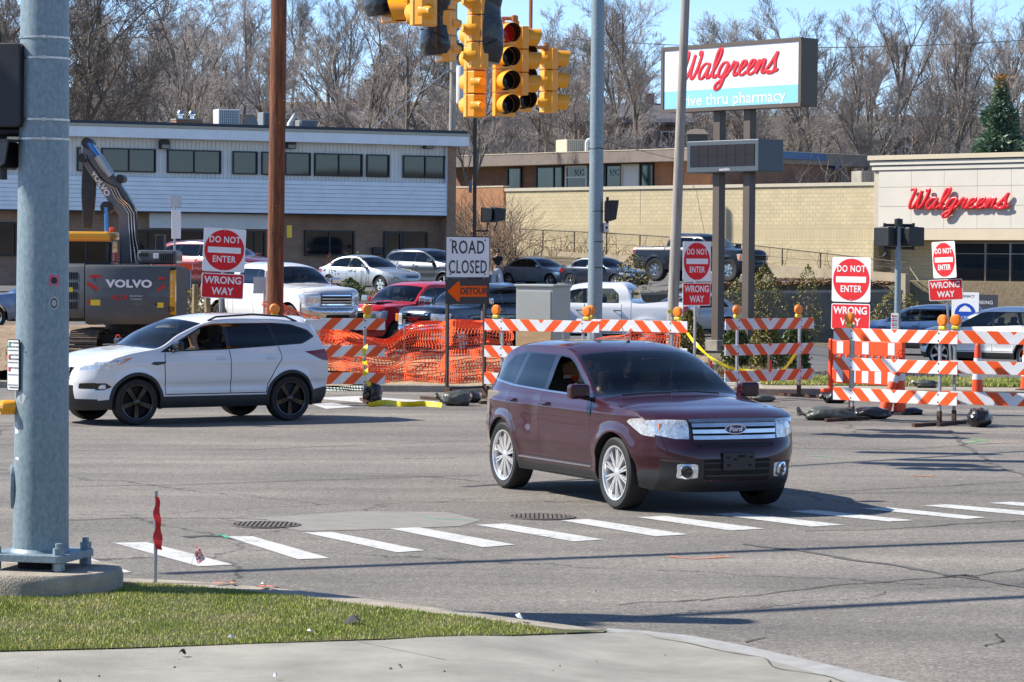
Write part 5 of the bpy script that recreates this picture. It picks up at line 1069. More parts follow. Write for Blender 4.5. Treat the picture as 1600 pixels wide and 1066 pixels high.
def sedan_spec(L=1.0, detail=0):
    nd = [(2.2, .2, 1.93, .22, 3), (2.3, .35, 1.98, .35, 3), (2.33, .5, 2.0, .52, 3), (2.28, .64, 1.96, .66, 3), (2.18, .72, 1.85, .73, 3), (1.7, .84, 1.5, .83, 3), (1.15, .93, 1.1, .905, 3), (1.02, .945, .88, .93, 2.2), (.6, 1.19, .42, 1.16, 2.2), (.22, 1.36, .05, 1.315, 2.4),
          (-.1, 1.42, -.15, 1.36, 2.6), (-.6, 1.44, -.6, 1.37, 2.8), (-1.1, 1.38, -1.05, 1.31, 2.5), (-1.4, 1.25, -1.35, 1.19, 2.3), (-1.75, 1.02, -1.72, .99, 2.3), (-1.9, .99, -1.85, .95, 3), (-2.25, .96, -2.05, .92, 3), (-2.33, .8, -2.1, .8, 3), (-2.35, .55, -2.1, .55, 3), (-2.3, .35, -2.05, .35, 3), (-2.2, .22, -2.0, .24, 3)]
    side = [('window', rnd([(.62, .955), (.12, 1.25), (-.05, 1.30), (-.28, 1.315), (-.33, .965)])), ('window#r', rnd([(-.41, .97), (-.37, 1.315), (-.85, 1.29), (-1.15, 1.2), (-1.3, .99)])),
            ('black', rnd([(.70, .94), (.12, 1.275), (-.08, 1.325), (-.6, 1.335), (-.95, 1.30), (-1.22, 1.2), (-1.42, .98), (-.4, .95)])),
            ('headlight', rnd([(2.2, .56), (1.9, .58), (1.58, .68), (1.65, .73), (2.2, .72)], .02)), ('taillight', rnd([(-1.85, .72), (-1.8, .88), (-2.3, .9), (-2.3, .72)], .02)),
            ('seam', [(.75, .93), (.82, .75), (.8, .32)]), ('seam', [(-.37, .95), (-.37, .32)]), ('seam', [(-1.35, .97), (-1.2, .75), (-.92, .5), (-.88, .32)]),
            ('cladding', [(.9, 0), (.9, .27), (-.95, .27), (-.95, 0)])]
    st = [('windshield', rnd(rect(7.1, 8.93, -.93, .93), .1)), ('back_glass', rnd(rect(12.6, 13.9, -.88, .88), .1)), ('opening', rnd(rect(2.55, 3.3, -.42, .42), .08)), ('opening', rnd(rect(.8, 1.7, -.55, .55), .1))] \
        + mirrored('headlight', [(2.5, .6), (3.4, .52), (3.7, 1.2), (2.4, 1.2)]) + mirrored('taillight', rect(16.2, 17.1, .55, 1.2))
    return dict(nodes=nd, plan=[(-2.1, .76), (-1.85, .83), (-1.3, .885), (0, .9), (1.2, .89), (1.6, .86), (1.9, .78), (2.0, .70)],
                vert=[(.2, -.09), (.35, -.03), (.6, 0), (.8, -.015), (.92, -.05), (1.0, -.1), (1.2, -.19), (1.34, -.27)],
                axles=(1.36, -1.36), wr=.32, ar=.365, ww=.21, rr=.215, zb=.22, flare=.015, side=side, strip=st, cabin=(-1.5, .95, .92), seats=(-.05, -.9), rim=BRITE, spokes=5, spw=.09)
def pickup_spec(grille='bars', lift=0.0):
    nd = [(2.75, .36, 2.5, .38, 3.4), (2.88, .5, 2.6, .5, 3.4), (2.9, .68, 2.62, .68, 3.4), (2.82, .75, 2.58, .76, 3.6), (2.80, 1.12, 2.54, 1.10, 3.6), (2.72, 1.22, 2.46, 1.17, 3.4), (2.2, 1.30, 2.1, 1.235, 3.4), (1.45, 1.36, 1.4, 1.28, 3.2),
          (1.32, 1.38, 1.2, 1.31, 2.2), (.95, 1.64, .80, 1.59, 2.2), (.62, 1.84, .48, 1.77, 2.4), (.35, 1.9, .3, 1.825, 2.6), (-.5, 1.93, -.5, 1.845, 2.8), (-1.0, 1.9, -1.0, 1.815, 2.8), (-1.1, 1.82, -1.08, 1.765, 2.6), (-1.20, 1.43, -1.2, 1.41, 2.6),
          (-1.23, 1.37, -1.24, 1.36, 3), (-1.32, 1.35, -1.32, 1.35, 3), (-2.8, 1.35, -2.76, 1.35, 3), (-2.88, 1.32, -2.82, 1.32, 3), (-2.9, .8, -2.82, .8, 4), (-2.9, .6, -2.82, .6, 4), (-2.85, .48, -2.78, .48, 4)]
    side = [('window', rnd([(.98, 1.35), (.60, 1.65), (.50, 1.70), (.30, 1.745), (.20, 1.75), (.16, 1.345)])), ('window#r', rnd([(.06, 1.345), (.09, 1.755), (-.68, 1.76), (-.86, 1.60), (-.88, 1.35)])),
            ('black', rnd([(.2, 1.34), (.2, 1.755), (.06, 1.76), (.04, 1.34)], .01)), ('headlight', rnd([(2.8, .82), (2.42, .84), (2.35, 1.1), (2.8, 1.12)], .03)), ('taillight', rnd([(-2.72, .92), (-2.72, 1.28), (-3, 1.3), (-3, .92)], .02)),
            ('seam', [(1.15, 1.3), (1.18, 1.0), (1.14, .52)]), ('seam', [(.11, 1.33), (.11, .52)]), ('seam', [(-.96, 1.33), (-.98, .52)]), ('seam', [(-1.24, 1.38), (-1.24, .5)]), ('seam', [(1.14, .52), (-.98, .52)]),
            ('bumper', [(3, 0), (3, .74), (2.46, .74), (2.42, 0)]), ('bumper', [(-3, 0), (-3, .68), (-2.74, .68), (-2.74, 0)]), ('cladding', [(1.3, 0), (1.3, .48), (-1.1, .48), (-1.1, 0)])]
    st = [('windshield', rnd(rect(8.1, 9.93, -.93, .93), .1)), ('back_glass', rnd(rect(14.1, 14.9, -.8, .8), .05)), ('opening', rnd(rect(3.12, 3.95, -.55, .55), .04)), ('opening', rnd(rect(.75, 1.3, -.45, .45), .08)), ('tonneau', rect(17, 18.3, -.92, .92)),
          ('seam', [(4.9, -.92), (7.2, -.94)]), ('seam', [(4.9, .92), (7.2, .94)]), ('seam', [(4.5, -1), (4.5, 1)])] \
        + mirrored('headlight', rect(3.1, 3.95, .62, 1.2)) + mirrored('taillight', rect(19.2, 19.9, .84, 1.2)) + [('bumper', rect(-1, 2.9, -1.2, 1.2)), ('bumper', rect(20.2, 30, -1.2, 1.2))]
    return dict(nodes=nd, plan=[(-2.9, .965), (-2.2, .985), (0, .985), (1.7, .985), (2.2, .955), (2.48, .90), (2.62, .83)],
                vert=[(.4, -.06), (.6, -.015), (.9, 0), (1.15, -.015), (1.27, -.04), (1.36, -.09), (1.6, -.15), (1.8, -.24), (1.86, -.29)],
                axles=(1.95, -1.72), wr=.40 + lift * .07, ar=.49, ww=.27, rr=.25, zb=.46, flare=.03, side=side, strip=st, cabin=(-1.05, 1.3, 1.30), seats=(.15, -.65), rim=BRITE, spokes=6, spw=.1, knob=lift > 0)
def front_grille(B, root, u0, u1, tw, n, m, frame=True, w=0.03):
    for k in range(n):
        u = lerp(u0, u1, (k + .5) / n); follow(B, root, 'grille_bar', m, [(u, -tw), (u, 0), (u, tw)], w, .02)
def badge(B, root, u, text, m, size, tz=0.0, base=None, oval=None, sx=1.0):
    c = B.strip(B.S(u), tz); n = B.strip_n(B.S(u), tz); ang = math.atan2(n.y, n.x)
    e = thing_part('badge', root, c + n * 0.02, ang + R(90))
    if oval:
        q = MB(); q.prism([(oval[0] * math.cos(a), oval[1] * math.sin(a)) for a in [2 * math.pi * k / 28 for k in range(28)]], -.004, .02); q.build('emblem_rim', CHROME, e, fixn=True)
        q = MB(); q.prism([(oval[0] * .9 * math.cos(a), oval[1] * .84 * math.sin(a)) for a in [2 * math.pi * k / 28 for k in range(28)]], -.008, .01); q.build('emblem', base, e, fixn=True)
    if text: lettering(text, m, e, (0, -.012, 0), size, .003, size * .03, sx, shear=.25 if oval else 0)
def thing_part(name, root, loc, rz=0.0):
    o = bpy.data.objects.new(name, None); o.empty_display_size = .05; link(o); o.parent = root; o.location = loc; o.rotation_euler = (0, 0, rz); return o
# ---------------------------------------------------------------- vehicles: put in place
def place(name, label, cat, px, d, phi, z=None, scale=1.0, group=None):
    p = at(px, 500, d); zz = H(p.x, p.y) + 0.02 if z is None else z
    o = thing(name, label, cat, (p.x, p.y, zz), R(phi - 90), group); o.scale = (scale,) * 3; return o
BLUE_B = mat('badge_blue', (0.012, 0.035, 0.16), 0.2, coat=1); WH = mat('white_lettering', (0.8, 0.8, 0.8), 0.4)
MAROON = paint('dark_maroon_paint', (0.032, 0.0008, 0.009), 0.05, 0.34, dirt=.015)
def build_edge():
    r = thing('passenger_car', 'dark maroon crossover with chrome wheels and a dented side crossing the junction', 'car', (1.33, 30.8, 0.005), R(24.5 - 90))
    B = build_body(edge_spec(), r, MAROON, 0.042)
    for k, u in enumerate((4.16, 4.42, 4.68)): follow(B, r, 'grille_bar', BRITE, [(u, -.585), (u, 0), (u, .585)], .05, .022, n=14)
    follow(B, r, 'grille_bar', BRITE, [(4.9, -.6), (4.9, 0), (4.9, .6)], .045, .02, n=14)
    badge(B, r, 4.5, 'Ford', WH, .062, base=BLUE_B, oval=(.125, .052), sx=1.25)
    for u in (1.35, 1.7, 2.05, 3.5): follow(B, r, 'lower_grille_bar', BLACKP, [(u, -.49), (u, 0), (u, .49)], .02, .004)
    c = B.strip(B.S(2.75), 0); q = MB(); q.box((c.x + .03, 0, .545), (.03, .37, .19)); q.build('plate_holder', BLACKP, r, bevel=.012)
    q = MB(); [q.box((c.x + .047, y, z), (.008, w, .022)) for y, z, w in [(a_, b_ - .055, c_) for a_, b_, c_ in ((-.13, .64, .03), (.13, .64, .03), (.05, .65, .05), (-.05, .62, .03), (-.12, .56, .04), (.12, .56, .04), (.0, .65, .04))]]; q.build('plate_bracket', VOID, r)
    for sg in (1, -1):
        y = .70 * sg; cc = B.strip(B.S(1.6), .72 * sg); nn = B.strip_n(B.S(1.6), .72 * sg); M = Matrix.Translation(cc) @ nn.to_track_quat('Z', 'Y').to_matrix().to_4x4()
        q = MB(); q.lathe([(.075, .0), (.078, .018), (.062, .024), (.055, .004)], 24, M); q.build('fog_light_bezel', CHROME, r, smooth=True)
        q = MB(); q.lathe([(.055, .006), (.03, .001), (.001, .0)], 20, M); q.build('fog_lamp', GLOSSB, r, smooth=True)
        mirror_part(r, .74, sg * (B.Y(.74, 1.1) + .02), 1.16, sg, MAROON, 1.05)
        for x in (-.26, -1.12): handle(B, r, x, 1.02, sg, MAROON, .19)
        follow(B, r, 'chrome_trim', BRITE, [(.80, 1.128), (-.3, 1.145), (-1.3, 1.17), (-1.98, 1.21)], .022, .008, kind='side', side=sg)
        follow(B, r, 'chrome_trim', BRITE, [(.86, .405), (-.3, .40), (-.93, .40)], .018, .016, kind='side', side=sg)
        q = MB(); cc = B.strip(B.S(4.6), .93 * sg); q.box(cc + Vector((-.015, 0, 0)), (.03, .03, .10), sg * .8); q.build('turn_signal', LAMP_A, r, bevel=.015)
    wipers(B, r, 8.55)
    q = MB(); p = B.strip(B.S(12.2), .1); q.tube([p, p + Vector((-.05, 0, .03)), p + Vector((-.2, 0, .2))], [.02, .008, .004], 6); q.build('antenna', BLACKP, r)
    q = MB(); q.box((.42, 0, 1.49), (.03, .22, .06)); q.build('rear_view_mirror', BLACKP, r, bevel=.015)
    q = MB(); [q.box(B.strip(B.S(10.75), t) - Vector((.02, 0, .012)), (.05, .07, .004)) for t in (.78, .86)]; q.build('windshield_sticker', WH, r)
    return r
def build_escape():
    r = thing('passenger_car', 'white compact crossover with black wheels stopped behind the big grey pole', 'car', (-5.10, 44.35, 0.005), R(-55.5 - 90))
    WP = paint('pearl_white_paint', (0.80, 0.80, 0.79), 0, 0.3, dirt=.12)
    B = build_body(escape_spec(), r, WP, 0.042)
    for u in (3.12, 3.38, 3.64, 3.84): follow(B, r, 'grille_bar', BRITE, [(u, -.43), (u, 0), (u, .43)], .035, .02)
    badge(B, r, 3.5, 'Ford', WH, .06, base=BLUE_B, oval=(.11, .045), sx=1.2)
    for sg in (1, -1):
        mirror_part(r, .70, sg * (B.Y(.72, 1.1) + .04), 1.17, sg, GLOSSB, .95)
        for x in (-.10, -.98): handle(B, r, x, 1.0, sg, WP)
        q = MB(); pts = [Vector((x, sg * (B.Y(x, z) - .05), z + h)) for x, z, h in ((.0, 1.56, .02), (-.15, 1.58, .06), (-.8, 1.60, .075), (-1.4, 1.58, .06), (-1.6, 1.54, .02))]; q.tube(pts, .016, 8); q.build('roof_rail', BLACKP, r, smooth=True)
        cc = B.side(1.885, .592, sg); q = MB(); q.box(cc, (.12, .02, .07), -sg * .75); q.build('fog_light', LAMP_W, r, bevel=.02)
    wipers(B, r, 7.6)
    q = MB(); p = B.strip(B.S(14.1), 0); q.box(p + Vector((.07, 0, -.005)), (.26, 1.1, .03)); q.build('roof_spoiler', WP, r, bevel=.012)
    return r
def pickup(name, label, px, d, phi, pm, sc=1.0, lift=0, grille=None, text=None, bump=BRITE, tonneau=True, z=None, mm=None, g=.1, group=None):
    r = place(name, label, 'pickup truck', px, d, phi, z, sc); sp = pickup_spec(lift=lift); sp['mats'] = dict(bumper=bump, tonneau=BLACKP)
    if lift: r.location.z += .06; sp['ww'] = .32; sp['rr'] = .24
    B = build_body(sp, r, pm, g)
    gm = grille or CHROME
    for u in (3.22, 3.42, 3.62, 3.84): follow(B, r, 'grille_bar', gm, [(u, -.53), (u, 0), (u, .53)], .045, .02)
    for t in (-.56, .56): follow(B, r, 'grille_surround', gm, [(3.05, t), (4.0, t)], .05, .02)
    for u in (3.04, 4.02): follow(B, r, 'grille_surround', gm, [(u, -.58), (u, 0), (u, .58)], .05, .02)
    if text: badge(B, r, 3.52, text, LAMP_R if text == 'GMC' else CHROME, .17, sx=1.2)
    for sg in (1, -1):
        mirror_part(r, .98, sg * (B.Y(.98, 1.32) + .06), 1.40, sg, mm or pm, 1.25)
        for x in (.24, -.84): handle(B, r, x, 1.14, sg, GLOSSB, .2)
        if text == 'GMC' or lift: q = MB(); q.box((2.50, sg * .93, .97), (.10, .1, .22), 0); q.build('turn_signal', LAMP_A, r, bevel=.02)
    wipers(B, r, 7.55); return r, B
def sedan(label, px, d, phi, pm, sc=1.0, z=None, rim=BRITE, g=.09, name='parked_car'):
    r = place(name, label, 'car', px, d, phi, z, sc); sp = sedan_spec(); sp['rim'] = rim; B = build_body(sp, r, pm, g)
    follow(B, r, 'grille_bar', CHROME, [(2.95, -.4), (2.95, 0), (2.95, .4)], .03, .015)
    for sg in (1, -1):
        mirror_part(r, .60, sg * (B.Y(.6, .93) + .02), .97, sg, pm, .9)
        for x in (-.22, -1.1): handle(B, r, x, .84, sg, pm)
    return r, B
def suv(label, px, d, phi, pm, sc=1.0, z=None, g=.09, rim=BRITE, glass=None):
    r = place('parked_car', label, 'car', px, d, phi, z, sc); sp = escape_spec(); sp['rim'] = rim; sp['open'] = {}; sp['mats'] = dict(rear_window=glass or G_DARK); B = build_body(sp, r, pm, g)
    for u in (3.2, 3.5, 3.8): follow(B, r, 'grille_bar', BRITE, [(u, -.43), (u, 0), (u, .43)], .03, .02)
    for sg in (1, -1):
        mirror_part(r, .70, sg * (B.Y(.72, 1.1) + .04), 1.17, sg, pm, .95)
        for x in (-.10, -.98): handle(B, r, x, 1.0, sg, pm)
    return r, B
EDGE_CAR = build_edge(); ESCAPE_CAR = build_escape()
if not globals().get('TEST_CARS'):
    PW = paint('truck_white_paint', (0.78, 0.78, 0.78), 0, .3, dirt=.1); PR = paint('truck_red_paint', (0.60, 0.012, 0.018), .1, .35, dirt=.15)
    PN = paint('navy_paint', (0.012, 0.022, 0.045), .3, .3, dirt=.15); PK = paint('black_paint', (0.010, 0.013, 0.020), .2, .3, dirt=.2)
    nodes_of(PK)[2].inputs['Coat Weight'].default_value = .45
    PS = paint('silver_paint', (0.42, 0.44, 0.46), .6, .38, dirt=.2); PG = paint('grey_paint', (0.25, 0.27, 0.285), .5, .35, dirt=.2)
    PB = paint('blue_paint', (0.02, 0.06, 0.16), .4, .3, dirt=.15); PM = paint('maroon_red_paint', (0.16, 0.01, 0.02), .2, .35, dirt=.15); PL = paint('pale_blue_paint', (0.20, 0.28, 0.40), .5, .35, dirt=.15)
    pickup('parked_pickup', 'white crew cab pickup with chrome grille parked beside the brown wooden pole', 440, 75, 36, PW, .97, mm=CHROME)
    r, B = pickup('parked_pickup', 'bright red pickup with dark hood scoop parked behind the orange netting', 650, 79, -38, PR, .95, mm=BRITE, bump=PR)
    q = MB(); c = B.strip(B.S(6.3), 0); q.box(c + Vector((0, 0, .01)), (.75, 1.0, .06)); q.build('hood_scoop', PK, r, bevel=.03)
    pickup('parked_pickup', 'dark navy pickup with chrome framed grille parked behind the road closed sign', 752, 76, -40, PN, .95, text='GMC', bump=CHROME, mm=CHROME)
    pickup('parked_pickup', 'white crew cab pickup seen from its side behind the grey utility cabinet', 930, 78, -104, PW, .97, bump=CHROME)
    r, B = pickup('parked_pickup', 'black lifted pickup with knobbly tyres parked against the tan wall', 1097, 115, 50, PK, 1.0, lift=1, grille=GLOSSB, bump=BLACKP)
    r, B = sedan('silver sedan with a crumpled front fender in front of the office', 578, 108, 48, PS)
    suv('dark grey crossover parked beside the damaged silver sedan', 678, 112, 48, paint('dark_slate_paint', (.035, .045, .06), .3, .3), 1.02)
    sedan('grey compact sedan parked beside the walking person', 845, 134, 47, PG, .98)
    sedan('dark blue sedan parked behind the tall steel pole', 945, 127, 46, PN, 1.0)
    suv('maroon crossover mostly hidden behind the white pickup', 345, 103, 55, PM, 1.15)
    sedan('black sedan showing only its hood between silver sedan and red pickup', 640, 93, -42, PK, .98)
    sedan('pale blue car half hidden behind the big grey pole', 72, 76, -78, PL, 1.05)
    sedan('silver sedan whose roof shows above the white pickup bed', 1065, 92, -82, PS, 1.0)
    suv('blue hatchback parked behind the white crossover', 1440, 86, -120, PB, .93)
    suv('white crossover parked in front of the pharmacy', 1560, 77, -127, PW, .99, glass=G_SIDE)
# ---------------------------------------------------------------- street furniture
YEL = mat('signal_yellow_paint', (.96, .385, .010), .42, coat=.3, var=.08, vscale=5); BLKM = mat('signal_black_paint', (.018, .019, .022), .45, var=.2)
GALV = mat('galvanised_pole', (.16, .235, .275), .5, .2, col2=(.29, .36, .395), vscale=38, bump=.12, bscale=60, stretch=(1, 1, .6)); BAND = mat('steel_band', (.55, .52, .48), .35, .9, var=.2, vscale=20)
WOODR = mat('reddish_treated_wood', (.025, .011, .007), .8, col2=(.30, .095, .032), vscale=8, bump=1, bscale=30, stretch=(1.2, 1.2, .12)); WOODG = mat('weathered_grey_wood', (.24, .22, .19), .85, col2=(.40, .38, .35), vscale=10, bump=1, bscale=30, stretch=(1.5, 1.5, .1))
BRPOST = mat('brown_sign_post', (.105, .08, .062), .5, var=.06); BAGM = mat('black_plastic_bag', (.012, .013, .016), .28, coat=.4, bump=2.5, bscale=11)
REDS = mat('red_sign_sheeting', (.72, .008, .016), .7, var=.08, vscale=3); WHS = mat('white_sign_sheeting', (.84, .84, .84), .65, var=.05, vscale=3); BLKS = mat('black_sign_ink', (.012, .012, .013), .5); ORS = mat('orange_sign_sheeting', (1.0, .125, .005), .8, spec=.2); ALU = mat('sign_back_aluminium', (.48, .49, .50), .4, .6, var=.1)
PEDL = mat('dark_signal_lens', (.01, .01, .012), .15); REDLENS = mat('red_signal_lens', (.20, .005, .005), .2, emit=(.6, .01, .01, .06)); AMBL = mat('amber_flasher_lens', (1.0, .24, .004), .35, coat=.4, bump=.8, bscale=90); YELBOX = mat('yellow_battery_box', (.72, .58, .05), .45)
ORP = mat('orange_safety_plastic', (.85, .085, .02), .42, var=.12, vscale=6, bump=.2); WREF = mat('white_reflective_band', (.78, .78, .80), .35, var=.06)
def pole_thing(name, label, cat, pb, pt, r0, r1, m, n=20, part='shaft', segs=8):
    t = thing(name, label, cat, tuple(pb)); v = pt - pb; q = MB(); q.tube([v * (k / segs) for k in range(segs + 1)], [lerp(r0, r1, k / segs) for k in range(segs + 1)], n); q.build(part, m, t, smooth=True); return t, v
# --- the big near pole
d = 20.85; pb = at(63.5, 880, d); pb.z = .40; pt = at(70.2, 0, d); s_ = pt - pb; pt = pb + s_ * 1.03
fo = thing('pole_footing', 'round pitted concrete footing under the big grey pole on the lawn', 'footing', (pb.x, pb.y, 0)); q = MB(); q.lathe([(.60, .0), (.61, .22), (.60, .258), (.585, .275), (.001, .28)], 56); q.build('concrete_drum', CONC_D, fo, smooth=True)
bp_, v = pole_thing('signal_pole', 'huge galvanised steel pole on a bolted base plate at the near corner', 'pole', pb, pt, .2065, .176, GALV, 48)
q = MB(); q.prism(rnd([(-.31, -.31), (.31, -.31), (.31, .31), (-.31, .31)], .06), 0, .055, Matrix.Rotation(R(90), 4, 'X')); o = q.build('base_plate', GALV, bp_, bevel=.006, fixn=True); o.location = (0, 0, -.055); o.rotation_euler = (0, 0, R(-14))
q = MB(); q.lathe([(.225, 0), (.21, .02), (.206, .025)], 40); q.build('base_weld', GALV, bp_, smooth=True)
for a in (31, 121, 211, 301):
    c, s2 = math.cos(R(a)) * .355, math.sin(R(a)) * .355; q = MB(); q.lathe([(.045, 0), (.045, .05), (.001, .05)], 6, Matrix.Translation((c, s2, 0))); q.lathe([(.045, -.115), (.045, -.06)], 6, Matrix.Translation((c, s2, 0)), True); q.lathe([(.026, -.13), (.026, .085), (.001, .09)], 12, Matrix.Translation((c, s2, 0))); q.build('anchor_bolt', GALV, bp_)
q = MB(); q.lathe([(.17, -.12), (.17, -.06)], 20); q.build('grout_ring', VOID, bp_)
def on_pole(py): return pb + v * ((at(66, py, d).z - pb.z) / v.z)
for py in (60, 92, 188, 218):
    c = on_pole(py) - pb; r_ = lerp(.2065, .176, c.length / v.length); q = MB(); q.lathe([(r_ + .001, -.009), (r_ + .006, -.008), (r_ + .006, .008), (r_ + .001, .009)], 40, Matrix.Translation(c)); q.build('steel_band', BAND, bp_, smooth=True)
    q = MB(); q.box(c + Vector((.03, -r_ - .008, 0)), (.03, .012, .026)); q.build('band_clip', BAND, bp_)
STK_P = mat('pink_sticker', (.75, .10, .18), .5); STK_G = mat('pale_sticker', (.42, .45, .46), .5, var=.2, vscale=60)
def sticker(px, py, w, h, m, round_=False, tilt=0, name='sticker'):
    c = on_pole(py) - pb; r_ = lerp(.2065, .176, c.length / v.length) + .0015; a0 = math.asin(max(-.97, min(.97, ((px - 66.5) / (FPX / d)) / r_))); q = MB(); n = 8; L = []
    pr = [(math.cos(t) * w / 2, math.sin(t) * h / 2) for t in [2 * math.pi * k / 24 for k in range(24)]] if round_ else [(x, z) for x, z in densify([(-w / 2, -h / 2), (w / 2, -h / 2), (w / 2, h / 2), (-w / 2, h / 2)], w / 4)]
    for x, z in pr: xx = x * math.cos(tilt) - z * math.sin(tilt); zz_ = x * math.sin(tilt) + z * math.cos(tilt); a = a0 + xx / r_; L.append(c + Vector((math.sin(a) * r_, -math.cos(a) * r_, zz_)))
    q.add(L, [tuple(range(len(L)))]); o = q.build(name, m, bp_, fixn=False); return o
sticker(90, 438, .078, .078, STK_P, tilt=-.1); c0_ = sticker(90, 438, .05, .05, BLKS, True); c0_.data.transform(Matrix.Translation((0.0, -.002, 0))); sticker(90, 473, .082, .1, STK_G, True); o = sticker(90, 473, .055, .07, BLKS, True); o.data.transform(Matrix.Translation((0, -.002, 0))); o = sticker(90, 473, .04, .05, STK_G, True); o.data.transform(Matrix.Translation((0, -.004, 0)))
sticker(33, 665, .075, .085, STK_G, tilt=.3, name='paper_remnant'); sticker(31, 668, .05, .08, WHS, tilt=.2, name='paper_remnant'); sticker(33, 715, .045, .02, WHS, name='small_label'); sticker(40, 620, .08, .07, STK_G, tilt=-.5, name='paper_remnant')
q = MB(); c = on_pole(760) - pb; q.prism([(.085 * math.cos(a), .165 * math.sin(a)) for a in [2 * math.pi * k / 28 for k in range(28)]], -.222, -.19, Matrix.Translation(c) @ Matrix.Rotation(R(-83), 4, 'Z')); q.build('hand_hole_cover', GALV, bp_, bevel=.006, fixn=True)
# push button with its instruction plate
pl = thing('crossing_button_sign', 'small white crossing instruction plate strapped to the big grey pole', 'sign', tuple(on_pole(570) + Vector((-.19, -.12, 0))), R(-34))
q = MB(); q.prism(rnd([(-.062, -.19), (.062, -.19), (.062, .19), (-.062, .19)], .02), -.004, .004); q.build('plate', BLKS, pl, fixn=True)
q = MB(); q.prism(rnd([(-.056, -.184), (.056, -.184), (.056, .184), (-.056, .184)], .017), -.006, -.003); q.build('plate_face', WHS, pl, fixn=True)
for z in (.11, .02, -.07, -.145): q = MB(); q.box((0, -.0075, z), (.10, .002, .003)); q.build('rule_line', BLKS, pl)
for z, c_ in ((.06, REDS), (-.03, REDS), (.15, GREENP)): q = MB(); q.box((-.036, -.0075, z), (.018, .002, .03)); q.build('symbol', c_, pl)
for z, tx in ((.165, 'START CROSSING'), (.135, 'WATCH FOR VEHICLES'), (.075, "DON'T START"), (.045, 'FINISH CROSSING'), (-.02, "DON'T CROSS"), (-.165, 'PUSH BUTTON')): lettering(tx, BLKS, pl, (.010, -.0075, z), .0135, .0006)
pbn = thing('crossing_button', 'yellow pedestrian push button on the side of the big grey pole', 'button', tuple(on_pole(636) + Vector((-.20, -.06, 0))), R(-60)); q = MB(); q.lathe([(.055, 0), (.055, .085), (.045, .10), (.001, .10)], 20, Matrix.Rotation(R(90), 4, 'X')); q.build('housing', YEL, pbn, smooth=True)
q = MB(); q.lathe([(.026, .10), (.026, .115), (.001, .118)], 16, Matrix.Rotation(R(90), 4, 'X')); q.build('button', CHROME, pbn, smooth=True)
def ped_head(name, label, pos, rz, w=.42, h=.44, dd=.22, visor=True, sc=1.0, egg=True):
    t = thing(name, label, 'pedestrian signal', tuple(pos), rz); q = MB(); q.prism(rnd([(-w / 2, -h / 2), (w / 2, -h / 2), (w / 2, h / 2), (-w / 2, h / 2)], .04), -dd / 2, dd / 2); q.build('housing', BLKM, t, bevel=.012, fixn=True)
    q = MB(); q.box((0, -dd / 2 - .005, 0), (w * .86, .01, h * .86)); q.build('lens', PEDL, t)
    q = MB(); e = dd / 2 + .17
    for sx_ in (-1, 1): q.add([(sx_ * w / 2, -dd / 2, -h / 2), (sx_ * w / 2, -e + .05, -h / 2 + .04), (sx_ * w / 2, -e, h / 2), (sx_ * w / 2, -dd / 2, h / 2), (sx_ * (w / 2 - .012), -dd / 2, -h / 2), (sx_ * (w / 2 - .012), -e + .05, -h / 2 + .04), (sx_ * (w / 2 - .012), -e, h / 2), (sx_ * (w / 2 - .012), -dd / 2, h / 2)], [(0, 1, 2, 3), (7, 6, 5, 4), (0, 4, 5, 1), (1, 5, 6, 2), (2, 6, 7, 3)])
    q.box((0, -(dd / 2 + e) / 2, h / 2 + .005), (w + .02, e - dd / 2, .012)); q.build('visor', BLKM, t, fixn=True); q = MB(); q.tube([(0, 0, h / 2), (0, 0, h / 2 + .08)], .03, 8); q.tube([(0, 0, -h / 2), (0, 0, -h / 2 - .08)], .03, 8); q.build('mount', BLKM, t); return t
p = on_pole(135) + Vector((-.34, -.02, .0)); ped_head('pedestrian_signal', 'large black pedestrian signal housing clamped beside the big grey pole', p, R(165), h=.62, w=.46)
q = MB(); q.tube([(-.5, 0, 0), (-.15, 0, 0)], .035, 10); q.build('bracket_arm', BLKM, bp_).location = on_pole(83) - pb + Vector((0, -.02, .0)); q = MB(); q.tube([(-.5, 0, 0), (-.15, 0, 0)], .035, 10); q.build('bracket_arm', BLKM, bp_).location = on_pole(207) - pb + Vector((0, -.02, 0))
p = on_pole(243) + Vector((-.31, .06, 0)); ped_head('pedestrian_signal', 'small black signal housing below the bracket on the big grey pole', p, R(40), h=.2, w=.2, dd=.14)
p = on_pole(300) + Vector((-.45, 1.0, 0)) 
# --- other poles
t, vv_ = pole_thing('utility_pole', 'thick reddish brown wooden pole standing behind the orange netting', 'pole', at(428.5, 590, 57) * Vector((1, 1, 1)) if False else Vector((at(429, 480, 57).x, 57, .0)), at(436.6, -60, 57), .172, .158, WOODR, 24, 'wooden_shaft', 14)
for k in range(9): q = MB(); a = random.uniform(-.9, .9); h_ = random.uniform(1.3, 7); q.tube([Vector((math.sin(a) * .16, -math.cos(a) * .16, h_)) + vv_ * 0, Vector((math.sin(a) * .18, -math.cos(a) * .18, h_))], .008, 5); o = q.build('staple', BRITE, t); o.location = (vv_.x * h_ / vv_.z, 0, 0)
q = MB(); c = at(452, 362, 57.0) - t.location; q.box(c, (.10, .02, .25)); q.build('yellow_marker', YELBOX, t)
t, vv_ = pole_thing('signal_pole', 'tall slim galvanised steel pole behind the long striped barricades', 'pole', Vector((at(929, 520, 58).x, 58, 0)), at(935.2, -60, 58), .157, .132, GALV, 28)
for py in (232, 330, 378, 418): c = at(932, py, 58) - t.location; q = MB(); q.lathe([(.154 - .0, -.008), (.158, 0), (.154, .008)], 28, Matrix.Translation((c.x, 0, c.z))); q.build('steel_band', BLKM, t)
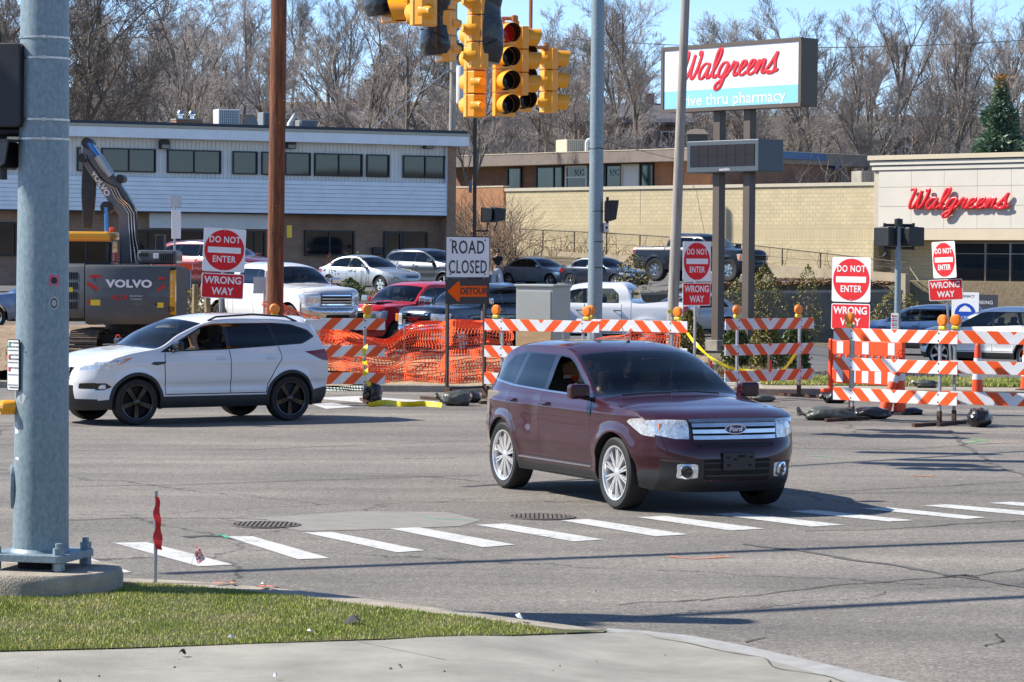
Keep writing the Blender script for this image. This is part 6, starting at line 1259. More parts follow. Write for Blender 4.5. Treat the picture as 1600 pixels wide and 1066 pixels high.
c = at(949, 330, 58); ped_head('pedestrian_signal', 'thin dark pedestrian signal seen edge on beside the tall steel pole', c, R(94), w=.30, h=.42, dd=.10)
c = at(946, 356, 57.9); tt_ = thing('push_button_box', 'small grey box under the edge on signal of the tall steel pole', 'box', tuple(c), R(20)); q = MB(); q.box((0, 0, 0), (.10, .14, .2)); q.build('case', ALU, tt_, bevel=.02); q = MB(); q.lathe([(.03, .07), (.001, .08)], 12, Matrix.Rotation(R(90), 4, 'X')); q.build('button', BLKM, tt_)
t, vv_ = pole_thing('utility_pole', 'weathered grey wooden pole leaning slightly beside the do not enter sign', 'pole', Vector((at(1047, 590, 61).x, 61, 0)), at(1073.6, -60, 61), .128, .088, WOODG, 20, 'wooden_shaft', 14)
c = at(1051, 487, 60.8); q = MB(); q.box(c - t.location, (.22, .05, .07)); q.build('yellow_marker', YELBOX, t)
LAMPP = mat('dark_bronze_pole', (.055, .045, .042), .45, .3); pz = at(741, 440, 105); t, vv_ = pole_thing('lamp_post', 'thin dark bronze lamp post rising behind the road closed sign', 'lamp post', Vector((pz.x, 105, 1.2)), at(743, 60, 105), .10, .095, LAMPP, 4)
c = at(751, 361, 105) - t.location; q = MB(); q.tube([(0, 0, c.z), (c.x + .3, 0, c.z)], .035, 6); q.build('arm', LAMPP, t)
for dx, rz_ in ((.28, -25), (.62, 30)):
    q = MB(); q.prism([(-.22, -.3), (.22, -.22), (.26, .22), (-.22, .26)], -.2, .2, Matrix.Translation((c.x + dx, 0, c.z + .62)) @ Matrix.Rotation(R(rz_), 4, 'Z')); q.tube([(c.x + dx * .8, 0, c.z), (c.x + dx, 0, c.z + .35)], .03, 6); q.build('floodlight', BLKM, t, bevel=.02, fixn=True)
q = MB(); c = at(735, 293, 104.8) - t.location; q.box(c, (.12, .04, .4)); q.build('blue_tag', BLUE_B if 'BLUE_B' in globals() else REDS, t)
pz = at(703, 215, 150); t, vv_ = pole_thing('utility_pole', 'grey utility pole with a transformer behind the office corner', 'pole', Vector((at(703, 400, 150).x, 150, 2)), at(711, -60, 150), .2, .17, WOODG, 12, 'wooden_shaft')
c = at(721, 133, 149.6) - t.location; q = MB(); q.lathe([(.001, -1.0), (.26, -.98), (.28, -.9), (.28, .9), (.26, 1.0), (.001, 1.05)], 16, Matrix.Translation(c)); q.build('transformer', ACW, t, smooth=True); q = MB(); c = at(709, 111, 149.8) - t.location; q.box(c, (1.4, .12, .14)); q.build('crossarm', WOODG, t)
def cable(name, label, pts, r=.012, m=None, sag=.0):
    P = []
    for a, b in zip(pts, pts[1:]):
        for k in range(14): f_ = k / 14; P.append(a.lerp(b, f_) - Vector((0, 0, 4 * sag * f_ * (1 - f_))))
    P.append(pts[-1]); q = MB(); q.tube(P, r, 5, False); o = q.build(name, m or BLKM, smooth='all'); tag(o, label, 'cable'); return o
cable('overhead_cable', 'thin overhead cable crossing the sky behind the big pharmacy sign', [at(880, 60, 135), at(1720, 54, 120)], .018, sag=.5)
cable('overhead_cable', 'dark sagging cable dropping over the low brick building', [at(650, 120, 150), at(1060, 250, 150)], .014, sag=.3)
cable('guy_wire', 'pale guy wire slanting across the trees behind the office roof', [at(575, 205, 145), at(700, 110, 149)], .025, BRITE)
# --- pedestrian signal pole on the far corner
pr = Vector((at(1401, 600, 56).x, 56, .1)); t, vv_ = pole_thing('signal_pole', 'slim steel post carrying two black pedestrian signals before the pharmacy', 'pole', pr, at(1404, 348, 56), .065, .06, GALV, 18)
c = at(1404, 352, 56) - pr; c2 = at(1404, 388, 56) - pr
for c_ in (c, c2): q = MB(); q.tube([c_ + Vector((-.27, 0, 0)), c_ + Vector((.27, 0, 0))], .028, 8); q.build('bracket_arm', BLKM, t, smooth=True)
q = MB(); q.lathe([(.085, -.02), (.085, .12), (.001, .14)], 14, Matrix.Translation(c)); q.build('bracket_cap', BLKM, t, smooth=True)
ped_head('pedestrian_signal', 'black pedestrian signal facing away on the near side of the slim post', at(1382, 370, 56), R(130), w=.40, h=.38, dd=.2); ped_head('pedestrian_signal', 'black pedestrian signal facing the store on the far side of the slim post', at(1427, 370, 56), R(215), w=.42, h=.38, dd=.2)
c = at(1384, 397, 56); tt_ = thing('detector_camera', 'tiny dark camera hanging below the two black pedestrian signals', 'camera', tuple(c)); q = MB(); q.tube([(0, 0, .1), (0, 0, .02)], .02, 6); q.tube([(.03, 0, .03), (-.04, -.03, -.07)], [.04, .045], 10); q.build('body', BLKM, tt_)
bs = thing('crossing_button_sign', 'white crossing instruction plate low on the slim pedestrian signal post', 'sign', tuple(at(1398, 505, 55.8)), R(-20)); q = MB(); q.prism(rnd([(-.075, -.2), (.075, -.2), (.075, .2), (-.075, .2)], .02), -.005, .005); q.build('plate', WHS, bs, fixn=True)
for z in (.14, .05, -.04): q = MB(); q.box((-.04, -.008, z), (.03, .003, .04)); q.build('symbol', REDS, bs); q = MB(); q.box((.02, -.008, z), (.06, .003, .015)); q.build('rule_line', BLKS, bs)
for z in (.09, .0, -.09, -.14): q = MB(); q.box((0, -.008, z), (.12, .003, .006)); q.build('rule_line', BLKS, bs)
# --- traffic signals
def visor_part(t, z, y0=.10, L=.27, r=.152, m=YEL):
    n = 22; vs = []; fs = []
    for k in range(n + 1):
        a = R(-52) + R(284) * k / n; sl = L * (.62 + .38 * (.5 + .5 * math.sin(a))); c, s2 = math.cos(a), math.sin(a)
        vs += [(c * r, y0, z + s2 * r), (c * r, y0 + sl, z + s2 * r), (c * (r - .006), y0 + sl, z + s2 * (r - .006)), (c * (r - .006), y0, z + s2 * (r - .006))]
    for k in range(n):
        for j in range(3): fs.append((4 * k + j, 4 * k + j + 1, 4 * k + j + 5, 4 * k + j + 4))
    q = MB(); q.add(vs[:], fs); q.mi = [0 if i % 3 < 2 else 1 for i in range(len(fs))]; q.build('visor', [m, BLKM], t, smooth=True, fixn=True)
def signal(label, px, py_bot, d, face, n, sh=.355, lit=None, group=None, bag=None, z=None):
    p = at(px, py_bot, d); rz = math.atan2(face[1], face[0]) - R(90); t = thing('traffic_signal', label, 'traffic signal', tuple(p), rz)
    for k in range(n):
        z0 = k * sh; q = MB(); w = .17
        q.prism([(-w, 0), (w, 0), (w, .105), (-w, .105)], z0 + .004, z0 + sh - .004, Matrix.Rotation(R(90), 4, 'X') @ Matrix.Scale(-1, 4, (0, 0, 1)) @ Matrix.Rotation(0, 4, 'X')) if False else None
        q.box((0, .05, z0 + sh / 2), (2 * w, .11, sh - .008)); o = q.build('housing', YEL, t, bevel=.012)
        q = MB(); q.prism([(-.155, 0), (.155, 0), (.09, -.115), (-.09, -.115)], z0 + .01, z0 + sh - .01); q.v = [(x, z_, y) for x, y, z_ in q.v]; q.build('housing_back', YEL, t, bevel=.008, fixn=True)
        q = MB(); q.lathe([(.135, 0), (.12, .03), (.07, .10), (.055, .12), (.05, .15), (.001, .155)], 20, Matrix.Translation((0, -.06, z0 + sh / 2)) @ Matrix.Rotation(R(90), 4, 'X')); q.build('reflector_cap', YEL, t, smooth=True)
        if bag is None or k not in bag:
            visor_part(t, z0 + sh / 2); q = MB(); q.lathe([(.14, .0), (.10, .02), (.001, .03)], 20, Matrix.Translation((0, .105, z0 + sh / 2)) @ Matrix.Rotation(R(-90), 4, 'X')); q.build('lens', REDLENS if lit == k else PEDL, t, smooth=True)
    q = MB(); q.tube([(0, -.02, n * sh), (0, -.02, n * sh + .08)], .035, 10); q.build('mount', mat('rusty_orange_bracket', (.42, .16, .04), .6, var=.3, vscale=20), t); return t
def bagged(label, px, py_bot, d, face, n, sh=.355, lo=.1):
    t = signal(label, px, py_bot, d, face, n, sh, bag=range(n)); rg = random.Random(int(px)); q = MB(); N = 20; rows = 14; vs = []
    for j in range(rows + 1):
        z = lo + (n * sh + .1 - lo) * j / rows
        for k in range(N):
            a = 2 * math.pi * k / N; rx, ry = .18, .19; x = rx * math.copysign(abs(math.cos(a)) ** .5, math.cos(a)); y = .15 + ry * math.copysign(abs(math.sin(a)) ** .5, math.sin(a)); f_ = 1 + .10 * noise.noise(Vector((x * 5, y * 5, z * 4 + px))) + (.05 * math.sin(z * 9 + px))
            if j == 0: f_ *= .9
            vs.append((x * f_, y * f_ if y > 0 else y, z + (.12 * (y - .1) * -1 if j == 0 else 0)))
    fs = [(j * N + k, j * N + (k + 1) % N, (j + 1) * N + (k + 1) % N, (j + 1) * N + k) for j in range(rows) for k in range(N)]; fs.append(tuple(range(N))); q.add(vs, fs); o = q.build('bag_cover', BAGM, t, smooth=True, fixn=True)
    for z in (lo + .25, n * sh * .75): q = MB(); q.tube([(.192 * math.cos(a), .14 + .21 * math.sin(a), z + .1 * math.sin(a)) for a in [2 * math.pi * k / 20 for k in range(21)]], .012, 5, False); q.build('strap', BLKS, t)
    return t
U2 = (.42, -.91); U1 = (.91, .42)
signal('yellow signal seen from behind, lowest of the crowded cluster', 744, 184, 42.7, (-.42, .91), 4)
signal('yellow signal facing the street with its red lens showing', 785, 183, 42.4, U2, 4, lit=3)
signal('yellow signal with visors pointing sideways, behind the one with the red lens', 809, 150, 43.4, U1, 3)
signal('yellow signal whose single lowest lens shows behind the cluster', 812, 175, 44.0, U2, 3)
signal('separate smaller yellow signal seen from behind right of the cluster', 856, 177, 46.5, U1, 3, sh=.355)
bagged('yellow signal partly wrapped in black plastic, strapped above the cluster', 745, 108, 37.5, (.93, .35), 4)
signal('yellow signal seen from behind above the lower black bag', 664, 41, 36, (-.42, .91), 3); signal('yellow signal with a round visor peeking out beside the rear facing one', 650, 39, 36.6, (-.9, .1), 3)
bagged('yellow signal in a black plastic bag hanging lowest beside the grey utility pole', 697, 97, 39.0, (-.92, -.30), 4); bagged('yellow signal in a black bag cut by the top edge of the picture', 615, 36, 37.0, (-.85, -.45), 3)
t = thing('signal_hanger', 'thin rusty hanger rods and brackets holding the yellow signal cluster', 'hanger', tuple(at(830, 0, 44))); HM = MATS['rusty_orange_bracket']; o_ = Vector(t.location)
for pts in ([at(830.5, -120, 44), at(829, 45, 44)], [at(786, 29, 43.4), at(806, 29, 43.4)], [at(826, 73, 45.2), at(852, 75, 46.2)], [at(852, 68, 46.4), at(852, 80, 46.4)]): q = MB(); q.tube([p_ - o_ for p_ in pts], .03, 8); q.build('hanger_rod', HM, t, smooth=True)
for (a, b) in (((804, 29), 43.4), ((852, 75), 46.2)): q = MB(); q.lathe([(.001, -.06), (.055, -.04), (.055, .04), (.001, .06)], 10, Matrix.Translation(at(a[0], a[1], b) - o_)); q.build('clamp', HM, t, smooth=True)
# the messenger wires above the view that carry the signals, and two unseen ones placed only to shade the road
zc = 7.4
cable('span_wire', 'unseen heavy cable above the junction placed to shade the road', [Vector((-11.6, 24.1, 8.0)), Vector((2.0, 29.95, 8.0)), Vector((14, 35.1, 8.0))], .085, BLKM)
cable('span_wire', 'messenger cable with signals hanging between the far corner poles', [Vector((-9, 33, 7.7)), Vector((-.5, 40, 7.2)), Vector((6, 48, 7.8))], .05, BLKM)
cable('span_wire', 'second unseen heavy cable placed to shade the road at the near corner', [Vector((-8.7, 21.4, 8.4)), Vector((1, 25.95, 8.4)), Vector((10, 30.2, 8.4))], .085, BLKM)
# --- signs
def panel(name, parent, m, w, h, z, y=0, r=.04, th=.006, back=True): 
    q = MB(); q.prism(rnd([(-w / 2, -h / 2), (w / 2, -h / 2), (w / 2, h / 2), (-w / 2, h / 2)], r), y, y + th); o = q.build(name, m, parent, fixn=True); o.location = (0, 0, z); return o
def do_not_enter(root, z, sz=.762):
    p = panel('sign_panel', root, WHS, sz, sz, z); panel('panel_back', root, ALU, sz - .01, sz - .01, z, .0065, th=.002); q = MB(); q.prism([(sz * .47 * math.cos(a), sz * .47 * math.sin(a)) for a in [2 * math.pi * k / 48 for k in range(48)]], -.003, .001); q.build('red_disc', REDS, p, fixn=True)
    q = MB(); q.box((0, -.005, 0), (sz * .78, .004, sz * .135)); q.build('white_bar', WHS, p)
    lettering('DO NOT', WHS, p, (0, -.005, sz * .235), sz * .205, .0015, .003, .84, space=1.1); lettering('ENTER', WHS, p, (0, -.005, -sz * .215), sz * .205, .0015, .003, .84, space=1.1)
    for s2 in (-1, 1): q = MB(); q.lathe([(.014, .003), (.008, .01), (.001, .012)], 8, Matrix.Translation((0, 0, s2 * sz * .46)) @ Matrix.Rotation(R(90), 4, 'X')); q.build('bolt', ALU, p)
    return p
def wrong_way(root, z, w=.76, h=.44):
    p = panel('sign_panel', root, WHS, w, h, z, r=.03); panel('red_field', p, REDS, w - .03, h - .03, 0, -.003, r=.025, th=.003); panel('panel_back', root, ALU, w - .01, h - .01, z, .0065, th=.002)
    lettering('WRONG', WHS, p, (0, -.005, h * .22), h * .40, .0015, .004, .95); lettering('WAY', WHS, p, (0, -.005, -h * .22), h * .40, .0015, .004, .95); return p
def u_post(root, z0, z1, m=STEEL, x=0, y=.012, w=.06):
    q = MB(); q.box((x, y + .012, (z0 + z1) / 2), (w * .5, .006, z1 - z0)); q.box((x - w * .3, y + .028, (z0 + z1) / 2), (.006, .035, z1 - z0)); q.box((x + w * .3, y + .028, (z0 + z1) / 2), (.006, .035, z1 - z0)); return q.build('post', m, root)
def sign_post(label, px, pyc, d, yaw, tilt=0, base_px=None, wwpy=None, wwyaw=None, ww=True, pm=STEEL, scale=1.0):
    c = at(px, pyc, d); gz = H(c.x, d); t = thing('do_not_enter_sign', label, 'road sign', (c.x - (c.z - gz) * math.sin(R(tilt)), d, gz), rot=(0, R(tilt), R(0))); hub = thing_part('sign_assembly', t, (0, 0, 0), R(yaw)); hub['kind'] = 'x'; del hub['kind']
    z = (c.z - gz) / math.cos(R(tilt)); p = do_not_enter(t, z); p.rotation_euler = (0, 0, R(yaw)); 
    for o in [o for o in scene.collection.objects if o.parent == t and o.name.startswith('panel_back')]: o.rotation_euler = (0, 0, R(yaw))
    if ww:
        z2 = z - .381 - .25; p2 = wrong_way(t, z2); yw = yaw if wwyaw is None else wwyaw; p2.rotation_euler = (0, 0, R(yw))
    n0 = [o for o in scene.collection.objects if o.parent == t and o.name.startswith('panel_back')]
    if len(n0) > 1: n0[1].rotation_euler = (0, 0, R(yw))
    bpy.data.objects.remove(hub); o = u_post(t, -.1, z + .36, pm); o.rotation_euler = (0, 0, R(yaw if not ww else yw)); return t
sign_post('do not enter sign over wrong way panel in front of the excavator counterweight', 350.5, 391, 49.5, 20, 2.5)
sign_post('do not enter sign over wrong way panel between leaning grey pole and brown post', 1089, 408.5, 54, 42, 0)
sign_post('brightly lit do not enter sign with wrong way panel above the orange plastic barrier', 1330, 437, 48, -38, 0.5, pm=RUST)
sign_post('narrow looking twisted do not enter sign with wrong way panel near the white crossover', 1475, 406, 59, -60, -4, wwyaw=-32)
# road closed with detour
c = at(731, 402, 51.5); rc = thing('road_closed_sign', 'road closed sign above an orange detour arrow on two slim legs', 'road sign', (c.x, 51.5, 0), R(50)); z = c.z; W_ = 1.22
p = panel('sign_panel', rc, BLKS, W_, .76, z, r=.03); panel('white_field', p, WHS, W_ - .03, .73, 0, -.003, r=.025, th=.003); lettering('ROAD', BLKS, p, (0, -.006, .17), .34, .002, .003, .92, space=1.1); lettering('CLOSED', BLKS, p, (0, -.006, -.19), .34, .002, .003, .80, space=1.1)
for sx_ in (-.48, .48):
    for sz_ in (-.31, .31): q = MB(); q.lathe([(.02, .004), (.001, .014)], 8, Matrix.Translation((sx_, 0, sz_)) @ Matrix.Rotation(R(90), 4, 'X')); q.build('bolt', BLKS, p)
p = panel('detour_panel', rc, BLKS, W_, .46, z - .625, r=.03); q = MB(); q.prism([(-.56, 0), (-.28, .18), (-.22, .18), (-.22, .10), (.54, .10), (.54, -.10), (-.22, -.10), (-.22, -.18), (-.28, -.18)], -.003, .001); q.build('orange_arrow', ORS, p, fixn=True); lettering('DETOUR', BLKS, p, (.17, -.005, 0), .165, .002, .004, 1.15)
for sx_ in (-.52, .52): q = MB(); q.box((sx_, .03, (z + .3) / 2), (.05, .05, z + .3)); q.build('leg', mat('dark_sign_stand', (.05, .045, .04), .6, .4, var=.3), rc); q = MB(); q.box((sx_, .0, .12), (.07, .12, .24)); q.build('foot_sleeve', RUST, rc); q = MB(); q.box((sx_, .0, .03), (.07, 1.3, .05)); q.build('foot', RUST, rc)
q = MB(); q.box((0, .03, .22), (1.0, .03, .04)); q.build('crossbar', MATS['dark_sign_stand'], rc)
# sign backs by the excavator
c = at(273, 330, 74); t = thing('sign_post', 'steel post showing the blank backs of two small signs above the excavator', 'road sign', (c.x, 74, .3), R(30)); q = MB(); q.tube([(0, 0, 0), (0, 0, c.z + .1)], .03, 8); q.build('post', STEEL, t); q = MB(); q.box((0, -.04, c.z - .05), (.34, .01, .3)); q.build('sign_panel', ALU, t); q = MB(); q.box((.03, -.035, c.z - .65), (.26, .01, .75)); q.build('sign_panel', WHS, t)
c = at(293, 410, 70); t = thing('steel_post', 'short square steel post with red tip beside the excavator engine cover', 'post', (c.x, 70, .2)); q = MB(); q.box((0, 0, 1.0), (.16, .16, 2.1)); q.build('post', mat('blue_grey_post', (.12, .15, .2), .5, .4), t); q = MB(); q.box((-.15, 0, 2.12), (.55, .2, .16)); q.build('cap', ORP, t)
c = at(405, 446, 58); t = thing('utility_box', 'small grey sign back on a thin white post beside the wooden pole', 'road sign', (c.x, 58, .1)); q = MB(); q.box((0, 0, c.z - .1), (.24, .02, .34)); q.build('sign_panel', ALU, t); q = MB(); q.tube([(.1, .02, 0), (.14, .02, c.z + .2)], .025, 6); q.build('post', WHS, t)
# blue and white drive-through board
c = at(1508, 486, 83); t = thing('information_board', 'white board with a blue shield emblem behind the white crossover', 'sign', (c.x, 83, -.3), R(-30)); p = panel('sign_panel', t, WHS, .85, 1.1, c.z + .3, r=.02); q = MB(); q.prism([(.33 * math.cos(a) * (1 if math.sin(a) > -.2 else .8), .33 * math.sin(a)) for a in [2 * math.pi * k / 24 for k in range(24)]], -.004, .001); o = q.build('blue_emblem', mat('emblem_blue', (.01, .07, .45), .4), p, fixn=True); o.location = (0, 0, -.1)
lettering('FLU SHOT', WHS, p, (0, -.007, -.2), .13, .001); q = MB(); q.prism([(-.2, -.02), (.2, -.02), (.15, .08), (0, .16), (-.15, .08)], -.006, -.003); q.build('white_mark', WHS, p, fixn=True); lettering('PHARMACY', BLKS, p, (0, -.003, .43), .11, .001)
for sx_ in (-.36, .36): q = MB(); q.box((sx_, .03, (c.z - .3) / 2), (.05, .05, c.z + .3)); q.build('leg', STEEL, t)
c = at(1536, 478, 88); t = thing('plaque', 'small dark parking plaque on the tan wall behind the white crossover', 'sign', (c.x, 88, c.z), R(-30)); q = MB(); q.box((0, 0, 0), (.95, .05, .7)); q.build('plate', mat('dark_plaque', (.05, .05, .07), .5), t); lettering('PARKING', WHS, t, (0, -.03, .1), .16, .001); q = MB(); q.tube([(0, .04, -.35), (0, .04, -c.z - .3)], .03, 6); q.build('post', STEEL, t)
# --- pharmacy pylon sign
cm = at(1146, 120, 78.0); yw = R(-50); py = thing('pylon_sign', 'tall brown two legged pharmacy sign with red script and a black message board', 'sign', (cm.x, 78, 0), yw)
ca = zof(1035, 120, (cm.x, 78), yw); cb_ = zof(1253, 120, (cm.x, 78), yw); x0, x1 = ca[0], cb_[0]; zt1 = zof(1144, 67, (cm.x, 78), yw)[1]; zb1_ = zof(1144, 171, (cm.x, 78), yw)[1]; w_, h_ = x1 - x0, zt1 - zb1_; cx, cz = (x0 + x1) / 2, (zt1 + zb1_) / 2
cab = box_part(py, 'cabinet', BRPOST, x0, x1, .02, .62, zb1_, zt1, .02)
for (a, b, c_, d_) in ((x0, x1, zt1 - .09, zt1 + .012), (x0, x1, zb1_ - .012, zb1_ + .09), (x0 - .012, x0 + .09, zb1_ + .09, zt1 - .09), (x1 - .09, x1 + .012, zb1_ + .09, zt1 - .09)): box_part(py, 'frame_edge', BRPOST, a, b, -.05, .03, c_, d_)
zsp = lerp(zb1_, zt1, .32); FACEW = mat('sign_face_white', (.80, .81, .84), .3); FACEB = mat('sign_face_blue', (.26, .60, .80), .3)
box_part(py, 'white_face', FACEW, x0 + .09, x1 - .09, -.02, .018, zsp, zt1 - .09); box_part(py, 'blue_face', FACEB, x0 + .09, x1 - .09, -.02, .018, zb1_ + .09, zsp)
script_word('Walgreens', h_ * .42, REDL, py, (cx - w_ * .01, -.028, lerp(zb1_, zt1, .50)), depth=.02, thick=.125, sx=w_ / 5.5 / 1.0, slope=.02, shear=.30)
lettering('drive thru pharmacy', WHS, py, (cx + .0, -.024, lerp(zb1_, zt1, .16)), h_ * .25, .002, .0, w_ * .78 / 4.35 * 1.16)
bzb, bzt = zof(1144, 269, (cm.x, 78), yw)[1], zof(1144, 219, (cm.x, 78), yw)[1]; bx0, bx1 = zof(1078, 240, (cm.x, 78), yw)[0], zof(1190, 240, (cm.x, 78), yw)[0]
SLATE = mat('slate_grey_cabinet', (.085, .105, .12), .45, .3); box_part(py, 'message_board', SLATE, bx0, bx1, -.12, .85, bzb, bzt, .02); LEDM = mat('dark_led_face', (.010, .010, .016), .6, spec=.25)
for i in range(7):
    for j in range(2): a = lerp(bx0 + .14, bx1 - .14, i / 7); b = lerp(bx0 + .14, bx1 - .14, (i + 1) / 7); c_ = lerp(bzb + .16, bzt - .12, j / 2); d_ = lerp(bzb + .16, bzt - .12, (j + 1) / 2); box_part(py, 'led_module', LEDM, a + .006, b - .006, -.135, -.118, c_ + .006, d_ - .006)
lettering('watchfire', WHS, py, ((bx0 + bx1) / 2 + .1, -.125, bzb + .075), .11, .001)
for px_, yb in ((1122, 552), (1169, 528)):
    a = zof(px_ - 8.5, 400, (cm.x, 78), yw, .2)[0]; b = a + .25; zb_ = -.2; box_part(py, 'leg', BRPOST, a, b, .18, .42, zb_, zb1_); q = MB(); q.box(((a + b) / 2, .3, .18), (.5, .5, .34)); q.build('concrete_footing', CONC, py, bevel=.02)
# --- striped barricades
def stripe_mat(nm, sgn):
    m = mat(nm, (.8, .8, .8), .45); n, l, b = nodes_of(m); tc = n.new('ShaderNodeTexCoord'); sp = n.new('ShaderNodeSeparateXYZ'); l.new(tc.outputs['Object'], sp.inputs[0])
    u = mth(n, l, 'ADD', mth(n, l, 'MULTIPLY', mth(n, l, 'ABSOLUTE', sp.outputs[0]), 1.0), mth(n, l, 'MULTIPLY', sp.outputs[2], -sgn * 1.0)); fr = mth(n, l, 'FRACT', mth(n, l, 'DIVIDE', mth(n, l, 'ADD', u, 40.04), .40)); st = mth(n, l, 'GREATER_THAN', fr, .5)
    dn = noise_n(n, l, tc.outputs['Object'], 3, 6, .7); dd = ramp(n, l, dn, [(.3, (.80, .79, .77)), (.7, (1, 1, 1))]); l.new(mixc(n, l, 1.0, mixc(n, l, st, (.82, .83, .85), (.95, .105, .008)), dd, 'MULTIPLY'), b.inputs['Base Color']); return m
STV = stripe_mat('striped_sheeting_pointing_down', 1); STA = stripe_mat('striped_sheeting_pointing_up', -1)
def barricade(label, pxl, pxr, pyb, yaw, m=STV, d=None, rails=3, lights=(-.95, .95), L=2.44, gz=0.0, tilt=0.0, post=.86, feet=True, grp=None):
    mid = (pxl + pxr) / 2; p = at(mid, pyb, d) if d else gr(mid, pyb, gz); t = thing('barricade', label, 'barricade', (p.x, p.y, gz), rot=(0, R(tilt), R(yaw)))
    s_ = 4400 / p.y; L = min(L, (pxr - pxl) / s_ / abs(math.cos(R(yaw)))) if L is None else L
    for k, z in enumerate((1.40, .92, .43)[:rails]):
        q = MB(); q.box((0, 0, 0), (L, .02, .205)); o = q.build('rail', m, t, bevel=.003); o.location = (0, -.035, z)
        for sx_ in (-post, post):
            for dz in (-.06, .06): q = MB(); q.lathe([(.016, 0), (.001, .012)], 8, Matrix.Translation((sx_, -.045, z + dz)) @ Matrix.Rotation(R(90), 4, 'X')); q.build('bolt', BLKS, t)
    for sx_ in (-post, post):
        q = MB(); q.box((sx_, 0, .86), (.045, .045, 1.40)); q.build('post', STEEL, t, bevel=.004); q = MB(); q.box((sx_, 0, .12), (.06, .06, .22)); q.build('foot_sleeve', RUST, t)
        if feet: q = MB(); q.box((sx_, .0, .03), (.055, 1.4, .05)); q.build('foot', RUST, t)
    for lx in lights:
        q = MB(); q.box((lx, -.02, 1.545), (.13, .08, .07)); bx_ = q.build('flasher_box', YELBOX, t, bevel=.02)
        q = MB(); M = Matrix.Translation((lx, -.02, 1.665)) @ Matrix.Rotation(R(90), 4, 'X'); q.lathe([(.001, -.05), (.07, -.045), (.093, -.02), (.093, .02), (.07, .045), (.001, .05)], 24, M); q.build('flasher_lens', AMBL, bx_, smooth=True)
    return t
barricade('striped barricade behind the white crossover with tape hanging from its post', 388, 600, 629, 8, STV, lights=(-.75, .9), gz=0)
barricade('long striped barricade leaning against the one under the steel pole', 752, 941, 632, -34, STV, lights=(-.98, .95)); barricade('striped barricade with upward chevrons in front of the grey leaning pole', 908, 1066, 631, -38, STA, lights=(-.92, 1.0), rails=2)
barricade('short looking striped barricade turned away with caution tape behind it', 1127, 1273, 622, 42, STV, lights=(-.9, .8))
barricade('sunlit striped barricade beside the black sandbags', 1317, 1480, 661, -44, STV, lights=(-.92, .92)); barricade('sunlit striped barricade running out of the picture in front of the white crossover', 1478, 1690, 667, -30, STV, lights=(-.98,), post=1.0)
# --- orange plastic items
def plastic_barrier(label, px, pyb, yaw, w=1.5, h=1.0, gz=.1, d=None, sc=1.0):
    p = at(px, pyb, d) if d else gr(px, pyb, gz); t = thing('plastic_barrier', label, 'barrier', (p.x, p.y, gz if not d else H(p.x, p.y)), R(yaw)); t.scale = (sc,) * 3
    for a, b in ((h * .72, h), (h * .18, h * .46)):
        q = MB(); q.box((0, 0, (a + b) / 2), (w, .05, b - a)); bd = q.build('board', ORP, t, bevel=.015)
        for k in range(5): 
            if k % 2 == 0 or a < .5: q = MB(); q.box((-w * .36 + w * .18 * k, -.028, (a + b) / 2), (w * .09, .006, (b - a) * .8)); q.build('reflective_patch', WREF, bd)
    for k in range(11): q = MB(); q.box((-w * .46 + w * .092 * k, 0, h * .59), (w * .035, .045, h * .27)); q.build('slat', ORP, t, bevel=.01)
    for sx_ in (-1, 1): q = MB(); q.box((sx_ * w * .5, 0, h * .51), (.07, .10, h * 1.02)); q.build('end_frame', ORP, t, bevel=.02); q = MB(); q.box((sx_ * w * .5, 0, .04), (.10, .5, .08)); q.build('foot', ORP, t, bevel=.02)
    return t
plastic_barrier('orange plastic barrier with white patches behind the sunlit barricade', 1353, 616, -48, 1.75, 1.0, .1)
plastic_barrier('orange plastic barrier standing beside the reddish wooden pole', 392, 500, 20, 1.1, 1.0, d=66)
plastic_barrier('orange plastic barrier end behind the excavator engine cover', 257, 398, 30, .6, .75, d=65).location.z = 1.9
def channelizer(label, px, pyb, d=None, tilt=(0, 0), gz=0.0, h=1.05):
    p = at(px, pyb, d) if d else gr(px, pyb, gz); t = thing('channelizer_cone', label, 'traffic cone', (p.x, p.y, gz if not d else H(p.x, p.y)), rot=(R(tilt[0]), R(tilt[1]), 0)); q = MB(); q.lathe([(.11, .05), (.105, .12), (.055, h - .12), (.05, h - .1), (.04, h - .08), (.001, h - .07)], 24); bd = q.build('body', ORP, t, smooth=True)
    for a, b in ((.30, .42), (.58, .70)): f_ = lambda z: lerp(.105, .055, (z - .12) / (h - .24)) + .003; q = MB(); q.lathe([(f_(a), a), (f_(b), b)], 24); q.build('reflective_band', WREF, t, smooth=True)
    q = MB(); q.tube([(-.03, 0, h - .1), (-.045, 0, h - .02), (-.02, 0, h + .04), (.02, 0, h + .04), (.045, 0, h - .02), (.03, 0, h - .1)], .013, 6); q.build('grab_handle', ORP, t, smooth=True)
    q = MB(); q.lathe([(.22, 0), (.21, .045), (.115, .06)], 8, None, False); q.build('rubber_base', RUBBER, t); return t
channelizer('upright orange channelizer cone behind the middle of the sunlit barricade', 1406, 648); channelizer('orange channelizer cone leaning over behind the sunlit barricade', 1380, 648, tilt=(0, 17)); channelizer('orange channelizer cone on the verge in front of the white crossover', 1527, 618, gz=.1)
channelizer('orange channelizer cone whose handle shows above the white crossover hood', 184, 610, d=53); channelizer('orange cone at the far edge of the frame beyond the white crossover', 1603, 612, gz=.1); 
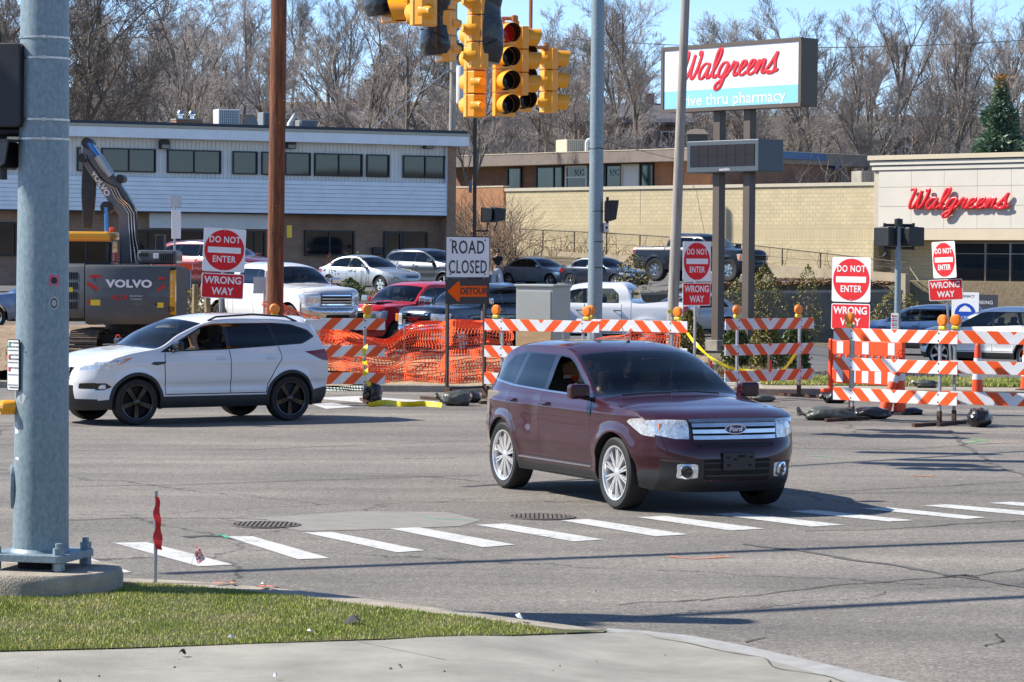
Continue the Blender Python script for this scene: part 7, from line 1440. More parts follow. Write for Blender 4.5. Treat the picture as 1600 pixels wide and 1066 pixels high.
# --- sandbags and bin bags
def bag(label, px, pyb, w, dd, h, rz, m, gz=0.0, name='sandbag', seed=1, d=None, knot=True):
    p = gr(px, pyb, gz); t = thing(name, label, 'sandbag' if name == 'sandbag' else 'bin bag', (p.x, p.y, gz), R(rz)); q = MB(); N = 28; M_ = 14; vs = []
    for j in range(M_ + 1):
        th = math.pi * j / M_
        for k in range(N):
            a = 2 * math.pi * k / N; x = math.cos(th); rr = math.sin(th) ** .65; y = rr * math.cos(a); z = rr * math.sin(a); f_ = 1 + .22 * noise.noise(Vector((x * 2 + seed, y * 2, z * 2))) + .08 * noise.noise(Vector((x * 7 + seed, y * 6, z * 6))); vs.append((x * w / 2 * f_, y * dd / 2 * f_, max(0, (z * f_ + .82) * h / 1.82)))
    q.add(vs, [(j * N + k, j * N + (k + 1) % N, (j + 1) * N + (k + 1) % N, (j + 1) * N + k) for j in range(M_) for k in range(N)]); q.build('bag', m, t, smooth='all', fixn=True)
    if knot:
        q = MB(); rg = random.Random(seed)
        for k in range(5): a = rg.uniform(-.7, .7); q.tube([(-w * .47, 0, h * .35), (-w * .55, a * .08, h * .45), (-w * .62 - .03, a * .2, h * (.4 + .5 * rg.random()))], [.03, .018, .03], 5)
        q.build('tied_neck', m, t, fixn=True)
    return t
GREYB = mat('dull_green_grey_sandbag', (.075, .08, .065), .4, coat=.3, var=.3, vscale=6, bump=2, bscale=12)
bag('long dull sandbag lying at the outer foot of the sunlit barricade', 1297, 657, .80, .34, .22, -4, GREYB, seed=2); bag('crumpled black sandbag under the sunlit barricade', 1362, 655, .62, .34, .2, 10, BAGM, seed=5)
bag('fat dark sandbag slumped on the barricade foot near the road', 1530, 667, .42, .36, .30, 60, BAGM, seed=7); bag('pale grey sandbag under the road closed sign', 712, 634, .52, .36, .26, -5, GREYB, seed=11); bag('small black sandbag behind the near foot of the road closed sign', 738, 629, .3, .3, .2, 40, BAGM, seed=12)
bag('black bin bag weighing down the striped barricade with tape', 583, 629, .33, .33, .36, 80, BAGM, seed=17, name='bin_bag'); bag('black bin bag on the kerb beside the orange plastic barrier', 1304, 630, .38, .3, .2, 0, BAGM, seed=21, name='bin_bag'); bag('dark sandbag behind the mirror of the maroon car', 1192, 628, .45, .35, .14, 20, GREYB, seed=23)
bag('pale sandbag lying on the verge grass behind the barricade', 1447, 606, .42, .3, .16, 0, GREYB, gz=.13, seed=27); bag('black bag lying between the two channelizer cones', 1425, 648, .35, .3, .12, 0, BAGM, seed=29)
# --- grey cabinet and plywood
c = at(848, 585, 60.5); t = thing('utility_cabinet', 'pale grey metal traffic control cabinet behind the striped barricade', 'cabinet', (c.x, 60.5, .1), R(-29)); CABM = mat('cabinet_grey_paint', (.36, .39, .38), .5, .2, var=.05, vscale=2); q = MB(); q.box((0, 0, .96), (.90, .80, 1.86)); q.build('case', CABM, t, bevel=.012); q = MB(); q.box((0, 0, 1.915), (.96, .86, .05)); q.build('lid', CABM, t, bevel=.01)
q = MB(); q.box((0, -.408, .95), (.80, .016, 1.7)); dr_ = q.build('door', CABM, t, bevel=.005); q = MB(); q.box((.3, -.43, 1.0), (.04, .03, .16)); q.build('handle', BLKM, dr_); q = MB(); q.box((0, 0, -.02), (1.1, 1.0, .12)); q.build('plinth', CONC, t)
c = at(831, 545, 59.2); t = thing('plywood_sheet', 'sheet of tan plywood leaning against the grey cabinet', 'board', (c.x, 59.2, .1), rot=(R(-8), 0, R(-20))); q = MB(); q.box((0, 0, .62), (.76, .018, 1.22)); q.build('board', mat('plywood', (.42, .29, .16), .8, var=.2, vscale=5, stretch=(.4, 1, 5)), t)
# --- orange netting
NET = mat('orange_netting', (.92, .13, .03), .5, var=.1, vscale=3)
def net(name, label, top, bot, dtop, dbot, sx=.055, ny=20, w=.012, droop=.0, seed=1):
    # top / bot: pixel paths; built as one hanging lattice
    Tx = Spl([p[0] for p in top], [p[1] for p in top]); Bx = Spl([p[0] for p in bot], [p[1] for p in bot]); x0, x1 = top[0][0], top[-1][0]; s_ = 4400 / dtop; nx = int((x1 - x0) / s_ / sx); P = []
    for i in range(nx + 1):
        px_ = lerp(x0, x1, i / nx); a = at(px_, Tx(px_), dtop + .35 * math.sin(px_ * .03)); b = at(px_ + 3 * math.sin(px_ * .06), Bx(px_), dbot + .25 * math.sin(px_ * .05 + 1)); col = []
        for j in range(ny + 1):
            f_ = (j / ny) ** 1.25; p_ = a.lerp(b, f_); k_ = noise.noise(Vector((px_ * .03, j * .22, seed))); p_ += Vector((k_ * .14, k_ * .5 - .35 * math.sin(math.pi * f_), .09 * noise.noise(Vector((px_ * .022, j * .3, seed + 5))))); col.append(p_)
        P.append(col)
    v = []; fc = []
    def q2(a, b, dx, dz):
        o = len(v); e = Vector((dx, 0, dz)); v.extend([tuple(a - e), tuple(b - e), tuple(b + e), tuple(a + e)]); fc.append((o, o + 1, o + 2, o + 3))
    for i in range(nx + 1):
        for j in range(ny):
            q2(P[i][j], P[i][j + 1], w * .5, 0)
            if i < nx: q2(P[i][j], P[i + 1][j], 0, w * (.9 if j < 6 else .55))
    me = bpy.data.meshes.new('netting'); me.from_pydata(v, [], fc); me.materials.append(NET); t = thing(name, label, 'fence'); o = bpy.data.objects.new('netting', me); link(o); o.parent = t; o['kind'] = 'stuff'
    for px_ in [p[0] for p in top][::2]:
        a = at(px_, Tx(px_) - 14, dtop); q = MB(); q.tube([(a.x, a.y - .06, .05), (a.x, a.y - .06, a.z)], .018, 6); q.build('stake', STEEL, t)
    return t
net('netting_fence', 'wide orange plastic netting sagging around the dug earth behind the road closed sign', [(500, 516), (530, 517), (572, 524), (611, 530), (632, 513), (698, 503), (753, 500), (800, 508)], [(500, 606), (530, 612), (572, 616), (611, 619), (660, 624), (700, 626), (760, 622), (800, 615)], 57.5, 55.2, .05, 28, w=.02)
net('netting_fence', 'short orange netting under the long barricade beside the steel pole', [(880, 535), (930, 530), (985, 520), (1040, 516), (1058, 514)], [(880, 590), (930, 588), (985, 582), (1040, 580), (1058, 575)], 57.5, 56.5, .055, 14, seed=4)
net('netting_fence', 'loose orange netting slumping from the reddish wooden pole towards the barricade', [(413, 468), (440, 470), (470, 488), (510, 505), (545, 516)], [(413, 500), (440, 520), (470, 530), (510, 540), (545, 560)], 58, 56.5, .06, 12, seed=8)
# --- caution tape
TAPE = mat('yellow_caution_tape', (.85, .66, .02), .4)
def tape(label, pts, w=.075, tw=2.0, seed=0, text=False):
    P = []
    for i in range(len(pts) - 1):
        p0 = pts[max(0, i - 1)]; p1 = pts[i]; p2 = pts[i + 1]; p3 = pts[min(len(pts) - 1, i + 2)]
        for j in range(8): t = j / 8; P.append(.5 * ((2 * p1) + (p2 - p0) * t + (2 * p0 - 5 * p1 + 4 * p2 - p3) * t * t + (3 * p1 - p0 - 3 * p2 + p3) * t ** 3))
    P.append(pts[-1]); q = MB(); vs = []; n = len(P)
    for i, p_ in enumerate(P):
        dv = (P[min(i + 1, n - 1)] - P[max(i - 1, 0)]).normalized(); u = dv.cross(Vector((0, 1, 0))); u = u.normalized() if u.length > .1 else Vector((0, 0, 1)); w2 = dv.cross(u); a = tw * math.sin(i * .35 + seed); e = (u * math.cos(a) + w2 * math.sin(a)) * w / 2; vs += [p_ - e, p_ + e]
    q.add(vs, [(2 * i, 2 * i + 1, 2 * i + 3, 2 * i + 2) for i in range(n - 1)]); o = q.build('caution_tape', TAPE, smooth='all'); tag(o, label, 'tape'); return o
tape('yellow caution tape sagging from the grey leaning pole to the short barricade', [at(1060, 500, 57), at(1085, 535, 56.5), at(1115, 562, 56), at(1150, 577, 55.6), at(1195, 581, 55.3), at(1225, 576, 55), at(1250, 541, 54.4)], .07, .9)
tape('yellow caution tape trailing on the road between bin bag and road closed sign', [gr(575, 634, .02), gr(600, 629, .06), gr(630, 632, .04), gr(660, 631, .04), gr(690, 634, .03)], .10, .45, 1)
tag(lettering('CAUTION', BLKS, None, (at(655, 631, gr(655, 633).y - .02).x, gr(655, 634).y - .04, .035), .10, .001, name='tape_lettering'), 'black lettering printed on the caution tape lying on the road', 'tape')
tape('yellow caution tape knotted round the barricade post above the bin bag', [at(573, 538, 50.0), at(566, 560, 49.9), at(575, 572, 49.8), at(570, 588, 49.8), at(578, 603, 49.8)], .09, 1.6, 2); tape('yellow caution tape streaming from the long barricade post', [at(778, 512, 52), at(782, 530, 51.9), at(785, 548, 51.9), at(780, 560, 51.9)], .06, 1.4, 3)
# --- near corner bits
c = gr(242.5, 912, .12); t = thing('survey_stake', 'grey steel stake with a red ribbon standing in the corner lawn', 'stake', tuple(c)); q = MB(); q.tube([(0, 0, -.1), (0.004, 0, .70)], .014, 8); q.build('stake', STEEL, t)
q = MB(); rg = random.Random(3); vs = []
for i in range(15): z = .665 - .40 * i / 14; vs += [(-.006 + .012 * math.sin(i), -.016, z), (.03 + .028 * (i / 14) + .006 * math.sin(i * 1.3), -.02 - .012 * math.cos(i), z - .01)]
q.add(vs, [(2 * i, 2 * i + 1, 2 * i + 3, 2 * i + 2) for i in range(14)]); q.build('ribbon', mat('red_ribbon', (.85, .03, .03), .5), t, smooth='all')
c = gr(297, 886, .0); t = thing('marker_flag', 'tiny orange and white checked marker flag on a wire over the crosswalk', 'flag', tuple(c)); q = MB(); q.tube([(0, 0, 0), (.06, 0, .17)], .002, 5); q.build('wire', STEEL, t); CH = mat('checked_flag_cloth', (.8, .1, .03), .6); n, l, b = nodes_of(CH); tc = n.new('ShaderNodeTexCoord'); ck = n.new('ShaderNodeTexChecker'); ck.inputs['Scale'].default_value = 45; ck.inputs[1].default_value = (.8, .8, .8, 1); ck.inputs[2].default_value = (.85, .10, .03, 1); l.new(tc.outputs['Object'], ck.inputs[0]); l.new(ck.outputs[0], b.inputs['Base Color'])
q = MB(); q.add([(.055, -.001, .18), (.085, -.012, .155), (.10, .01, .11), (.13, -.01, .07), (.07, -.012, .02), (.05, .01, .06), (.04, 0, .10)], [(0, 1, 6), (1, 2, 6), (2, 5, 6), (2, 3, 5), (3, 4, 5)]); q.build('cloth', CH, t)
random.seed(9); LIT = [(360, 1000, .05, WHS), (484, 992, .05, WHS), (410, 918, .07, WHS), (552, 974, .16, BLKS), (812, 968, .08, WHS), (285, 1024, .06, RUST), (930, 930, .04, BLKS), (430, 1060, .03, WHS)]
for i, (px, py_, s_, m_) in enumerate(LIT):
    z = .12 if py_ < 960 else LAWN_H(*gr(px, py_, .1).xy) if py_ < 1010 else PAVE_H(*gr(px, py_, .1).xy); p = gr(px, py_, z + .01); q = MB(); vs = [(s_ * .6 * math.cos(a) * random.uniform(.5, .8), s_ * .5 * math.sin(a), random.uniform(0, .03) + .005) for a in [k * 1.0472 for k in range(6)]] + [(0, 0, .03 + s_ * .2)]
    q.add(vs, [(k, (k + 1) % 6, 6) for k in range(6)]); o = q.build('litter', m_, fixn=False); o.location = p; tag(o, ['white scrap near the lawn edge above the pavement', 'white crumpled scrap in the middle of the lawn edge', 'white paper scrap beside orange paint on the kerb', 'dark crushed plastic piece lying on the corner lawn', 'white cigarette packet near the lawn tip', 'brown twig on the foreground pavement', 'dark pebble on the asphalt', 'pale pebble on the foreground pavement'][i], 'litter')
ribbon('paint_mark', ORANGEP, [(330, 911), (345, 908.5), (362, 911)], .05, .15); ribbon('paint_mark', ORANGEP, [(398, 918), (410, 915), (424, 919)], .06, .15)
# wooden lath markers behind the short barricade
for px, h in ((1108, .55), (1201, .6), (1247, .6), (1490, .5)): c = at(px, 585, 56.5); t = thing('survey_lath', {1108: 'wooden survey lath with pink ribbon near the foot of the brown sign post', 1201: 'wooden survey lath in the middle of the short barricade', 1247: 'wooden survey lath beside the far post of the short barricade', 1490: 'wooden survey lath in the verge behind the sunlit barricades'}[px], 'stake', (c.x, c.y, .13)); q = MB(); q.box((0, 0, h / 2), (.045, .012, h)); q.build('lath', mat('pale_lath_wood', (.5, .38, .24), .8), t); q = MB(); q.box((.04, -.01, h * .6), (.04, .004, .22)); q.build('ribbon', MATS['red_ribbon'], t)
# rocks edging the bed behind the verge
random.seed(12); v = []; fc = []
for k in range(1500):
    x = random.uniform(4.8, 9.5); y = KY(x) + 5.4 + random.uniform(0, 2.8); z = H(x, y) + .03; s_ = random.uniform(.03, .09); o = len(v); v += [(x - s_, y, z), (x, y - s_, z), (x + s_, y, z), (x, y + s_, z), (x, y, z + s_ * 1.1)]; fc += [(o, o + 1, o + 4), (o + 1, o + 2, o + 4), (o + 2, o + 3, o + 4), (o + 3, o, o + 4)]
me = bpy.data.meshes.new('gravel'); me.from_pydata(v, [], fc); me.materials.append(mat('dark_landscape_gravel', (.09, .085, .08), .9, var=.5, vscale=20)); o = bpy.data.objects.new('gravel', me); link(o); tag(o, 'dark landscape gravel around the arborvitae bushes', 'gravel', kind='stuff')
t = thing('shade_box', 'unseen box added on the cable end to shade the near corner', 'shade box', (-9.0, 21.25, 8.3), R(25)); q = MB(); q.prism(rnd([(-.45, -.1), (.45, -.1), (.35, .12), (-.35, .12)], .05), -.3, .3); q.build('housing', BLKM, t, bevel=.02, fixn=True)  # unseen box, added for the blob of shade it drops on the road
# ---------------------------------------------------------------- excavator
EXG = mat('excavator_grey_paint', (.075, .080, .085), .45, var=.12, vscale=3, coat=.3); EXD = mat('excavator_dark_steel', (.035, .035, .037), .55, .2, var=.3, vscale=6); EXY = mat('excavator_yellow_paint', (.78, .38, .02), .4, coat=.4, var=.08); DECR = mat('red_reflector', (.6, .015, .015), .35); DECY = mat('warning_yellow', (.85, .62, .03), .4); BLUR = mat('blue_cylinder_rod', (.08, .25, .6), .25, .5); MUD = mat('dried_mud_steel', (.22, .165, .11), .9, col2=(.10, .085, .07), vscale=7, bump=1.5, bscale=30)
De = 60.0; ec = at(190, 400, De); ex = thing('excavator', 'dark grey excavator with yellow cab roof parked on the dirt, boom folded up', 'excavator', (ec.x, De, .15), 0)
def E_(px, py_, dy=0.0): p = at(px, py_, De + dy); return Vector((p.x - ec.x, dy, p.z - .15))
x0, x1 = E_(132, 400).x, E_(275, 400).x; zt_, zb_ = E_(190, 414).z, E_(190, 507).z
def curved_block(name, xa, xb, za, zb2, m, y0=0.0, dep=2.2, bulge=.28, r=.12, n=14, parent=ex, top_slope=0.0):
    pts = []
    for i in range(n + 1): f_ = i / n; x = lerp(xa, xb, f_); X = (x - (x0 - .55) * .5 - x1 * .5) / ((x1 - x0 + .55) / 2); pts.append((x, y0 + bulge * (X * X)))
    vs = []; zs = [(za, .10), (za + .10, .02), (za + .25, 0), (zb2 - .10, 0), (zb2 - .03, .03), (zb2, .09)]
    for z, off in zs:
        for x, y in pts: vs.append((x, y + off, z))
    m_ = len(pts); fs = [(j * m_ + i, j * m_ + i + 1, (j + 1) * m_ + i + 1, (j + 1) * m_ + i) for j in range(len(zs) - 1) for i in range(m_ - 1)]
    o = len(vs); 
    for z, off in zs: vs += [(pts[0][0], dep, z), (pts[-1][0], dep, z)]
    for j in range(len(zs) - 1): fs += [(o + 2 * j, j * m_, (j + 1) * m_, o + 2 * j + 2), (j * m_ + m_ - 1, o + 2 * j + 1, o + 2 * j + 3, (j + 1) * m_ + m_ - 1)]
    J = len(zs) - 1; fs.append(tuple([o + 2 * J] + [J * m_ + i for i in range(m_)] + [o + 2 * J + 1])); fs.append(tuple([o + 1] + [i for i in reversed(range(m_))] + [o])); q = MB(); q.add(vs, fs); return q.build(name, m, parent, smooth=True, fixn=True)
CW = curved_block('counterweight', x0, x1 - .16, zb_, zt_, EXG); SP = curved_block('side_cover', x0 - .60, x0 - .02, zb_ + .12, zt_ + .02, EXG); curved_block('yellow_edge', x1 - .155, x1 - .04, zb_ + .2, zt_ - .1, EXY, dep=.4)
yc = lambda x: .28 * ((x - (x0 - .55) * .5 - x1 * .5) / ((x1 - x0 + .55) / 2)) ** 2
for j in range(4):
    for k in range(9): q = MB(); z = E_(0, 430 + 15.5 * j).z; X = x0 - .50 + k * .040; q.box((X, yc(X) - .004, z), (.018, .012, .15)); q.build('vent_slot', VOID, SP)
q = MB(); X = x0 - .32; q.box((X, yc(X) - .012, E_(0, 452).z), (.3, .012, .10)); q.build('warning_label', DECY, SP)
def decal(px, py_, w, h, m, name='decal', rot=0.0, parent=CW, pr=.008):
    c = E_(px, py_); q = MB(); M = Matrix.Rotation(rot, 3, 'Y'); q.box((0, 0, 0), (w, .008, h), 0, M); o = q.build(name, m, parent); o.location = (c.x, yc(c.x) - pr, c.z); return o
decal(152, 432, .34, .06, DECR, 'red_reflector'); decal(249, 435, .22, .05, DECR, 'red_reflector'); decal(147, 449, .36, .07, DECR, 'red_reflector', R(30)); decal(248, 452, .28, .06, DECR, 'red_reflector', R(-33))
decal(150, 473, .24, .12, DECY, 'warning_label'); decal(247, 477, .20, .11, DECY, 'warning_label', pr=.008); decal(138.5, 472, .03, .12, DECR, 'warning_label', pr=.009); decal(254.5, 477, .03, .11, DECR, 'warning_label', pr=.009)
for px_ in (145, 243): c = E_(px_, 475); q = MB(); q.prism([(-.035, -.03), (.035, -.03), (0, .035)], -.002, .002); o = q.build('warning_symbol', BLKS, CW, fixn=True); o.location = (c.x, yc(c.x) - .015, c.z)
c = E_(202, 444); lettering('VOLVO', WHS, CW, (c.x, yc(c.x) - .02, c.z), .22, .006, .010, 1.28, space=1.05)
c = E_(187, 465); lettering('ALTA', DECR, CW, (c.x, yc(c.x) - .015, c.z), .14, .003, .003, 1.0, shear=.35); c = E_(213, 463); lettering('EQUIPMENT', ALU, CW, (c.x, yc(c.x) - .015, c.z), .052, .002, .001, 1.0); c = E_(213, 468); lettering('COMPANY', ALU, CW, (c.x, yc(c.x) - .015, c.z), .052, .002, .001, 1.0)
c = E_(264, 447); o = lettering('ECR145E', WHS, CW, (c.x, yc(c.x) + .01, c.z), .13, .002, .002, 1.0); o.data.transform(Matrix.Rotation(R(-90), 4, 'Y')); c = E_(269, 484); lettering('128', BLKS, CW, (c.x - .05, yc(c.x) - .05, c.z), .15, .002, .003, .7)
# body behind, engine cover, cab
q = MB(); q.box(((x0 + x1) / 2 - .25, 1.5, (zb_ + zt_) / 2), (x1 - x0 + .4, 2.2, zt_ - zb_ - .1)); q.build('upper_body', EXD, ex)
def ebox(name, a, b, m, y0, y1, parent=ex, bev=.02): A_ = E_(a[0], a[1], 0); B2 = E_(b[0], b[1], 0); q = MB(); q.box(((A_.x + B2.x) / 2, (y0 + y1) / 2, (A_.z + B2.z) / 2), (abs(B2.x - A_.x), y1 - y0, abs(A_.z - B2.z))); return q.build(name, m, parent, bevel=bev)
ec_ = ebox('engine_cover', (209, 413), (272, 391), EXG, .45, 1.6, bev=.08)
for k in range(6): c = E_(248 + k * 3.5, 402); q = MB(); q.box((c.x, .445, c.z), (.02, .02, .16)); q.build('vent_slot', VOID, ec_)
for k in range(5): c = E_(214 + k * 3, 398); q = MB(); q.box((c.x, .445, c.z), (.016, .02, .08)); q.build('vent_slot', VOID, ec_)
ebox('exhaust_box', (234, 392), (248, 366), EXD, .9, 1.3); ebox('work_light', (236, 404), (244, 396), WHS, .40, .44, bev=.005)
cabx = ebox('cab', (95, 413), (163, 376), G_DARK, .5, 2.0, bev=.03)
for a, b in (((93, 413), (97, 376)), ((160, 413), (165, 376)), ((93, 415), (165, 411)), ((128, 412), (131, 376))): ebox('cab_frame', a, b, EXD, .46, .54, bev=.01)
ebox('cab_roof', (90, 374), (166, 362), EXY, .45, 2.1, bev=.05); ebox('beacon', (162, 362), (170, 355), ORP, .8, .95); ebox('roof_edge', (90, 377), (167, 373), mat('orange_yellow_trim', (.75, .25, .02), .5), .42, .6, bev=.01)
q = MB(); c = E_(140, 392, 0); q.box((c.x, 1.2, c.z - .1), (.4, .3, .5)); q.build('cab_seat', CLOTH_D, ex, bevel=.05)
for px_ in (178, 213): c = E_(px_, 414); q = MB(); q.tube([c + Vector((-.1, .3, -.02)), c + Vector((-.08, .3, .07)), c + Vector((.08, .3, .07)), c + Vector((.1, .3, -.02))], .018, 6); q.build('lifting_eye', EXD, ex, smooth=True)
# boom, stick, ram
def limb(name, poly, m, y0, y1, parent=ex, d0=0.0, bev=.02): 
    P = [E_(a, b, 0) for a, b in poly]; q = MB(); q.prism([(p.x, p.z) for p in P], y0, y1); return q.build(name, m, parent, bevel=bev, fixn=True)
bm_ = limb('boom', [(171, 412), (169, 335), (158, 322), (112, 252), (109, 228), (114, 216), (124, 216), (163, 272), (184, 302), (195, 322), (196, 412)], mat('boom_grey_paint', (.17, .18, .19), .45, coat=.3, var=.1), 1.6, 1.95); limb('stick', [(110, 236), (132, 236), (130, 300), (125, 356), (111, 356), (108, 300)], EXD, 1.65, 1.9)
q = MB(); q.tube([E_(122, 219) + Vector((0, 1.5, 0)), E_(139, 243) + Vector((0, 1.5, 0))], .055, 12); q.build('ram_rod', BLUR, ex, smooth=True); q = MB(); q.tube([E_(137, 240) + Vector((0, 1.5, 0)), E_(158, 272) + Vector((0, 1.5, 0))], [.10, .10], 14); q.build('ram_barrel', ALU, ex, smooth=True); q = MB(); q.tube([E_(150, 322) + Vector((0, 1.5, 0)), E_(151, 362) + Vector((0, 1.5, 0))], .05, 12); q.build('ram_rod', BLUR, ex, smooth=True)
for px_, py_, r_ in ((119, 219, .12), (150, 322, .13), (112, 243, .1), (172, 276, .09)): c = E_(px_, py_); q = MB(); q.lathe([(r_, -.28), (r_, .28)], 16, Matrix.Translation((c.x, 1.75, c.z)) @ Matrix.Rotation(R(90), 4, 'X'), True); q.build('pivot_pin', EXD, ex, smooth=True)
for k in range(9):
    o1 = k * 1.6; q = MB(); yy = 1.48 - .015 * k; q.tube([E_(a + (o1 if i > 1 else o1 * .3), b + (0 if i > 1 else k * .8)) + Vector((0, yy, 0)) for i, (a, b) in enumerate(((116, 238), (140, 272), (158, 292), (166, 308), (178, 318), (186, 332), (188, 370), (190 + k, 410)))], .016, 5, False); q.build('hydraulic_hose', EXD if k % 3 else BRITE, ex, smooth='all')
for k in range(3): q = MB(); q.tube([E_(a + k * 3, b + k * 2) + Vector((0, 1.44, 0)) for a, b in ((196, 372), (204, 380), (209, 395), (210, 408))], .022, 6, False); q.build('hydraulic_hose', EXD, ex, smooth='all')
c = E_(127, 287); o = lettering('VOLVO', WHS, ex, (E_(140, 284).x, 1.585, E_(140, 284).z), .17, .003, .008, 1.1); o.data.transform(Matrix.Rotation(R(57), 4, 'Y')); c = E_(112, 242); q = MB(); q.box((c.x, 1.57, c.z), (.06, .02, .12)); q.build('warning_label', DECY, ex)
# undercarriage
def track(xc, wd):
    N = 44; Lh = 1.45; r_ = .38; loop = []; per = 4 * Lh + 2 * math.pi * r_
    tr = thing_part('track', ex, (xc, 1.9, 0)); me = None
    for k in range(N):
        s_ = per * k / N
        if s_ < 2 * Lh: y, z, a = -Lh + s_, 2 * r_, 0
        elif s_ < 2 * Lh + math.pi * r_: t = (s_ - 2 * Lh) / r_; y, z, a = Lh + r_ * math.sin(t), r_ + r_ * math.cos(t), -t
        elif s_ < 4 * Lh + math.pi * r_: y, z, a = Lh - (s_ - 2 * Lh - math.pi * r_), 0, math.pi
        else: t = (s_ - 4 * Lh - math.pi * r_) / r_; y, z, a = -Lh - r_ * math.sin(t), r_ - r_ * math.cos(t), math.pi - t
        if me is None:
            q = MB(); q.box((0, 0, 0), (wd, .17, .03)); q.box((0, .05, .03), (wd, .02, .04)); q.box((0, -.04, .03), (wd, .02, .03)); o = q.build('track_shoe', MUD, tr); me = o.data
        else: o = bpy.data.objects.new('track_shoe', me); link(o); o.parent = tr
        o.location = (0, y, z + .02); o.rotation_euler = (a, 0, 0)
    q = MB(); q.box((0, 0, r_), (wd * .5, 2 * Lh, r_ * 1.2)); q.build('track_frame', MUD, tr)
    for y in (-Lh, Lh): q = MB(); q.lathe([(r_ * .9, -wd * .3), (r_ * .9, wd * .3)], 20, Matrix.Translation((0, y, r_)) @ Matrix.Rotation(R(90), 4, 'Y'), True); q.build('idler_wheel', EXD, tr, smooth=True)
track(E_(128, 500).x, .6); track(E_(240, 500).x, .6); q = MB(); c = E_(185, 500); q.box((c.x, 1.9, .55), (1.2, 1.4, .35)); q.lathe([(.55, .7), (.55, zb_ - .0)], 28, Matrix.Translation((c.x, 1.9, 0)), True); q.build('turntable', EXD, ex)
q = MB(); c = E_(100, 548); q.box((c.x, -.35, .35), (.9, .3, .22)); q.build('blade_arm', MUD, ex, bevel=.03)
# lumber and crate by the excavator
c = at(305, 497, 64); t = thing('wooden_crate', 'pale yellow wooden crate marked 10 behind the excavator counterweight', 'crate', (c.x, 64, .5), R(-14)); CR = mat('pale_crate_wood', (.48, .40, .20), .8, var=.1)
q = MB(); q.box((0, 0, .45), (.95, .9, .5)); q.build('box', CR, t, bevel=.01); q = MB(); q.box((.10, -.455, .45), (.6, .01, .36)); q.build('dark_panel', mat('crate_stencil_panel', (.12, .10, .07), .8), t); q = MB(); q.box((.1, -.463, .45), (.2, .006, .2)); q.build('stencil_mark', WHS, t); lettering('10', BLKS, t, (-.36, -.456, .55), .18, .002, .003)
for dx in (-.15, .05, .28): q = MB(); q.tube([(dx * 1.6 + .15, .2, .5), (dx * 1.4 + .1, .3, 1.5 + dx * .4)], .075, 8); q.build('timber', mat('weathered_timber', (.28, .22, .13), .85, var=.3), t)
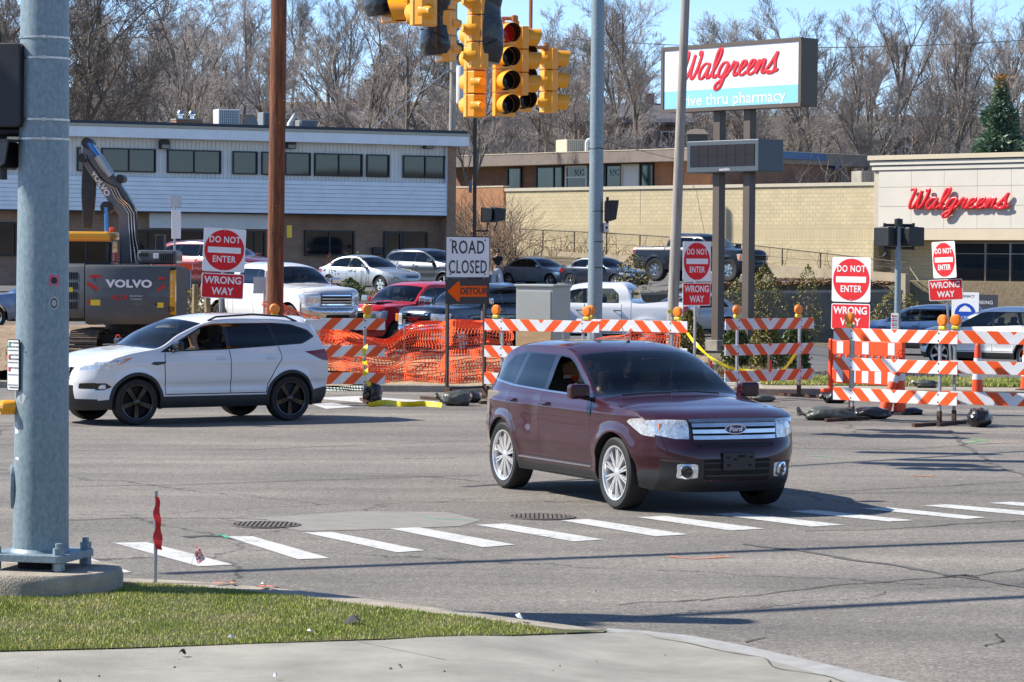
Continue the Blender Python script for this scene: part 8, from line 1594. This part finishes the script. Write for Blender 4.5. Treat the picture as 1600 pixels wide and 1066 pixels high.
# ---------------------------------------------------------------- people
def skin_mesh(name, verts, edges, rad, m, parent, sub=2, root=0):
    me = bpy.data.meshes.new(name); me.from_pydata([tuple(v) for v in verts], edges, []); o = bpy.data.objects.new(name, me); link(o); o.parent = parent; me.materials.append(m); o.modifiers.new('skin', 'SKIN'); sv = me.skin_vertices[0].data
    for i, r_ in enumerate(rad): r_ = r_ if isinstance(r_, tuple) else (r_, r_); sv[i].radius = r_; sv[i].use_root = (i == root)
    s_ = o.modifiers.new('smooth', 'SUBSURF'); s_.levels = sub; s_.render_levels = sub
    o.modifiers['skin'].use_smooth_shade = True; return o
def arm_chain(V, E, Rr, i0, pts, rs):
    p = i0
    for q_, r_ in zip(pts, rs): V.append(q_); Rr.append(r_); E.append((p, len(V) - 1)); p = len(V) - 1
    return p
def seated(parent, x, y, label, shirt, reach, cap=None, name='person', top=1.40, skin=SKIN, lean=0.0):
    M = parent.matrix_world if False else Matrix.Translation(parent.location) @ Matrix.Rotation(parent.rotation_euler.z, 4, 'Z'); t = thing(name, label, 'person', tuple(M @ Vector((x, y, .66))), parent.rotation_euler.z)
    h = top - .66; V = [Vector((0, 0, .06)), Vector((-.04, 0, .22)), Vector((-.07, 0, .40)), Vector((-.07, 0, .50)), Vector((-.05, 0, .56)), Vector((-.035 + lean, 0, .66)), Vector((-.03 + lean, 0, .76))]; E = [(i, i + 1) for i in range(6)]; Rr = [(.15, .17), (.13, .16), (.13, .19), (.07, .08), .055, (.085, .075), (.075, .07)]
    for sg in (1, -1):
        sh = Vector((-.07, sg * .19, .44)); rc_ = reach.get(sg, Vector((.36, sg * .12, .30))); el = sh.lerp(rc_, .5) + Vector((-.02, sg * .06, -.10)); e_ = arm_chain(V, E, Rr, 2, [sh, el, rc_.lerp(el, .12)], [.06, .045, .032])
        dr_ = (rc_ - el).normalized()
        arm_chain(V, E, Rr, e_, [rc_ + dr_ * .07], [.034]); b0 = len(V) - 1
        for k in (-1.5, -.5, .5, 1.5): arm_chain(V, E, Rr, b0, [V[b0] + dr_ * .035 + Vector((0, k * .018, .005)), V[b0] + dr_ * .07 + Vector((.0, k * .022, -.022))], [.009, .008])
        for k in (0,): arm_chain(V, E, Rr, b0 - 1, [V[b0 - 1] + dr_ * .05 + Vector((0, -sg * .045, .015))], [.010])
        arm_chain(V, E, Rr, 0, [Vector((.40, sg * .12, .10)), Vector((.52, sg * .12, -.22))], [.085, .06])
    body = skin_mesh('body', V, E, Rr, skin, t)
    V2 = [v_ + Vector((0, 0, 0)) for v_ in V[:4]]; V2[3] = V[3] - Vector((0, 0, .04)); E2 = [(0, 1), (1, 2), (2, 3)]; R2 = [(.17, .19), (.15, .18), (.15, .21), (.09, .10)]
    for sg in (1, -1): sh = Vector((-.07, sg * .20, .44)); rc_ = reach.get(sg, Vector((.36, sg * .12, .30))); el = sh.lerp(rc_, .5) + Vector((-.02, sg * .06, -.10)); arm_chain(V2, E2, R2, 2, [sh, sh.lerp(el, .75)], [.078, .068])
    skin_mesh('shirt', V2, E2, R2, shirt, t)
    hc_ = Vector((-.035 + lean, 0, .73)); q = MB(); q.lathe([(.001, .10), (.06, .088), (.088, .05), (.094, .0), (.086, -.05), (.06, -.075)], 20, Matrix.Translation(hc_ + Vector((-.022, 0, .035)))); q.build('hair' if cap is None else 'cap', HAIR if cap is None else cap, t, smooth='all')
    if cap is not None: q = MB(); q.prism([(.03, -.07), (.15, -.05), (.17, 0), (.15, .05), (.03, .07)], 0, .012, Matrix.Translation(hc_ + Vector((.03, 0, .045))) @ Matrix.Rotation(R(90), 4, 'X')); q.build('cap_peak', cap, t, fixn=True)
    q = MB(); q.tube([hc_ + Vector((.075, 0, .02)), hc_ + Vector((.105, 0, -.025)), hc_ + Vector((.08, 0, -.04))], [.008, .016, .01], 8); q.build('nose', skin, t, smooth='all')
    for sg in (1, -1): q = MB(); q.lathe([(.001, .012), (.02, .008), (.02, -.008), (.001, -.012)], 10, Matrix.Translation(hc_ + Vector((-.01, sg * .088, -.005))) @ Matrix.Rotation(R(90), 4, 'X')); q.build('ear', skin, t, smooth='all'); q = MB(); q.lathe([(.001, .006), (.010, 0), (.001, -.004)], 8, Matrix.Translation(hc_ + Vector((.082, sg * .033, .015))) @ Matrix.Rotation(R(90), 4, 'Y')); q.build('eye', BLKS, t)
    q = MB(); q.box(hc_ + Vector((.085, 0, -.062)), (.012, .045, .008)); q.build('mouth', mat('lips', (.25, .07, .06), .5), t); return t
BLKT = mat('black_tshirt_cloth', (.015, .015, .018), .9, bump=.5, bscale=60); GREYC = mat('pale_cap_cloth', (.35, .34, .31), .9); WHT = mat('white_shirt_cloth', (.55, .56, .58), .9, bump=.5, bscale=60)
DSK = mat('shaded_skin', (.13, .065, .04), .55, var=.1, vscale=20)  # skin colour darkened to stand in for shade inside the maroon car
seated(ESCAPE_CAR, .16, .38, 'driver in a pale cap and dark shirt resting an arm on the white crossover wheel', BLKT, {1: Vector((.50, .22, .36)), -1: Vector((.46, -.02, .36))}, GREYC)
seated(EDGE_CAR, .08, .38, 'driver behind the windshield of the maroon crossover', WHT, {}, None, skin=DSK); seated(EDGE_CAR, .08, -.38, 'dark haired passenger beside the open window of the maroon crossover', BLKT, {}, None, skin=DSK); seated(EDGE_CAR, -.88, .1, 'rear passenger in the middle of the maroon crossover', BLKT, {}, None, skin=DSK)
# person walking between the parked cars
c = at(777, 440, 128); t = thing('person', 'person with tied dark hair in black shirt and pale trousers walking between parked cars', 'person', (c.x, 128, H(c.x, 128) + .02), R(20))
V = [Vector((0, 0, .93)), Vector((0, 0, 1.12)), Vector((0, -.01, 1.36)), Vector((0, -.01, 1.46)), Vector((.02, -.02, 1.56)), Vector((.035, -.03, 1.64))]; E = [(i, i + 1) for i in range(5)]; Rr = [(.15, .11), (.12, .10), (.16, .11), .05, (.085, .09), .08]
for sg in (1, -1):
    arm_chain(V, E, Rr, 2, [Vector((sg * .18, 0, 1.38)), Vector((sg * .22, -.03 * sg, 1.12)), Vector((sg * .21, -.12 * sg, .90)), Vector((sg * .20, -.14 * sg, .82))], [.05, .04, .028, .034]); b0 = len(V) - 1
    for k in (-1.5, -.5, .5, 1.5): arm_chain(V, E, Rr, b0, [V[b0] + Vector((0, k * .018, -.06)), V[b0] + Vector((-.01 * sg, k * .018, -.10))], [.009, .008])
    arm_chain(V, E, Rr, b0 - 1, [V[b0 - 1] + Vector((-sg * .03, .03, -.06))], [.010]); arm_chain(V, E, Rr, 0, [Vector((sg * .09, 0, .86)), Vector((sg * .10, -.12 * sg, .48)), Vector((sg * .10, -.02 - .16 * sg, .08)), Vector((sg * .10 + .02, -.14 - .16 * sg, .03))], [.095, .065, .045, .045])
skin_mesh('body', V, E, Rr, SKIN, t); V2 = [Vector((0, 0, .95)), Vector((0, 0, 1.14)), Vector((0, -.01, 1.37)), Vector((0, -.01, 1.43))]; E2 = [(0, 1), (1, 2), (2, 3)]; R2 = [(.165, .13), (.14, .12), (.18, .13), .09]
for sg in (1, -1): arm_chain(V2, E2, R2, 2, [Vector((sg * .19, 0, 1.38)), Vector((sg * .22, -.02 * sg, 1.22))], [.065, .06])
skin_mesh('shirt', V2, E2, R2, BLKT, t); V3 = [Vector((0, 0, .95)), Vector((0, 0, .88))]; E3 = [(0, 1)]; R3 = [(.165, .13), (.17, .13)]
for sg in (1, -1): arm_chain(V3, E3, R3, 1, [Vector((sg * .10, -.06 * sg, .66)), Vector((sg * .11, -.12 * sg, .46)), Vector((sg * .12, -.02 - .16 * sg, .14))], [.13, .13, .15])
skin_mesh('trousers', V3, E3, R3, WHT, t); q = MB(); q.lathe([(.001, .12), (.07, .10), (.10, .03), (.095, -.05), (.05, -.09)], 18, Matrix.Translation((.03, .0, 1.63))); q.build('hair', HAIR, t, smooth='all'); q = MB(); q.lathe([(.001, .06), (.05, .03), (.05, -.03), (.001, -.06)], 12, Matrix.Translation((.0, .08, 1.73))); q.build('hair_bun', HAIR, t, smooth='all')
# ---------------------------------------------------------------- behind the viewer: unseen ring of hills added to darken reflections
q = MB(); RT = [140 + 4 * k for k in range(66)]; RR_ = [(78, -.12), (95, 5), (115, 9), (150, 12), (260, 14)]
for th in RT:
    for r_, z_ in RR_: q.v.append((r_ * math.cos(R(th)), r_ * math.sin(R(th)) + 10, z_ * (1 + .3 * noise.noise(Vector((th * .11, r_ * .02, 3)))) + (.9 * noise.noise(Vector((th * .9, r_, 1))) if z_ > 1 else 0)))
n_ = len(RR_)
for i in range(len(RT) - 1):
    for j in range(n_ - 1): q.f.append((i * n_ + j, (i + 1) * n_ + j, (i + 1) * n_ + j + 1, i * n_ + j + 1)); q.mi.append(0)
q.build('reflected_hills', mat('reflected_hill', (.17, .145, .12), .95, var=.4, vscale=.08), kind='structure', smooth='all', fixn=True)
